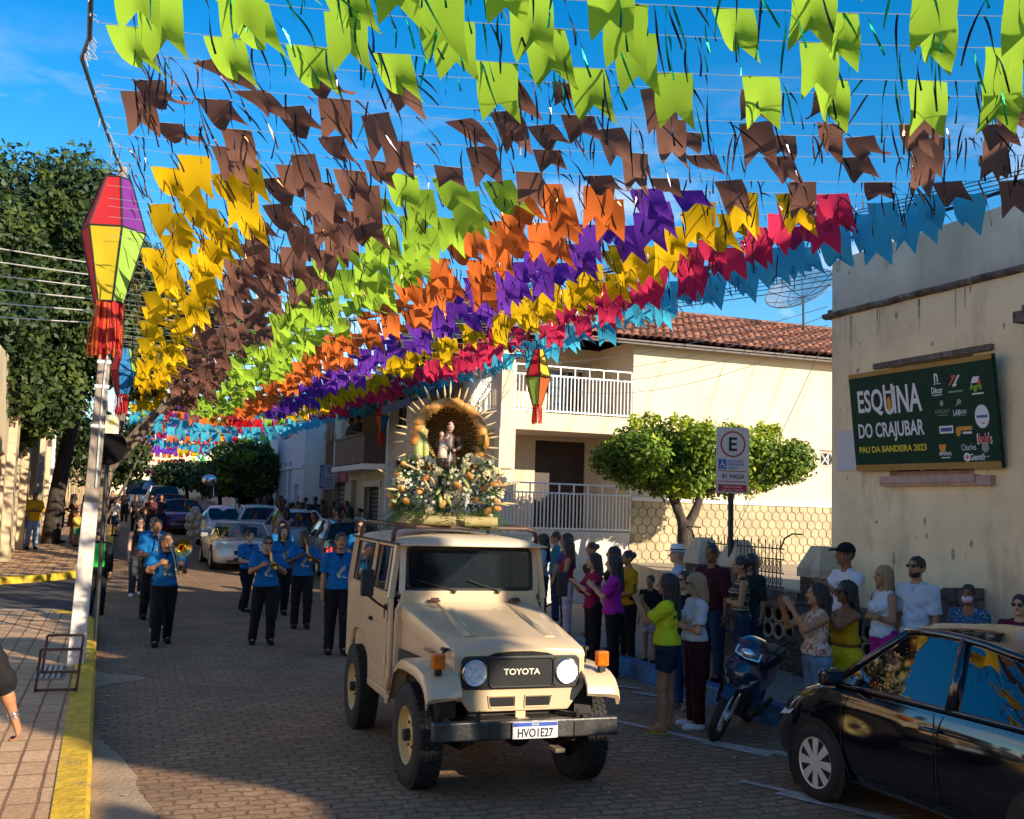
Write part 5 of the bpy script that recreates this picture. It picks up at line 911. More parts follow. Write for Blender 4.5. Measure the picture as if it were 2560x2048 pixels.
def wheel(parent, x, y, R, w, side, rim_m, style='steel', tread=True, steer=0.0, rim_r=0.56):
    """side: +1 outer face towards +x"""
    t = None; g = MB(); s = side
    pr = [(R*rim_r, -w*.46), (R*.74, -w*.52), (R*.90, -w*.5), (R*.975, -w*.42), (R, -w*.30), (R, w*.30), (R*.975, w*.42), (R*.90, w*.5), (R*.74, w*.52), (R*rim_r, w*.46)]
    g.lathe(pr, (0, 0, 0), 44, 'X')
    if tread:
        for k in range(52):
            a = 2*math.pi*k/52
            for row in range(5):
                xx = w*(-.36+.18*row); aa = a + (0.03 if row % 2 else 0); M3 = Matrix.Rotation(aa, 3, 'X'); c = M3 @ Vector((xx, 0, R+.002))
                g.box(tuple(c), (w*.15, R*.085, .02), M=M3)
    ty = g.build('tyre', M_rub, None, smooth=True, angle=45)
    g = MB()
    if style == 'steel':
        g.lathe([(0.001, s*w*.30), (R*.16, s*w*.30), (R*.19, s*w*.22), (R*.36, s*w*.20), (R*.47, s*w*.10), (R*.52, s*w*.12), (R*.545, s*w*.40), (R*.585, s*w*.45), (R*.60, s*w*.36)], (0, 0, 0), 36, 'X')
    else:
        n = 8; g.lathe([(0.001, s*w*.44), (R*.13, s*w*.44), (R*.15, s*w*.38)], (0, 0, 0), 24, 'X'); g.lathe([(R*.60, s*w*.40), (R*.66, s*w*.46), (R*.70, s*w*.40)], (0, 0, 0), 40, 'X')
        for k in range(n):
            a = 2*math.pi*k/n; M3 = Matrix.Rotation(a, 3, 'X'); h0, h1, r0, r1 = R*.07, R*.125, R*.12, R*.64
            vs = [tuple(M3 @ Vector((s*xx, yy, zz))) for xx, yy, zz in ((w*.45, -h0, r0), (w*.45, h0, r0), (w*.43, h1, r1), (w*.43, -h1, r1), (w*.36, -h0, r0), (w*.36, h0, r0), (w*.34, h1, r1), (w*.34, -h1, r1))]
            g._add(vs, [(0, 1, 2, 3), (0, 4, 5, 1), (1, 5, 6, 2), (2, 6, 7, 3), (3, 7, 4, 0)])
    rm = g.build('rim', rim_m, ty, smooth=True, angle=40)
    g = MB(); g.lathe([(0.001, s*w*(.52 if style == 'steel' else .2)), (R*.11, s*w*(.52 if style == 'steel' else .2)), (R*.13, s*w*.2), (R*.62, s*w*.05), (R*.62, -s*w*.1)], (0, 0, 0), 24, 'X')
    if style == 'steel':
        for k in range(6): a = k*math.pi/3; g.cyl((s*w*.18, R*.25*math.cos(a), R*.25*math.sin(a)), (s*w*.28, R*.25*math.cos(a), R*.25*math.sin(a)), .012, n=6)
    g.build('hub', M_chass, ty, smooth=True, angle=40)
    ty.name = 'wheel'; ty.parent = parent; ty.location = (x, y, R); ty.rotation_euler = (0, 0, steer); return ty
jp = thing('off_road_vehicle', 'boxy cream off-roader with black grille and yellow rims, carrying a flower shrine', 'car', (3.05, 8.36, 0.0), R_(-1.0))
def rrect(w, h, r, n=5):
    o = []
    for cx_, cz_, a0 in ((w/2-r, h/2-r, 0), (-w/2+r, h/2-r, 90), (-w/2+r, -h/2+r, 180), (w/2-r, -h/2+r, 270)):
        for k in range(n+1): o.append((cx_+r*math.cos(R_(a0+90*k/n)), cz_+r*math.sin(R_(a0+90*k/n))))
    return o
g = MB()
tub = [(.95, 1.40), (.95, .70), (1.02, .58), (1.80, .58), (1.84, .80), (1.92, .93), (2.10, .97), (2.45, .97), (2.64, .93), (2.72, .80), (2.75, .60), (2.98, .64), (2.98, 1.40)]
for s in (-1, 1): g.prism(tub, 'X', s*.745, s*.705)
g.b2((-.704, 2.93, .62), (.704, 2.979, 1.40)); g.b2((-.704, .96, .62), (.704, .99, 1.20)); g.b2((-.70, 1.0, .60), (.70, 2.92, .64))
for s in (-1, 1): g.b2((s*.50, 1.86, .64), (s*.704, 2.7, .98))
# cowl and scuttle
g.loft([[(x, y, z) for x, z in ((-.70, .80), (-.70, 1.30), (-.655, 1.40), (-.645, 1.475), (.645, 1.475), (.655, 1.40), (.70, 1.30), (.70, .80))] for y in (.92, .955)])
# engine side panels under the bonnet
g.loft([[(-w, y, .72), (-w, y, z), (w, y, z), (w, y, .72)] for y, w, z in ((-.40, .525, 1.07), (.3, .575, 1.17), (.925, .635, 1.30))])
g.build('body', M_tan, jp, bevel=.014)
# bonnet
def bsec(y, w, e, c, d=.11): 
    xs = [-1, -1, -.985, -.93, -.75, -.4, 0, .4, .75, .93, .985, 1, 1]; zs = [-d, -.02, .012, .03, .038, .046, .05, .046, .038, .03, .012, -.02, -d]
    return [(x*w, y, e+z*c if i not in (0, 12) else e+z) for i, (x, z) in enumerate(zip(xs, zs))]
g = MB(); g.loft([bsec(-.475, .545, 1.085, .4, .02), bsec(-.468, .552, 1.10, .8, .03), bsec(-.43, .558, 1.118, 1, .05), bsec(-.2, .575, 1.155, 1.1), bsec(.15, .600, 1.21, 1.15), bsec(.55, .628, 1.275, 1.1), bsec(.915, .648, 1.325, 1)]); g.build('bonnet', M_tan, jp, smooth=True, angle=38)
g = MB()
for s in (-1, 1):
    rows = []
    for i in range(9):
        t = i/8; y = lerp(.86, -.22, t); zt = lerp(1.365, 1.205, t)+.012*math.sin(math.pi*min(1, t*1.0)); wd = lerp(.012, .075, t); x = s*lerp(.33, .34, t); h = .020*math.sin(math.pi*min(1, t*.95))
        rows.append([(x-wd, y, zt-.02), (x-wd*.5, y, zt+h), (x+wd*.5, y, zt+h), (x+wd, y, zt-.02)])
    g.loft(rows, closed=False)
    g.loft([[(x_, -.22+.0*i, 1.19) for i, x_ in enumerate((s*.34-.075, s*.34-.037, s*.34+.037, s*.34+.075))], [(s*.34-.075, -.221, 1.185), (s*.34-.037, -.221, 1.205), (s*.34+.037, -.221, 1.205), (s*.34+.075, -.221, 1.185)]], closed=False)
g.build('bonnet_rib', M_tan, jp, smooth=True, angle=50)
g = MB(); rows = []
for i in range(13):
    x = lerp(-.30, .30, i/12); h = .045*(1-abs(x/.30)**4)
    rows.append([(x, -.485, 1.082), (x, -.485, 1.088+h), (x, -.44, 1.115+h), (x, -.2, 1.19)])
g.loft(rows, closed=False); g.build('air_scoop', M_tan, jp, smooth=True, angle=40)
g = MB(); 
g.poly([(x, -.4875, 1.083) for x in (-.27, .27)] + [(x, -.4875, 1.083+.036*(1-abs(x/.28)**4)) for x in (.27, .22, .1, 0, -.1, -.22, -.27)]); g.build('scoop_slot', M_dark, jp)
# front panel with two slots
g = MB(); fp_ = [(-.548, 1.082), (-.548, .83), (-.41, .655), (.41, .655), (.548, .83), (.548, 1.082)]; g.prism(fp_, 'Y', -.478, -.43)
g.prism([(-.035, .655), (-.035, .60), (.035, .60), (.035, .655)], 'Y', -.50, -.47); g.build('front_panel', M_tan, jp, bevel=.012)
g = MB()
for s in (-1, 1): g.prism([(s*.05, .695), (s*.05, .765), (s*.255, .765), (s*.245, .70), (s*.235, .695)], 'Y', -.482, -.4779)
g.build('panel_slot', M_dark, jp)
g = MB()
for s in (-1, 1): 
    pts = [(s*.04, .685), (s*.04, .775), (s*.268, .775), (s*.25, .69), (s*.24, .685)]; g.tube([(a, -.481, b) for a, b in pts+pts[:1]], .007, 5)
g.build('slot_lip', M_tan, jp)
g = MB(); g.prism([(a, b+.958) for a, b in rrect(.99, .255, .05)], 'Y', -.502, -.479); g.build('grille_surround', M_gry, jp, bevel=.008)
g = MB(); g.prism([(a, b+.958) for a, b in rrect(.53, .215, .03)], 'Y', -.5035, -.5022); g.build('grille_opening', M_blk, jp)
g = MB()
for k in range(-26, 27):
    for sg in (-1, 1):
        x0 = k*.024; pts = []
        for z in (-.1, .1):
            pts.append((x0+sg*z*.9, z))
        (xa, za), (xb, zb) = pts
        # clip to the opening
        def clip(xa, za, xb, zb, L=.255):
            if xa > L and xb > L or xa < -L and xb < -L: return None
            f = lambda x: za+(zb-za)*(x-xa)/(xb-xa)
            if xa < -L: za, xa = f(-L), -L
            if xa > L: za, xa = f(L), L
            if xb < -L: zb, xb = f(-L), -L
            if xb > L: zb, xb = f(L), L
            return xa, za, xb, zb
        c_ = clip(xa, za, xb, zb)
        if c_: g.bar((c_[0], -.506-.001*sg, c_[1]+.958), (c_[2], -.506-.001*sg, c_[3]+.958), .0022, .003)
g.build('grille_mesh', mat('grille mesh black', (0.02, 0.019, 0.018), .4, var=0), jp)
g = MB(); g.prism([(a, b+.958) for a, b in rrect(.545, .232, .034)], 'Y', -.507, -.5025); 
g2 = MB(); 
pts = rrect(.535, .222, .034); g2.tube([(a, -.507, b+.958) for a, b in pts+pts[:1]], .009, 6); g2.build('grille_frame', M_gry, jp)
g = MB(); g.text("TOYOTA", (0.0, -.5125, .965), (1, 0, 0), (0, 0, 1), .048, .305, True); g.build('badge_lettering', M_letter, jp)
for s in (-1, 1):
    g = MB(); g.lathe([(.001, -.5045), (.03, -.506), (.06, -.509), (.085, -.5125), (.091, -.514)], (s*.385, 0, .958), 28, 'Y'); hl = g.build('headlight', M_refl, jp, smooth=True)
    g = MB(); g.lathe([(.088, -.500), (.092, -.516), (.100, -.515), (.104, -.502)], (s*.385, 0, .958), 32, 'Y'); g.build('chrome_ring', M_chr, hl, smooth=True)
    g = MB(); g.lathe([(.001, -.535), (.04, -.531), (.07, -.522), (.09, -.508)], (s*.385, 0, .958), 28, 'Y'); g.build('lens', M_lens, hl, smooth=True)
    g = MB()
    for dz in (.105, -.105): g.sphere((s*.282, -.503, .958+dz), .009, 8, 6)
    g.build('screw', M_chass, jp)
# fenders
for s in (-1, 1):
    g = MB(); top = [(-.625, .79), (-.61, .85), (-.56, .91), (-.46, .955), (-.25, .985), (.1, .985), (.30, .965), (.46, .90), (.60, .74), (.72, .60), (.95, .56)]; n = len(top); rows = []
    for (y, z) in top:
        k = 1 if y < .5 else max(0, (0.95-y)/.45); xo = lerp(.76, .80, k)
        rows.append([(s*.52, y+.02, z-.01), (s*.52, y, z+.012), (s*(xo-.06), y, z), (s*(xo-.015), y, z-.012), (s*xo, y+.004, z-.045), (s*xo, y+.02, z-.085), (s*(xo-.02), y+.03, z-.085), (s*(xo-.03), y+.03, z-.04), (s*(xo-.08), y+.03, z-.03)])
    g.loft(rows); g.build('fender', M_tan, jp, smooth=True, angle=50)
    g = MB(); g.b2((s*.50, -.4, .60), (s*.66, .9, .96)); g.build('inner_arch', M_chass, jp)
    g = MB(); g.b2((s*.635, -.545, .995), (s*.735, -.475, 1.115)); g.build('turn_signal', M_amb, jp, bevel=.012); g = MB(); g.b2((s*.66, -.53, .95), (s*.71, -.48, .9945)); g.build('signal_stalk', M_gask, jp)
    # running boards / lower sill
    g = MB(); g.b2((s*.62, 1.0, .50), (s*.742, 1.82, .578)); g.build('sill', M_tan, jp, bevel=.01)
# doors
for s in (-1, 1):
    xo = s*.7525
    g = MB(); g.prism([(1.02, 1.395), (1.02, .80), (1.06, .65), (1.74, .65), (1.74, 1.395)], 'X', s*.7455, xo)
    # lower pressing lines
    d = g.build('door', M_tan, jp, bevel=.006)
    g = MB(); g.tube([(xo, y, z) for y, z in ((1.10, .74), (1.68, .74), (1.68, .70))], .004, 4); g.tube([(xo, y, z) for y, z in ((1.06, 1.23), (1.72, 1.23))], .0035, 4); g.tube([(s*.747, y, 1.225) for y in (1.78, 2.95)], .0035, 4); g.tube([(s*.747, y, .80) for y in (2.7, 2.95)], .0035, 4); g.build('pressing', M_tan, d)
    g = MB(); g.b2((xo, 1.62, 1.13), (xo+s*.012, 1.73, 1.165)); g.b2((xo+s*.012, 1.64, 1.138), (xo+s*.03, 1.71, 1.156)); g.build('handle', M_gask, d)
    for z in (.86, 1.24): g = MB(); g.cyl((s*.757, 1.015, z-.045), (s*.757, 1.015, z+.045), .014, n=8); g.build('hinge', M_tan, d)
    # window frames: front door, quarter
    fr_ = MB()
    def fb(a, b, w=.05): fr_.bar((s*lerp(.735, .675, (a[1]-1.40)/.48), a[0], a[1]), (s*lerp(.735, .675, (b[1]-1.40)/.48), b[0], b[1]), .035, w)
    for a, b in (((.985, 1.40), (1.005, 1.89)), ((1.03, 1.42), (1.76, 1.42)), ((1.735, 1.44), (1.735, 1.88)), ((1.80, 1.40), (1.80, 1.89)), ((2.76, 1.40), (2.74, 1.89)), ((2.92, 1.40), (2.90, 1.89)), ((1.84, 1.42), (2.72, 1.42))): fb(a, b, .055)
    fb((1.0, 1.875), (2.92, 1.875), .06); fb((1.20, 1.44), (1.20, 1.87), .022)
    fr_.build('window_frame', M_tan, jp)
    for (y0, y1, nm) in ((1.03, 1.71, 'door_window'), (1.84, 2.72, 'quarter_window')):
        if nm == 'door_window' and s < 0:  # wound half down: only the vent pane is glazed
            y1 = 1.2
        g = MB(); X0, X1 = s*.722, s*.684; g.quad((X0, y0, 1.445), (X0, y1, 1.445), (X1, y1, 1.85), (X1, y0, 1.85)); g.build(nm, M_sgl, jp)
    g = MB()
    for (y0, y1) in ((1.035, 1.705), (1.845, 2.715)):
        X0, X1 = s*.737, s*.688; P4 = [(X0, y0, 1.448), (X0, y1, 1.448), (X1, y1, 1.85), (X1, y0, 1.85)]; g.tube(P4+P4[:1], .009, 5)
    g.build('window_seal', M_gask, jp)
    # mirror
    mx_ = s*.965 if s < 0 else s*.90
    g = MB(); g.tube([(s*.757, 1.05, 1.30), (s*.86, .98, 1.36), (mx_, .93, 1.44)], .011, 6); mr_ = g.build('mirror', M_gask, jp); g = MB(); g.b2((mx_-.06, .895, 1.42), (mx_+.06, .945, 1.66)); g.build('mirror_housing', M_gask, mr_, bevel=.02); g = MB(); g.b2((s*.752, 1.02, 1.22), (s*.772, 1.08, 1.34)); g.build('mirror_foot', M_gask, mr_)
# windscreen
yr = lambda z: .935+.06*(z-1.45)/.42
g = MB()
for s in (-1, 1): g.bar((s*.64, yr(1.44)+.02, 1.44), (s*.625, yr(1.90)+.02, 1.91), .055, .05)
g.bar((-.64, yr(1.88)+.02, 1.885), (.64, yr(1.88)+.02, 1.885), .05, .06); g.build('windscreen_frame', M_tan, jp)
g = MB(); gw = [(a, b+1.668) for a, b in rrect(1.19, .365, .05)]; g.poly([(a, yr(b)-.005, b) for a, b in gw]); g.build('windscreen', M_cgl, jp)
g = MB(); g.tube([(a, yr(b)-.01, b) for a, b in gw+gw[:1]], .016, 6); g.build('windscreen_seal', M_gask, jp)
g = MB()
for x0, x1 in ((-.16, -.52), (.26, -.03)):
    g.tube([(x0, yr(1.47)-.03, 1.475), (lerp(x0, x1, .5), yr(1.52)-.035, 1.52), (x1, yr(1.56)-.03, 1.57)], .007, 5); g.cyl((x0, .925, 1.455), (x0, .885, 1.475), .016, n=8)
g.build('wiper', M_gask, jp)
g = MB()
for s in (-1, 1):
    for i in range(2):
        for k in range(4): g.sphere((s*(.60+.075*i), .918, 1.16+.075*k), .010, 7, 5)
g.build('bolt', M_tan, jp)
for x in (-.35, .42): g = MB(); g.b2((x-.05, .86, 1.375), (x+.05, .93, 1.392)); g.cyl((x-.035, .87, 1.395), (x+.035, .87, 1.395), .018, n=8); g.build('bonnet_hinge', M_rust, jp)
for s in (-1, 1): g = MB(); g.tube([(s*.565, -.36, 1.13), (s*.605, -.36, 1.10), (s*.60, -.35, 1.0)], .012, 6); g.b2((s*.585, -.40, 1.11), (s*.615, -.31, 1.135)); g.build('bonnet_catch', M_gask, jp)
g = MB(); g.text("BANDEIRANTE", (-.594, .06, 1.035), (0, -1, 0), (0, 0, 1), .033, .30, True, .004) if False else g.text("BANDEIRANTE", (-.583, .10, 1.05), (0.075, -1, 0), (0, 0, 1), .034, .30, True, .008); g.build('side_lettering', M_gask, jp)
# roof
g = MB(); rows = []
for y, sc_, zz in ((.82, .985, 1.895), (.825, 1.0, 1.915), (.87, 1.0, 1.945), (1.0, 1.0, 1.972), (1.5, 1.0, 1.99), (2.3, 1.0, 1.99), (2.85, 1.0, 1.968), (2.98, .99, 1.935), (3.0, .98, 1.90)):
    r = []
    for i in range(17): u = -1+2*i/16; r.append((u*.715*sc_, y, 1.893+(zz-1.893)*(1-abs(u)**3.2)))
    r += [(.70*sc_, y, 1.878), (-.70*sc_, y, 1.878)]
    rows.append(r)
g.loft(rows); g.build('roof', M_roofp, jp, smooth=True, angle=50)
g = MB(); pts = [(-.715, 2.98), (-.715, .83), (.715, .83), (.715, 2.98)]; g.tube([(a, b, 1.888) for a, b in pts], .012, 5); g.build('gutter', M_chass, jp)
M_rack = mat('brown rack pipe', (0.10, 0.048, 0.034), 0.5, var=0.2)
g = MB()
for y in (1.12, 2.6):
    g.tube([(-.70, y, 1.90), (-.70, y, 1.98), (-.67, y, 2.025), (-.6, y, 2.045), (.6, y, 2.045), (.67, y, 2.025), (.70, y, 1.98), (.70, y, 1.90)], .022, 8)
for x in (-.62, .62): g.tube([(x, 1.1, 2.05), (x, 2.65, 2.05)], .02, 8)
g.build('roof_rack', M_rack, jp, smooth=True)
# bumper, plate, under-body
g = MB(); g.b2((-.755, -.69, .485), (.755, -.61, .625)); g.build('bumper', M_bump, jp, bevel=.012)
g = MB()
for x in (-.40, .42): g.tube([(x, -.66, .60), (x, -.66, .66), (x+.02, -.63, .68), (x+.02, -.60, .66), (x+.02, -.60, .60)], .016, 6)
g.box((.40, -.56, .64), (.05, .3, .02), rz=.5); g.b2((-.42, -.60, .585), (.42, -.40, .615)); g.b2((.38, -.70, .50), (.46, -.6905, .60)); g.build('tow_hook', M_chass, jp)
g = MB(); g.b2((-.04, -.505, .60), (.04, -.495, .66)); g.b2((-.045, -.58, .598), (.045, -.47, .618)); g.build('bracket', M_tan, jp)
g = MB(); g.b2((-.135, -.712, .49), (.235, -.7, .615)); np_ = g.build('number_plate', M_plate, jp, bevel=.004)
g = MB(); g.b2((-.131, -.714, .583), (.231, -.7125, .612)); g.build('plate_band', M_pblue, np_)
g = MB(); g.text("HVO1E27", (.052, -.7145, .535), (1, 0, 0), (0, 0, 1), .068, .29, True); g.build('plate_lettering', M_blk, np_); g = MB(); g.text("BRASIL", (.05, -.716, .598), (1, 0, 0), (0, 0, 1), .014, .06, True); g.build('plate_lettering', M_plate, np_)
g = MB(); g.cyl((-.62, 0, .40), (.62, 0, .40), .045, n=12); g.sphere((.16, 0, .40), .13, 12, 8); g.cyl((-.62, 2.285, .40), (.62, 2.285, .40), .045, n=12); g.sphere((.0, 2.285, .40), .14, 12, 8)
for s in (-1, 1): g.b2((s*.33, -.62, .50), (s*.42, 2.95, .60)); g.tube([(s*.42, -.58, .46), (s*.42, -.3, .36), (s*.42, 0, .33), (s*.42, .3, .36), (s*.42, .6, .48)], .03, 5)
g.cyl((-.6, -.13, .36), (.55, -.13, .40), .018, n=8); g.cyl((.3, -.45, .42), (.52, -.1, .36), .02, n=8); g.b2((-.4, -.40, .6), (.4, .9, .9)); g.b2((-.30, 1.0, .40), (.3, 2.0, .55)); g.build('chassis', M_chass, jp)
g = MB(); g.b2((.28, -.57, .34), (.36, -.40, .37)); g.build('spring_plate', M_tan, jp)
g = MB()
for x in (-.34, .34): g.b2((x-.24, 1.25, .65), (x+.24, 1.7, .98)); g.b2((x-.23, 1.62, .98), (x+.23, 1.78, 1.5)); g.sphere((x, 1.72, 1.62), (.13, .05, .1), 10, 6)
g.b2((-.6, .995, 1.15), (.6, 1.1, 1.42)); g.build('seat', M_chass, jp)
g = MB(); g.tube([(-.34+.19*math.cos(t), 1.27+.05*math.sin(t), 1.40+.17*math.sin(t)) for t in [2*math.pi*k/20 for k in range(21)]], .014, 6); g.build('steering_wheel', M_gask, jp)
wheel(jp, -.70, 0, .405, .215, -1, M_rim, steer=R_(2)); wheel(jp, .70, 0, .405, .215, 1, M_rim, steer=R_(2)); wheel(jp, -.70, 2.285, .405, .215, -1, M_rim); wheel(jp, .70, 2.285, .405, .215, 1, M_rim)
# ------------------------------------------------------------------ generic cars
M_silv = mat('silver paint', (0.68, 0.66, 0.61), 0.32, 0.3, var=0.04, coat=0.5); M_blkp = mat('glossy black paint', (0.006, 0.006, 0.010), 0.08, var=0, coat=1.0, spec=0.7); M_purp = mat('wine purple paint', (0.12, 0.02, 0.065), 0.25, 0.2, var=0.05, coat=0.6); M_redp = mat('red paint', (0.28, 0.022, 0.02), 0.3, var=0.05, coat=0.5); M_whp = mat('white paint', (0.72, 0.71, 0.68), 0.3, var=0.04, coat=0.4); M_bluep = mat('pale blue paint', (0.42, 0.50, 0.58), 0.3, 0.2, var=0.04, coat=0.4); M_alloy = mat('silver hubcap', (0.78, 0.74, 0.68), 0.4, 0.25, var=0.08); M_dgl = glass('dark tinted glass', (0.006, 0.008, 0.010), 0.06, 1.0); M_dgl.node_tree.nodes['Principled BSDF'].inputs['Specular IOR Level'].default_value = 0.35; M_mgl = glass('mirror tinted glass', (0.004, 0.006, 0.008), 0.012, 1.0); M_mgl.node_tree.nodes['Principled BSDF'].inputs['Specular IOR Level'].default_value = 1.0
def car(name, label, loc, rz, L, Wd, hood, belt, roof, wb, paint, R=.30, fo=.75, cab=(0.0, .55, 1.9, 2.5), trunk=None, rim=None, glassm=None, style='alloy', open_top=False, group=None, nose=.62, lampm=None, boxy=0.0, fine=False, ring_pts=None):
    """front at -y, origin at the front axle on the ground; cab = y of screen base, screen top, roof end, rear glass base"""
    t = thing(name, label, 'car', loc, rz, group); hw = Wd/2; y0, y1 = -fo, L-fo; tk = trunk or belt-.02; glassm = glassm or M_dgl
    st = [(y0, .78, .30, nose*.72, nose), (y0+.05, .88, .24, nose*.85, nose+.03), (y0+.16, .95, .20, nose, lerp(nose, hood, .55)), (y0+.42, .99, .18, hood-.10, lerp(nose, hood, .86)), (lerp(y0+.4, cab[0], .55), 1, .18, hood-.06, hood-.02), (cab[0], 1, .18, belt-.02, hood+.015), (cab[0]+.25, 1, .18, belt, belt+.005), (lerp(cab[0], cab[3], .5), 1, .18, belt, belt+.005), (cab[3]-.2, 1, .18, belt, belt+.01), (cab[3]+.05, .99, .18, tk-.02, tk+.02), (lerp(cab[3], y1, .6), .975, .2, tk-.05, tk), (y1-.12, .94, .24, tk-.12, tk-.04), (y1-.03, .88, .3, tk-.3, tk-.15), (y1, .82, .34, tk-.4, tk-.3)]
    rows = []
    for y, k, zb, zs, zt in st:
        w = hw*k; rows.append([(-w*.86, y, zb), (-w*.965, y, zb+.05), (-w, y, lerp(zb, zs, .42)), (-w*.995, y, lerp(zb, zs, .75)), (-w*.955, y, zs), (-w*.86, y, lerp(zs, zt, .75)), (-w*.45, y, zt+.012), (0, y, zt+.02), (w*.45, y, zt+.012), (w*.86, y, lerp(zs, zt, .75)), (w*.955, y, zs), (w*.995, y, lerp(zb, zs, .75)), (w, y, lerp(zb, zs, .42)), (w*.965, y, zb+.05), (w*.86, y, zb)])
    g = MB(); g.loft(rows); g.build('body', paint, t, smooth=True, angle=48 if not fine else 60, subsurf=1 if fine else 0)
    g = MB()   # dark wheel openings
    for y in (0, wb):
        for s in (-1, 1): g.poly([(s*(hw+.004), y+R*1.17*math.cos(a), R+R*1.17*math.sin(a)) for a in [R_(-40+260*k/20) for k in range(21)]])
    g.build('wheel_arch', M_gask, t)
    for y in (0, wb):
        for s in (-1, 1): wheel(t, s*(hw-.075), y, R, .19, s, rim or M_alloy, style, tread=False, rim_r=.66)
    # glasshouse
    b, top = belt-.005, roof; sx = hw*.93; rx = hw*.70; cy0, cy1, cy2, cy3 = cab
    nS = 7; ring_b, ring_t = [], []
    for i in range(nS):
        u = i/(nS-1); yb = lerp(cy0+.12, cy3-.02, u); yt = lerp(cy1+.03, cy2, u); arch = .05*math.sin(math.pi*min(1, u*1.15))**.6
        ring_b.append((sx, yb, b)); ring_t.append((rx*(1-.05*u*u), yt, top-.055+arch*.6-.07*u*u))
    sl = MB(); 
    def seg(nm, pts): 
        m = MB(); m.poly(pts) if len(pts) <= 4 else None; m.build(nm, glassm, t)
    if not open_top:
        for s in (-1, 1):
            for (i0, i1, nm) in ((0, 3, 'side_window'), (3, 6, 'side_window')):
                m = MB(); m.loft([[(s*x, y, z) for x, y, z in ring_b[i0:i1+1]], [(s*x, y, z) for x, y, z in ring_t[i0:i1+1]]], closed=False); m.build(nm, glassm, t, smooth=True)
        fb_, ft_ = ring_b[0], ring_t[0]; rb_, rt_ = ring_b[-1], ring_t[-1]; nW = 9
        def scr(A, T, bulge, ztop, name_):
            m = MB(); rw = []
            for j in range(3):
                v = j/2; r = []
                for i in range(nW):
                    u = -1+2*i/(nW-1); x = lerp(A[0], T[0], v)*u; y = lerp(A[1], T[1], v)+bulge*(1-u*u); z = lerp(A[2], T[2]+ztop*(1-u*u), v); r.append((x, y, z))
                rw.append(r)
            m.loft(rw, closed=False); return m.build(name_, glassm, t, smooth=True)
        scr(fb_, ft_, -.13, .05, 'windscreen'); scr(rb_, rt_, .10, .045, 'rear_window')
        m = MB(); rw = []
        for i in range(nS):
            x, y, z = ring_t[i]; r = []
            for j in range(11):
                u = -1+2*j/10; dy = (-.13 if i == 0 else (.10 if i == nS-1 else lerp(-.06, .05, i/(nS-1))*0))*(1-u*u); r.append((x*1.02*u, y+dy, z+.004+.055*(1-abs(u)**2.5)*(1 if 0 < i < nS-1 else .9)))
            rw.append(r)
        m.loft(rw, closed=False); m.build('roof', paint, t, smooth=True)
        m = MB()
        for s in (-1, 1):
            for i, w in ((0, .035), (3, .05), (6, .07)):
                a, c_ = ring_b[i], ring_t[i]; m.tube([(s*lerp(a[0], c_[0], q)*1.004, lerp(a[1], c_[1], q), lerp(a[2], c_[2], q)) for q in (0, .5, 1)], [w, w*.9, w*.8], 6)
            m.tube([(s*x*1.005, y, z+.01) for x, y, z in ring_t], .03, 6); m.tube([(s*x*1.004, y, z+.005) for x, y, z in ring_b], .018, 6)
        m.build('pillar', paint, t, smooth=True)
    else:
        m = MB(); A, T = ring_b[0], ring_t[0]; zt = belt+.40; m.loft([[(A[0]*u, A[1]-.12*(1-u*u), A[2]) for u in (-1, -.5, 0, .5, 1)], [(rx*1.08*u, A[1]+.42-.06*(1-u*u), zt) for u in (-1, -.5, 0, .5, 1)]], closed=False); m.build('windscreen', M_sgl, t, smooth=True)
        m = MB(); m.tube([(-A[0], A[1], A[2]), (-rx*1.08, A[1]+.42, zt), (-rx*.5, A[1]+.36, zt+.02), (0, A[1]+.34, zt+.025), (rx*.5, A[1]+.36, zt+.02), (rx*1.08, A[1]+.42, zt), (A[0], A[1], A[2])], .028, 6); m.build('screen_frame', paint, t, smooth=True)
        m = MB(); m.b2((-hw*.8, cy0+.4, belt-.02), (hw*.8, cy2, belt+.012)); m.build('cockpit', M_chass, t); 
        for s in (-1, 1): m = MB(); m.b2((s*.2, cy1+.75, belt-.1), (s*.62, cy1+.95, belt+.28)); m.build('seat', M_chass, t, bevel=.05)
    for s in (-1, 1):   # lamps, mirror
        m = MB(); lw = hw*.30
        m._add([(s*(hw*.90), y0+.20, nose+.02), (s*(hw*.52), y0+.085, nose-.03), (s*(hw*.55), y0+.20, nose+.07), (s*(hw*.92), y0+.40, nose+.10), (s*(hw*.995), y0+.36, nose+.0), (s*(hw*.97), y0+.2, nose-.03)], [(0, 1, 2), (0, 2, 3), (0, 3, 4), (0, 4, 5), (0, 5, 1)]); m.build('headlight', lampm or M_refl, t, smooth=True)
        m = MB(); m.box((s*(hw+.10), cy0+.28, belt+.07), (.20, .10, .13)); m.build('mirror', paint, t, bevel=.035, seg=3)
        m = MB(); m.b2((s*(hw*.55), y1-.04, tk-.30), (s*(hw*.9), y1+.005, tk-.16)); m.build('tail_light', M_br, t)
    g = MB(); g.loft([[(x*hw, y0-.012+.03*x*x, z) for x in (-.42, -.2, 0, .2, .42)] for z in (nose-.16, nose-.05)], closed=False); g.loft([[(x*hw, y0-.010+.05*x*x, z) for x in (-.62, -.3, 0, .3, .62)] for z in (.24, .36)], closed=False); g.build('grille', M_gask, t)
    return t
bk = car('parked_car', 'glossy black car parked by the right kerb, bunting mirrored in its windows', (6.13, 7.22, 0), R_(180+2), 3.75, 1.62, .93, .95, 1.46, 2.2, M_blkp, R=.30, fo=.70, cab=(.02, .72, 1.85, 2.6), trunk=.93, fine=True, glassm=M_mgl)
m = MB()
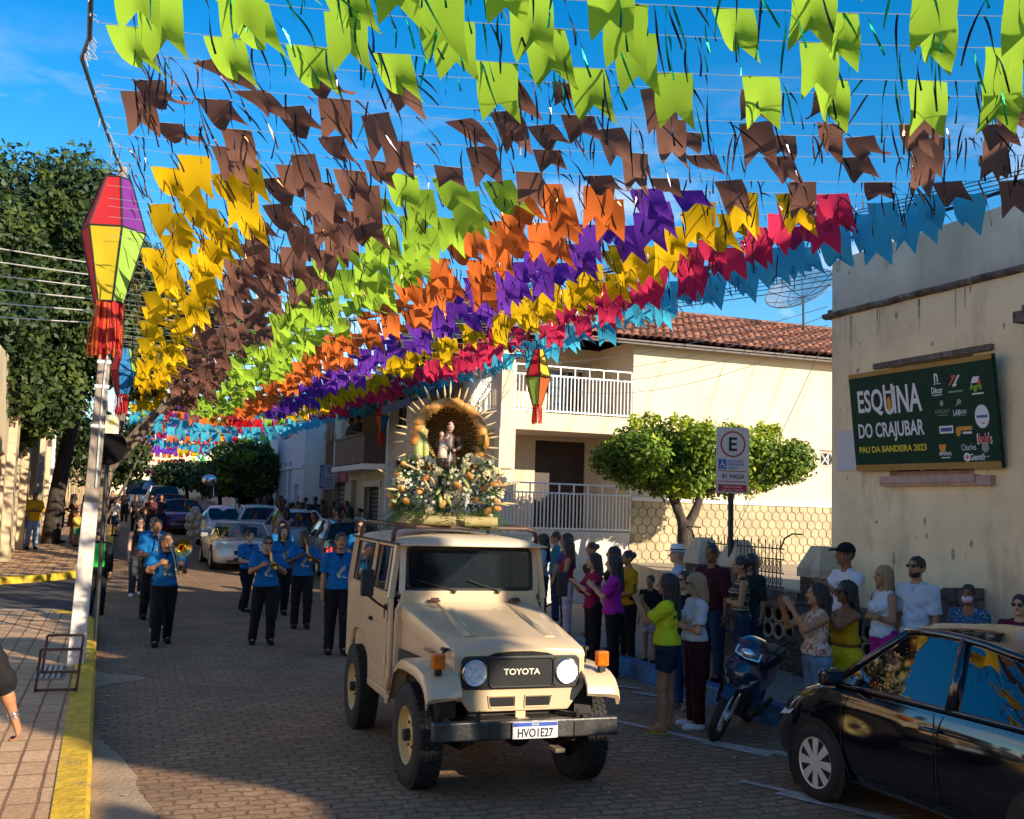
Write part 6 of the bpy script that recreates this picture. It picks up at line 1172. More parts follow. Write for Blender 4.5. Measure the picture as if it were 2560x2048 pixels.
for s in (-1, 1):
    m.tube([(s*.815, y, z) for y, z in ((.30, .90), (.30, .45), (.42, .26), (1.22, .26), (1.26, .92))], .004, 4); m.tube([(s*.815, y, z) for y, z in ((1.26, .92), (1.28, .3), (1.9, .3), (2.1, .62), (2.15, .9))], .004, 4)
m.build('door_gap', M_gask, bk)
for s in (-1, 1):
    for y in (1.12, 2.0): m = MB(); m.tube([(s*.81, y, .80), (s*.845, y+.05, .805), (s*.845, y+.13, .805), (s*.81, y+.18, .80)], .014, 6); m.build('door_handle', M_blkp, bk, smooth=True)
sl_ = car('convertible', 'silver open-topped two-seater with gold bows and ribbons on its bonnet, amber-tinged headlamps', (3.28, 30.1, gz(30.1)), R_(2), 4.08, 1.78, .80, .84, 1.2, 2.43, M_silv, R=.32, fo=.85, cab=(.55, 1.0, 2.1, 2.6), trunk=.86, open_top=True, nose=.60)
M_goldb = mat('gold ribbon', (0.62, 0.46, 0.18), 0.35, 0.4, var=0.3, vs=20)
def bow(parent, x, y, z, s):
    m = MB(); r = random.Random(int(x*100+y))
    for k in range(7):
        a = r.uniform(0, 6.28); m.loft([[(x+s*q*math.cos(a+.2*j), y+s*q*math.sin(a+.2*j), z+s*.9*math.sin(math.pi*q)*(.6+.4*math.sin(a))) for j in (0, 1)] for q in (0, .2, .4, .6, .8, 1)], closed=False)
    return m.build('ribbon_bow', M_goldb, parent)
bow(sl_, -.62, .35, .82, .35); bow(sl_, -.72, .05, .74, .3); bow(sl_, -.3, .55, .86, .28); bow(sl_, .02, .45, .86, .16)
m = MB()
for x0, x1 in ((-.05, -.06), (-.1, -.55), (.0, .5)): m.loft([[(lerp(x0, x1, q)-.035, lerp(.45, -.72, q), lerp(.855, .66, q**2)+.012), (lerp(x0, x1, q)+.035, lerp(.45, -.72, q), lerp(.855, .66, q**2)+.012)] for q in (0, .25, .5, .75, 1)], closed=False)
m.build('bonnet_ribbon', M_goldb, sl_)
m = MB(); m.b2((.02, -.885, .36), (.42, -.87, .50)); pl = m.build('number_plate', M_plate, sl_); m = MB(); m.text("KMC", (.13, -.888, .43), (1, 0, 0), (0, 0, 1), .07, .17, True); m.build('plate_lettering', M_blk, pl)
bt = thing('beetle_car', 'rounded silver vintage car decked with pale balloons behind the convertible', 'car', (3.42, 37.6, gz(37.6)), R_(1))
m = MB(); rows = []
for y, w, zt in ((-.75, .35, .62), (-.6, .5, .78), (-.2, .58, .92), (.2, .64, .98), (.45, .68, 1.02), (.62, .70, 1.15), (.95, .70, 1.40), (1.4, .70, 1.50), (1.9, .69, 1.46), (2.4, .66, 1.25), (2.8, .6, .95), (3.1, .5, .6)): rows.append([(-w, y, .30), (-w, y, min(.8, zt-.05)), (-w*.86, y, lerp(.8, zt, .6) if zt > .9 else zt-.03), (-w*.55, y, zt-.02), (0, y, zt+.02), (w*.55, y, zt-.02), (w*.86, y, lerp(.8, zt, .6) if zt > .9 else zt-.03), (w, y, min(.8, zt-.05)), (w, y, .30)])
m.loft(rows); m.build('body', M_silv, bt, smooth=True, angle=60)
m = MB(); m.poly([(a*.9, .50+.55*(b+.17)/.36-.09, 1.22+b) for a, b in rrect(1.12, .36, .12)]); m.build('windscreen', M_dgl, bt)
for s in (-1, 1):
    m = MB(); m.poly([(s*.715, 1.0+a, 1.18+b) for a, b in rrect(.7, .28, .08)]); m.build('side_window', M_dgl, bt)
    m = MB()
    for y in (0, 2.4): m.loft([[(s*.55, y+.45*math.cos(a), .28+.45*math.sin(a)) for a in [math.pi*k/10 for k in range(11)]], [(s*.76, y+.42*math.cos(a), .28+.40*math.sin(a)) for a in [math.pi*k/10 for k in range(11)]], [(s*.79, y+.36*math.cos(a), .28+.33*math.sin(a)) for a in [math.pi*k/10 for k in range(11)]]], closed=False)
    m.build('fender', M_silv, bt, smooth=True); m = MB(); m.sphere((s*.62, -.38, .66), (.10, .07, .1)); m.build('headlight', M_refl, bt, smooth=True)
for y in (0, 2.4):
    for s in (-1, 1): wheel(bt, s*.66, y, .31, .16, s, M_chr, 'steel', False)
m = MB(); m.cyl((-.75, -.85, .42), (.75, -.85, .42), .05); m.build('bumper', M_chr, bt)
M_ball = mat('pearl balloon', (0.55, 0.47, 0.36), 0.3, 0.25, var=0.05, coat=0.3)
for i, (x, y, z, r) in enumerate(((-1.05, -.5, 1.28, .16), (-.92, -.55, 1.08, .15), (-1.18, -.55, 1.05, .17), (-1.0, -.6, .84, .15), (-1.22, -.5, .80, .15), (-.95, -.5, .60, .15), (-1.15, -.55, .52, .15))): m = MB(); m.sphere((x, y, z), (r, r, r*1.12), 14, 10); m.build('balloon', M_ball, bt, smooth=True)
car('sedan', 'wine purple sedan with ringed grille emblem behind the silver vintage car', (2.50, 46.2, gz(46.2)), R_(1), 4.5, 1.8, .92, .96, 1.44, 2.7, M_purp, R=.33, fo=.9, cab=(.45, 1.2, 2.6, 3.2), glassm=M_dgl)
car('sedan', 'red car directly behind the wine purple sedan', (2.32, 52.5, gz(52.5)), R_(1), 4.1, 1.72, .9, .95, 1.5, 2.5, M_redp, R=.31, fo=.8, cab=(.3, .95, 2.5, 3.0))
car('suv', 'white utility car with a roof rack, farther along the procession', (2.15, 58, gz(58)), R_(1), 4.3, 1.85, 1.02, 1.08, 1.80, 2.6, M_whp, R=.36, fo=.8, cab=(.3, .75, 3.1, 3.3), nose=.72)
car('minivan', 'white van with dark windscreen, farthest of the procession vehicles', (1.0, 65, gz(65)), R_(1), 4.6, 1.8, 1.1, 1.15, 2.0, 2.8, M_whp, R=.34, fo=.6, cab=(-.2, .35, 3.5, 3.7), nose=.8)
car('hatchback', 'pale silver hatchback parked on the right beyond the spectators', (4.75, 40.5, gz(40.5)), R_(178), 3.9, 1.65, .92, .97, 1.48, 2.45, M_silv, R=.30, fo=.75, cab=(.2, .85, 2.6, 3.0))
car('parked_car', 'pale blue car parked at the right kerb, half hidden by spectators', (5.35, 36.2, gz(36.2)), R_(180), 4.1, 1.7, .92, .97, 1.5, 2.5, M_bluep, R=.31, fo=.78, cab=(.25, .9, 2.6, 3.1))
car('parked_car', 'dark teal car at the right kerb behind the woman in the ochre skirt', (5.75, 30.2, gz(30.2)), R_(180), 4.0, 1.68, .92, .97, 1.48, 2.5, mat('teal paint', (0.05, 0.09, 0.10), 0.25, var=.05, coat=.6), R=.31, fo=.78, cab=(.25, .9, 2.6, 3.1))
# umbrella-like blue tarp on the far van, foil balloon by the procession
m = MB(); m.lathe([(.9, 0), (.8, .35), (.5, .62), (.001, .75)], (2.0, 63.5, gz(63)+1.5), 16); tag(m.build('umbrella', mat('blue canopy cloth', (0.03, 0.16, 0.45), 0.6, var=.1), smooth=True), 'blue domed parasol among the far procession vehicles', 'umbrella')
m = MB(); m.sphere((3.35, 44.5, 2.95), (.30, .18, .24), 14, 10); m.cyl((3.5, 44.4, 2.75), (3.56, 44.2, 1.9), .015); tag(m.build('foil_balloon', M_chr, smooth=True), 'shiny foil balloon on a stick above the wine purple sedan', 'balloon')
# ------------------------------------------------------------------ motor scooter
ms = thing('motorcycle', 'dark blue step-through motorcycle with clear lamps leaning on its stand by the black car', 'motorcycle', (5.66, 9.30, 0), R_(-48)); MT = Matrix.Rotation(R_(20), 4, 'Y')
M_navp = mat('navy bike paint', (0.012, 0.017, 0.045), 0.18, var=.05, coat=.8); M_clr = mat('clear lamp', (0.75, 0.78, 0.82), 0.12, 0.7, var=.3, vs=25, coat=1.0)
def mbx(): g = MB(); g.T = MT; return g
def bw_(y, R, w, nm):
    g = mbx(); pr = [(R-.055, -w*.35), (R-.03, -w*.5), (R-.008, -w*.36), (R, 0), (R-.008, w*.36), (R-.03, w*.5), (R-.055, w*.35), (R-.07, 0)]; rows = []
    g.lathe(pr+pr[:1], (0, y, R), 32, 'X'); o = g.build(nm, M_rub, ms, smooth=True); g = mbx()
    for k in range(6): a = k*math.pi/3; g.bar((0, y, R), (0, y+(R-.06)*math.cos(a), R+(R-.06)*math.sin(a)), .025, .035)
    g.cyl((-.06, y, R), (.06, y, R), .045); g.build('spoke', M_alloy, o)
bw_(0, .285, .08, 'front_wheel'); bw_(1.22, .26, .09, 'rear_wheel')
g = mbx()
for s in (-.065, .065): g.cyl((s, 0, .285), (s, .17, .80), .02, n=8)
g.build('fork', M_chr, ms, smooth=True)
g = mbx(); g.loft([[(x*w, .0+(.33)*math.sin(a)*-1+.02, .285+.33*math.cos(a)) for x in (-1, -.6, 0, .6, 1)] for a, w in ((R_(50), .045), (R_(25), .06), (0, .065), (R_(-25), .065), (R_(-55), .05))], closed=False); g.build('front_mudguard', M_navp, ms, smooth=True)
g = mbx(); g.loft([[(-w, y, z), (-w*.5, y-d, z+.02), (0, y-d*1.3, z+.02), (w*.5, y-d, z+.02), (w, y, z), (w*.8, y+.06, z), (-w*.8, y+.06, z)] for y, z, w, d in ((.16, .42, .07, .03), (.12, .52, .12, .07), (.12, .64, .19, .11), (.14, .76, .20, .11), (.17, .84, .13, .07))]); g.build('front_cowl', M_navp, ms, smooth=True, angle=50)
g = mbx(); g.loft([[(-w, y, z), (-w*.6, y-d, z+.01), (0, y-d*1.35, z+.01), (w*.6, y-d, z+.01), (w, y, z), (w*.5, y+.14, z), (-w*.5, y+.14, z)] for y, z, w, d in ((.20, .83, .09, .06), (.19, .90, .19, .11), (.22, .99, .18, .10), (.27, 1.06, .10, .05))]); g.build('handlebar_cowl', M_navp, ms, smooth=True, angle=50)
g = mbx(); g.loft([[(x*.13, .075-.012*(1-x*x)+.02*k, .875+.04*k+.02*abs(x)) for x in (-1, -.5, 0, .5, 1)] for k in (0, 1, 2)], closed=False); g.sphere((0, .085, .93), (.085, .045, .05), 12, 8); g.build('headlight', M_clr, ms, smooth=True)
for s in (-1, 1):
    g = mbx(); g._add([(s*.05, -.005, .60), (s*.20, .07, .73), (s*.195, .085, .765), (s*.12, .03, .69), (s*.12, .02, .64)], [(0, 1, 2, 3), (0, 4, 1), (0, 3, 4)]) if False else g.loft([[(s*lerp(.05, .205, q), lerp(0.0, .12, q)-.012, lerp(.595, .745, q)+w*.03*math.sin(math.pi*min(1, q+.15))) for w in (-1, 0, 1)] for q in (0, .25, .5, .75, 1)], closed=False); g.build('turn_signal', M_clr, ms, smooth=True)
    g = mbx(); g.cyl((s*.15, .25, 1.0), (s*.34, .31, 1.02), .016, n=8); g.cyl((s*.24, .28, 1.01), (s*.34, .31, 1.02), .02, n=8); g.tube([(s*.2, .26, 1.02), (s*.26, .2, 1.12), (s*.30, .2, 1.17)], .007, 5); g.build('handlebar', M_gask, ms); g = mbx(); g.sphere((s*.31, .2, 1.21), (.07, .012, .045), 12, 8); g.build('mirror', M_gask, ms, smooth=True)
    g = mbx(); g.loft([[(s*w, y, z0), (s*(w+.03), y, lerp(z0, z1, .5)), (s*w, y, z1)] for y, z0, z1, w in ((.2, .35, .82, .16), (.35, .28, .80, .19), (.5, .25, .55, .16))], closed=False); g.build('leg_shield', M_navp, ms, smooth=True)
g = mbx(); g.b2((-.08, .45, .22), (.08, .95, .42)); g.cyl((-.1, .62, .26), (.1, .62, .26), .09); g.tube([(.1, .6, .22), (.13, .9, .2), (.14, 1.35, .3)], .03, 8); g.bar((-.08, .7, .24), (-.25, .72, .0), .02); g.build('engine', M_chass, ms)
g = mbx(); g.loft([[(-w, y, z0), (-w*.9, y, z1), (w*.9, y, z1), (w, y, z0)] for y, z0, z1, w in ((.62, .42, .70, .08), (.85, .45, .74, .12), (1.3, .52, .76, .12), (1.6, .62, .76, .06))]); g.build('rear_body', M_navp, ms, smooth=True, angle=50)
g = mbx(); g.loft([[(-w, y, z0), (-w*.8, y, z1), (w*.8, y, z1), (w, y, z0)] for y, z0, z1, w in ((.62, .70, .77, .09), (.9, .74, .82, .13), (1.2, .76, .86, .13), (1.5, .77, .86, .10))]); g.build('seat', M_gask, ms, smooth=True, angle=50)
# ------------------------------------------------------------------ flower shrine on the roof of the off-roader
M_bread = mat('baked bread', (0.60, 0.22, 0.035), 0.55, var=0.3, vs=14, tint=(0.72, 0.36, 0.09), bump=0.3, bs=30); M_wick = bricks('wicker', (0.42, 0.27, 0.10), (0.30, 0.18, 0.06), (0.10, 0.055, 0.02), 1.0, 0.06, 0.025, 0.004, 0.5, 0.7, 0.006, 1.0, rot=(R_(90), 0, 0), dirt=(0.2, 0.12, 0.04)); M_wheat = mat('dry wheat', (0.58, 0.44, 0.20), 0.7, var=0.15, vs=20); M_husk = mat('pale green husk', (0.48, 0.50, 0.16), 0.6, var=0.2, vs=12, trans=.2)
M_bamb = mat('bamboo', (0.42, 0.33, 0.14), 0.5, var=0.2, vs=7); M_wfl = mat('white petals', (0.80, 0.74, 0.56), 0.6, var=0.06, trans=.2); M_yfl = mat('cream roses', (0.80, 0.68, 0.36), 0.6, var=0.12, trans=.2)
M_fern = [mat('fern leaf', (0.05, 0.13, 0.025), 0.5, var=0.3, vs=5, trans=.25), mat('fern leaf deep', (0.022, 0.065, 0.018), 0.5, var=0.3, vs=5, trans=.2), mat('fern leaf pale', (0.13, 0.22, 0.04), 0.5, var=0.3, vs=5, trans=.25)]
SX, SY, SZ = 2.94, 9.75, 2.06
sh = thing('flower_shrine', 'flower arrangement with bread-roll arch around a wicker niche, on the cream off-roader roof', 'shrine', (SX, SY, SZ), R_(-4))
sr = random.Random(31); cz = .83; Rr = .328
g = MB(); rows = []
for j in range(9):
    t = j/8; r = .31*math.cos(t*math.pi/2*.80)+.02; y = .36*math.sin(t*math.pi/2); rows.append([(r*math.cos(a), y, cz+r*1.04*math.sin(a)) for a in [2*math.pi*k/36 for k in range(36)]])
g.loft(rows, cap=False); g._add([(0, .36, cz)]+rows[-1], [(0, 1+k, 1+(k+1) % 36) for k in range(36)]); g.build('basket', M_wick, sh, smooth=True)
g = MB()
for k in range(60):
    a = R_(150)+R_(95)*k/60; g.tube([(.31*math.cos(a), -.02, cz+.31*math.sin(a)), (.25*math.cos(a+.06), .12, cz+.26*math.sin(a+.06)), (.17*math.cos(a+.1), .22, cz+.2*math.sin(a+.1))], .004, 4)
o = g.build('rushes', M_wheat, sh); o['kind'] = 'stuff'
def roll(c, s, d, parent=sh, sc=1.0):
    d = Vector(d).normalized(); Mx = d.to_track_quat('X', 'Z').to_matrix(); m = MB(); n = 14; rows = []
    for i in range(n+1):
        t = -1+2*i/n; r = math.sqrt(max(0, 1-abs(t)**2.6)); row = []
        for k in range(12):
            a = 2*math.pi*k/12; rr_ = r*(1-.22*math.exp(-((a-math.pi/2)/.35)**2)*(1-t*t)); q = Mx @ Vector((t*.078*sc, rr_*.052*sc*math.cos(a), rr_*.05*sc*math.sin(a))); row.append((c[0]+q.x, c[1]+q.y, c[2]+q.z))
        rows.append(row)
    m.loft(rows); return m.build('bread_roll', M_bread, parent, smooth=True)
for k in range(19):
    a = R_(-48)+R_(276)*k/18; roll((Rr*math.cos(a)+sr.uniform(-.008, .008), -.055+sr.uniform(-.015, .015), cz+Rr*1.05*math.sin(a)), 1, (-math.sin(a)+sr.uniform(-.35, .35), sr.uniform(-.4, .2), math.cos(a)+sr.uniform(-.3, .3)), sc=sr.uniform(.98, 1.12))
for k in range(27):
    a = R_(-38)+R_(256)*k/26+sr.uniform(-.05, .05); L = sr.uniform(.07, .15); c0 = Vector((math.cos(a), .25*sr.uniform(-.6, .3), math.sin(a)+.0)); c0 = Vector((c0.x, c0.y, c0.z)); m = MB(); A = Vector((.355*c0.x, .0, cz+.37*c0.z)); D = (Vector((c0.x, c0.y, c0.z+sr.uniform(-.1, .2)))).normalized()
    m.tube([A-D*.1, A+D*L*.4, A+D*L*.55, A+D*L*.9, A+D*(L+.05)], [.004, .004, .012, .010, .002], 6); m.build('wheat_ear', M_wheat, sh, smooth=True)
g = MB(); g.tube([(-.30, -.10, cz-.26), (-.31, -.09, cz-.1), (-.29, -.05, cz+.05), (-.24, -.02, cz+.16)], [.045, .05, .04, .015], 8); g.tube([(-.24, -.12, cz-.28), (-.245, -.11, cz-.1), (-.25, -.08, cz+.02)], [.03, .035, .01], 8); g.build('corn_husk', M_husk, sh, smooth=True)
# mound of greenery
def mound(a, v, r=1.0):   # a around the front, v 0 bottom..1 top
    w = lerp(.42, .50, math.sin(math.pi*min(1, v*1.05+.1))) * r; return Vector((w*math.sin(a), -.30*math.cos(a)*r+.0, lerp(.10, .62, v)+.02*math.sin(5*a)))
vs_, fs_, mi_ = [], [], []
g = MB()
for k in range(2100):
    a = sr.uniform(-2.4, 2.4); v = sr.random()**.9; r = sr.uniform(.72, 1.06); p = mound(a, v, r); n = Vector((math.sin(a), -math.cos(a), (v-.35)*1.3)).normalized(); t = Vector((sr.uniform(-1, 1), sr.uniform(-1, 1), sr.uniform(-1, .8))).normalized(); s = sr.uniform(.025, .06); b = n.cross(t).normalized()*s*.22; t = (t+n*.8).normalized()*s
    g.mi = 1 if v < .22 and sr.random() < .8 else sr.choice((0, 0, 1, 1, 2)); g._add([tuple(p), tuple(p+t*.5+b), tuple(p+t+n*.004), tuple(p+t*.5-b)], [(0, 1, 2, 3)])
o = g.build('greenery', M_fern, sh); o['kind'] = 'stuff'
def fern(A, D, L, mi=0):
    A, D = Vector(A), Vector(D).normalized(); m = MB(); up = Vector((0, -.3, 1)); sd = D.cross(up).normalized(); nrm = sd.cross(D).normalized()
    for i in range(16):
        q = i/15; p = A+D*L*q-Vector((0, 0, L*.45*q*q)); w = L*.36*math.sin(math.pi*(.12+.86*q)); m.tube([p, p+D*L*.07], .003, 4, cap=False)
        for s in (-1, 1): e = sd*s*w+D*L*.10; m._add([tuple(p), tuple(p+e*.5+D*L*.035), tuple(p+e), tuple(p+e*.5-D*L*.02)], [(0, 1, 2, 3)])
    return m.build('fern_frond', M_fern[mi], sh)
for k in range(34): a = -1.9+3.8*k/33+sr.uniform(-.08, .08); fern(mound(a, sr.uniform(.05, .2), .8), (math.sin(a), -math.cos(a), sr.uniform(-.6, .1)), sr.uniform(.17, .27), sr.choice((0, 1, 0, 2)))
for k in range(22): a = sr.uniform(-2, 2); fern(mound(a, sr.uniform(.3, .95), .85), (math.sin(a), -math.cos(a)*.7, sr.uniform(.1, .9)), sr.uniform(.10, .2), sr.choice((0, 2, 2)))
fern((.30, -.08, .70), (.05, -.3, 1), .30, 2); fern((.34, -.04, .66), (-.3, -.4, .9), .24, 2)
g = MB()
for k in range(330):
    if k < 190: a = sr.uniform(-2.3, 2.3); v = sr.uniform(.25, 1.05)
    else:
        cl = sr.choice([(-.9, .5), (-.3, .6), (.05, .75), (.2, .35), (.6, .55), (1.1, .7), (-1.5, .65), (1.6, .4), (-.5, .95), (.35, .98)]); a = cl[0]+sr.uniform(-.14, .14); v = cl[1]+sr.uniform(-.08, .08)
    p = mound(a, v, sr.uniform(1.0, 1.10)); s = sr.uniform(.009, .017)
    for q in range(5): an = 6.28*q/5+k; d = Vector((math.cos(an), 0, math.sin(an)))*s; e = Vector((-math.sin(an), 0, math.cos(an)))*s*.5; n = Vector((math.sin(a), -math.cos(a), .2)).normalized()*s*.6; g._add([tuple(p), tuple(p+d*.6+e+n), tuple(p+d*1.25+n*.6), tuple(p+d*.6-e+n)], [(0, 1, 2, 3)])
o = g.build('white_flower', M_wfl, sh); o['kind'] = 'stuff'
for k in range(29):
    a, v = ((-1.3, .9), (-.45, .1), (.3, .68), (.75, .1), (1.35, .82), (-1.05, .42), (.9, .62), (-.1, .38), (-1.7, .2), (1.2, .15), (.55, .98), (-.55, .66), (-1.55, .35), (-1.15, .62), (-.95, .18), (-.62, .42), (-.35, .80), (-.2, .22), (.05, .52), (.22, .86), (.42, .25), (.62, .5), (.8, .82), (1.0, .3), (1.25, .58), (1.55, .42), (-1.5, .78), (1.62, .75), (-.75, .9))[k]; p = mound(a, v, 1.08)
    if k % 3 == 1:
        m = MB()
        for q in range(9): an = q*2.4; r = .012+.004*q; m.sphere((p.x+r*math.cos(an), p.y-.01+.003*q, p.z+r*math.sin(an)), (.018, .01, .018), 8, 6)
        m.build('rose', M_yfl, sh, smooth=True)
    else: roll(p, 1, (sr.uniform(-1, 1), sr.uniform(-.6, 0), sr.uniform(-1, 1)), sc=sr.uniform(.55, .72))
for k in range(14): a = sr.uniform(-2.2, 2.2); p = mound(a, sr.uniform(.2, .9), 1.0); D = Vector((math.sin(a), -math.cos(a)*.6, sr.uniform(-.2, .7))).normalized(); m = MB(); m.tube([p, p+D*.09, p+D*.12, p+D*.19, p+D*.23], [.004, .004, .012, .01, .002], 6); m.build('wheat_ear', M_wheat, sh, smooth=True)
for k in range(9): a = sr.uniform(-1.6, 1.6); p = mound(a, sr.uniform(.15, .9), 1.04); D = Vector((math.sin(a)*.5+sr.uniform(-.5, .5), -.5, sr.uniform(-.9, .6))).normalized(); m = MB(); m.tube([p-D*.05, p, p+D*.05, p+D*.10], [.006, .02, .017, .003], 6); m.build('corn_husk', M_husk, sh, smooth=True)
for x in (.02, .42):
    m = MB(); m.cyl((x-.3, -.30, .045), (x, -.36, .045), .045, n=16); m.build('bamboo_log', M_bamb, sh, smooth=True, angle=40)
m = MB(); m.b2((-.42, -.2, .0), (.42, .35, .12)); m.build('base_frame', M_bamb, sh, bevel=.01)
# saint statue inside the niche
ss = thing('saint_statue', 'small brown-robed statue holding a pale child, inside the bread-roll arch', 'statue', (SX, SY, SZ+.515), R_(-4)); ss.scale = (.88, .88, .88)
M_robe = mat('brown robe glaze', (0.075, 0.04, 0.032), 0.4, var=.3, vs=20, coat=.3); M_flesh = mat('statue flesh', (0.55, 0.34, 0.25), 0.45, var=.1); M_ivory = mat('ivory cloth', (0.62, 0.52, 0.42), 0.5, var=.15, vs=20)
m = MB(); m.loft([[(w*math.cos(a)+.02*zz, d*math.sin(a)+.06, zz+.008*math.sin(5*a)) for a in [2*math.pi*k/24 for k in range(24)]] for zz, w, d in ((.02, .115, .085), (.12, .108, .078), (.24, .095, .07), (.33, .095, .066), (.385, .085, .058), (.42, .05, .042), (.44, .034, .032))]); m.tube([(-.07, .03, .37), (-.115, -.02, .28), (-.05, -.065, .25)], [.034, .036, .024], 10); m.tube([(.10, .03, .37), (.135, -.01, .27), (.06, -.07, .23)], [.034, .036, .024], 10); m.build('robe', M_robe, ss, smooth=True)
m = MB(); m.sphere((.03, .045, .495), (.040, .044, .056), 16, 12); m.cyl((.02, .055, .42), (.03, .05, .47), .024); m.sphere((.03, .002, .492), (.008, .01, .012), 8, 6); m.sphere((-.035, -.07, .25), .02, 10, 8); m.sphere((.05, -.075, .23), .02, 10, 8); m.build('head', M_flesh, ss, smooth=True)
m = MB(); m.lathe([(.043, .0), (.046, .012), (.040, .022)], (.03, .05, .505), 16); m.build('hair_ring', M_robe, ss, smooth=True)
m = MB(); m.sphere((-.085, -.035, .40), (.026, .027, .032), 14, 10); m.tube([(-.085, -.03, .37), (-.08, -.035, .30), (-.07, -.06, .24)], [.022, .035, .028], 10); m.tube([(-.07, -.05, .35), (-.03, -.06, .36), (0.0, -.04, .40)], [.014, .012, .010], 8); m.build('child', M_flesh, ss, smooth=True)
m = MB(); m.loft([[(w*math.cos(a)-.07, w*.8*math.sin(a)-.045, zz) for a in [2*math.pi*k/14 for k in range(14)]] for zz, w in ((.14, .055), (.2, .05), (.27, .045), (.31, .036))]); m.tube([(.02, -.05, .22), (.0, -.075, .10), (.01, -.06, .02)], [.008, .006, .006], 6); m.build('child_robe', M_ivory, ss, smooth=True)
# ------------------------------------------------------------------ people: smooth blended volumes meshed into one skin per body
def smin(a, b, k):
    h = np.clip(0.5+0.5*(b-a)/k, 0, 1); return b+(a-b)*h-k*h*(1-h)
def field(prims, h, pad=0.05):
    lo = np.array([1e9]*3); hi = -lo
    bb = []
    for p in prims:
        if p[0] == 'c': a, b, ra, rb = np.array(p[1]), np.array(p[2]), p[3], p[4]; m = max(ra, rb); l, u = np.minimum(a, b)-m, np.maximum(a, b)+m
        else: c, r = np.array(p[1]), np.array(p[2]); m = r.max(); l, u = c-m, c+m
        bb.append((l, u)); lo, hi = np.minimum(lo, l), np.maximum(hi, u)
    lo = lo-pad*.6; hi = hi+pad*.6; n = np.ceil((hi-lo)/h).astype(int)+1; D = np.full(n, 0.12, np.float32)
    ax = [lo[i]+h*np.arange(n[i]) for i in range(3)]
    for p, (l, u) in zip(prims, bb):
        i0 = np.maximum(0, np.floor((l-pad-lo)/h).astype(int)); i1 = np.minimum(n, np.ceil((u+pad-lo)/h).astype(int)+1)
        X, Y, Z = np.meshgrid(*[ax[i][i0[i]:i1[i]] for i in range(3)], indexing='ij', sparse=True)
        if p[0] == 'c':
            a, b, ra, rb = np.array(p[1]), np.array(p[2]), p[3], p[4]; d = b-a; L2 = max(1e-9, d@d); t_ = ((X-a[0])*d[0]+(Y-a[1])*d[1]+(Z-a[2])*d[2])/L2; t = np.clip(t_, 0, 1)
            v = np.sqrt((X-a[0]-d[0]*t)**2+(Y-a[1]-d[1]*t)**2+(Z-a[2]-d[2]*t)**2)-(ra+(rb-ra)*t)
            if len(p) > 6 and p[6]: v = np.maximum(v, (t_-1)*math.sqrt(L2))
        else:
            c, r = p[1], p[2]; q = p[3] if len(p) > 3 and p[3] is not None else None; x, y, z = X-c[0], Y-c[1], Z-c[2]
            if q is not None: x, y, z = (q[0][0]*x+q[1][0]*y+q[2][0]*z), (q[0][1]*x+q[1][1]*y+q[2][1]*z), (q[0][2]*x+q[1][2]*y+q[2][2]*z)
            k0 = np.sqrt((x/r[0])**2+(y/r[1])**2+(z/r[2])**2); v = (k0-1)*min(r)*(.55+.45*k0/np.maximum(k0, 1e-3))
        k = p[5] if p[0] == 'c' and len(p) > 5 else (p[4] if p[0] == 'e' and len(p) > 4 else .025); s = tuple(slice(i0[i], i1[i]) for i in range(3)); D[s] = smin(D[s], v, k)
    return D, lo, ax
def nets(D, lo, h):
    S = D < 0; n = np.array(D.shape)-1; c = np.zeros(n, np.int8)
    for i in (0, 1):
        for j in (0, 1):
            for k in (0, 1): c += S[i:n[0]+i, j:n[1]+j, k:n[2]+k]
    act = (c > 0) & (c < 8); idx = np.full(n, -1, np.int64); P = np.argwhere(act); idx[act] = np.arange(len(P)); acc = np.zeros((len(P), 3)); cnt = np.zeros(len(P)); x, y, z = P.T
    cor = [(i, j, k) for i in (0, 1) for j in (0, 1) for k in (0, 1)]
    for a in range(8):
        for ax_ in range(3):
            if cor[a][ax_] == 0:
                b = list(cor[a]); b[ax_] = 1; da = D[x+cor[a][0], y+cor[a][1], z+cor[a][2]]; db = D[x+b[0], y+b[1], z+b[2]]; m = (da < 0) != (db < 0); t = np.where(m, da/np.where(m, da-db, 1), 0)
                q = np.array(cor[a], float)[None, :].repeat(len(P), 0); q[:, ax_] += t; acc[m] += q[m]; cnt[m] += 1
    V = lo+(P+acc/cnt[:, None])*h; F = []
    for ax_ in range(3):
        o1, o2 = (ax_+1) % 3, (ax_+2) % 3; sl0 = [slice(None)]*3; sl1 = [slice(None)]*3; sl0[ax_] = slice(0, -1); sl1[ax_] = slice(1, None); A, B = S[tuple(sl0)], S[tuple(sl1)]; E = np.argwhere(A != B); E = E[(E[:, o1] > 0) & (E[:, o2] > 0) & (E[:, o1] < n[o1]) & (E[:, o2] < n[o2])]
        if not len(E): continue
        fl = A[tuple(E.T)]; e1 = np.zeros(3, int); e1[o1] = 1; e2 = np.zeros(3, int); e2[o2] = 1; q = np.stack([idx[tuple((E-e1-e2).T)], idx[tuple((E-e2).T)], idx[tuple(E.T)], idx[tuple((E-e1).T)]], 1); q[~fl] = q[~fl][:, ::-1]; F.append(q)
    return V, np.concatenate(F)
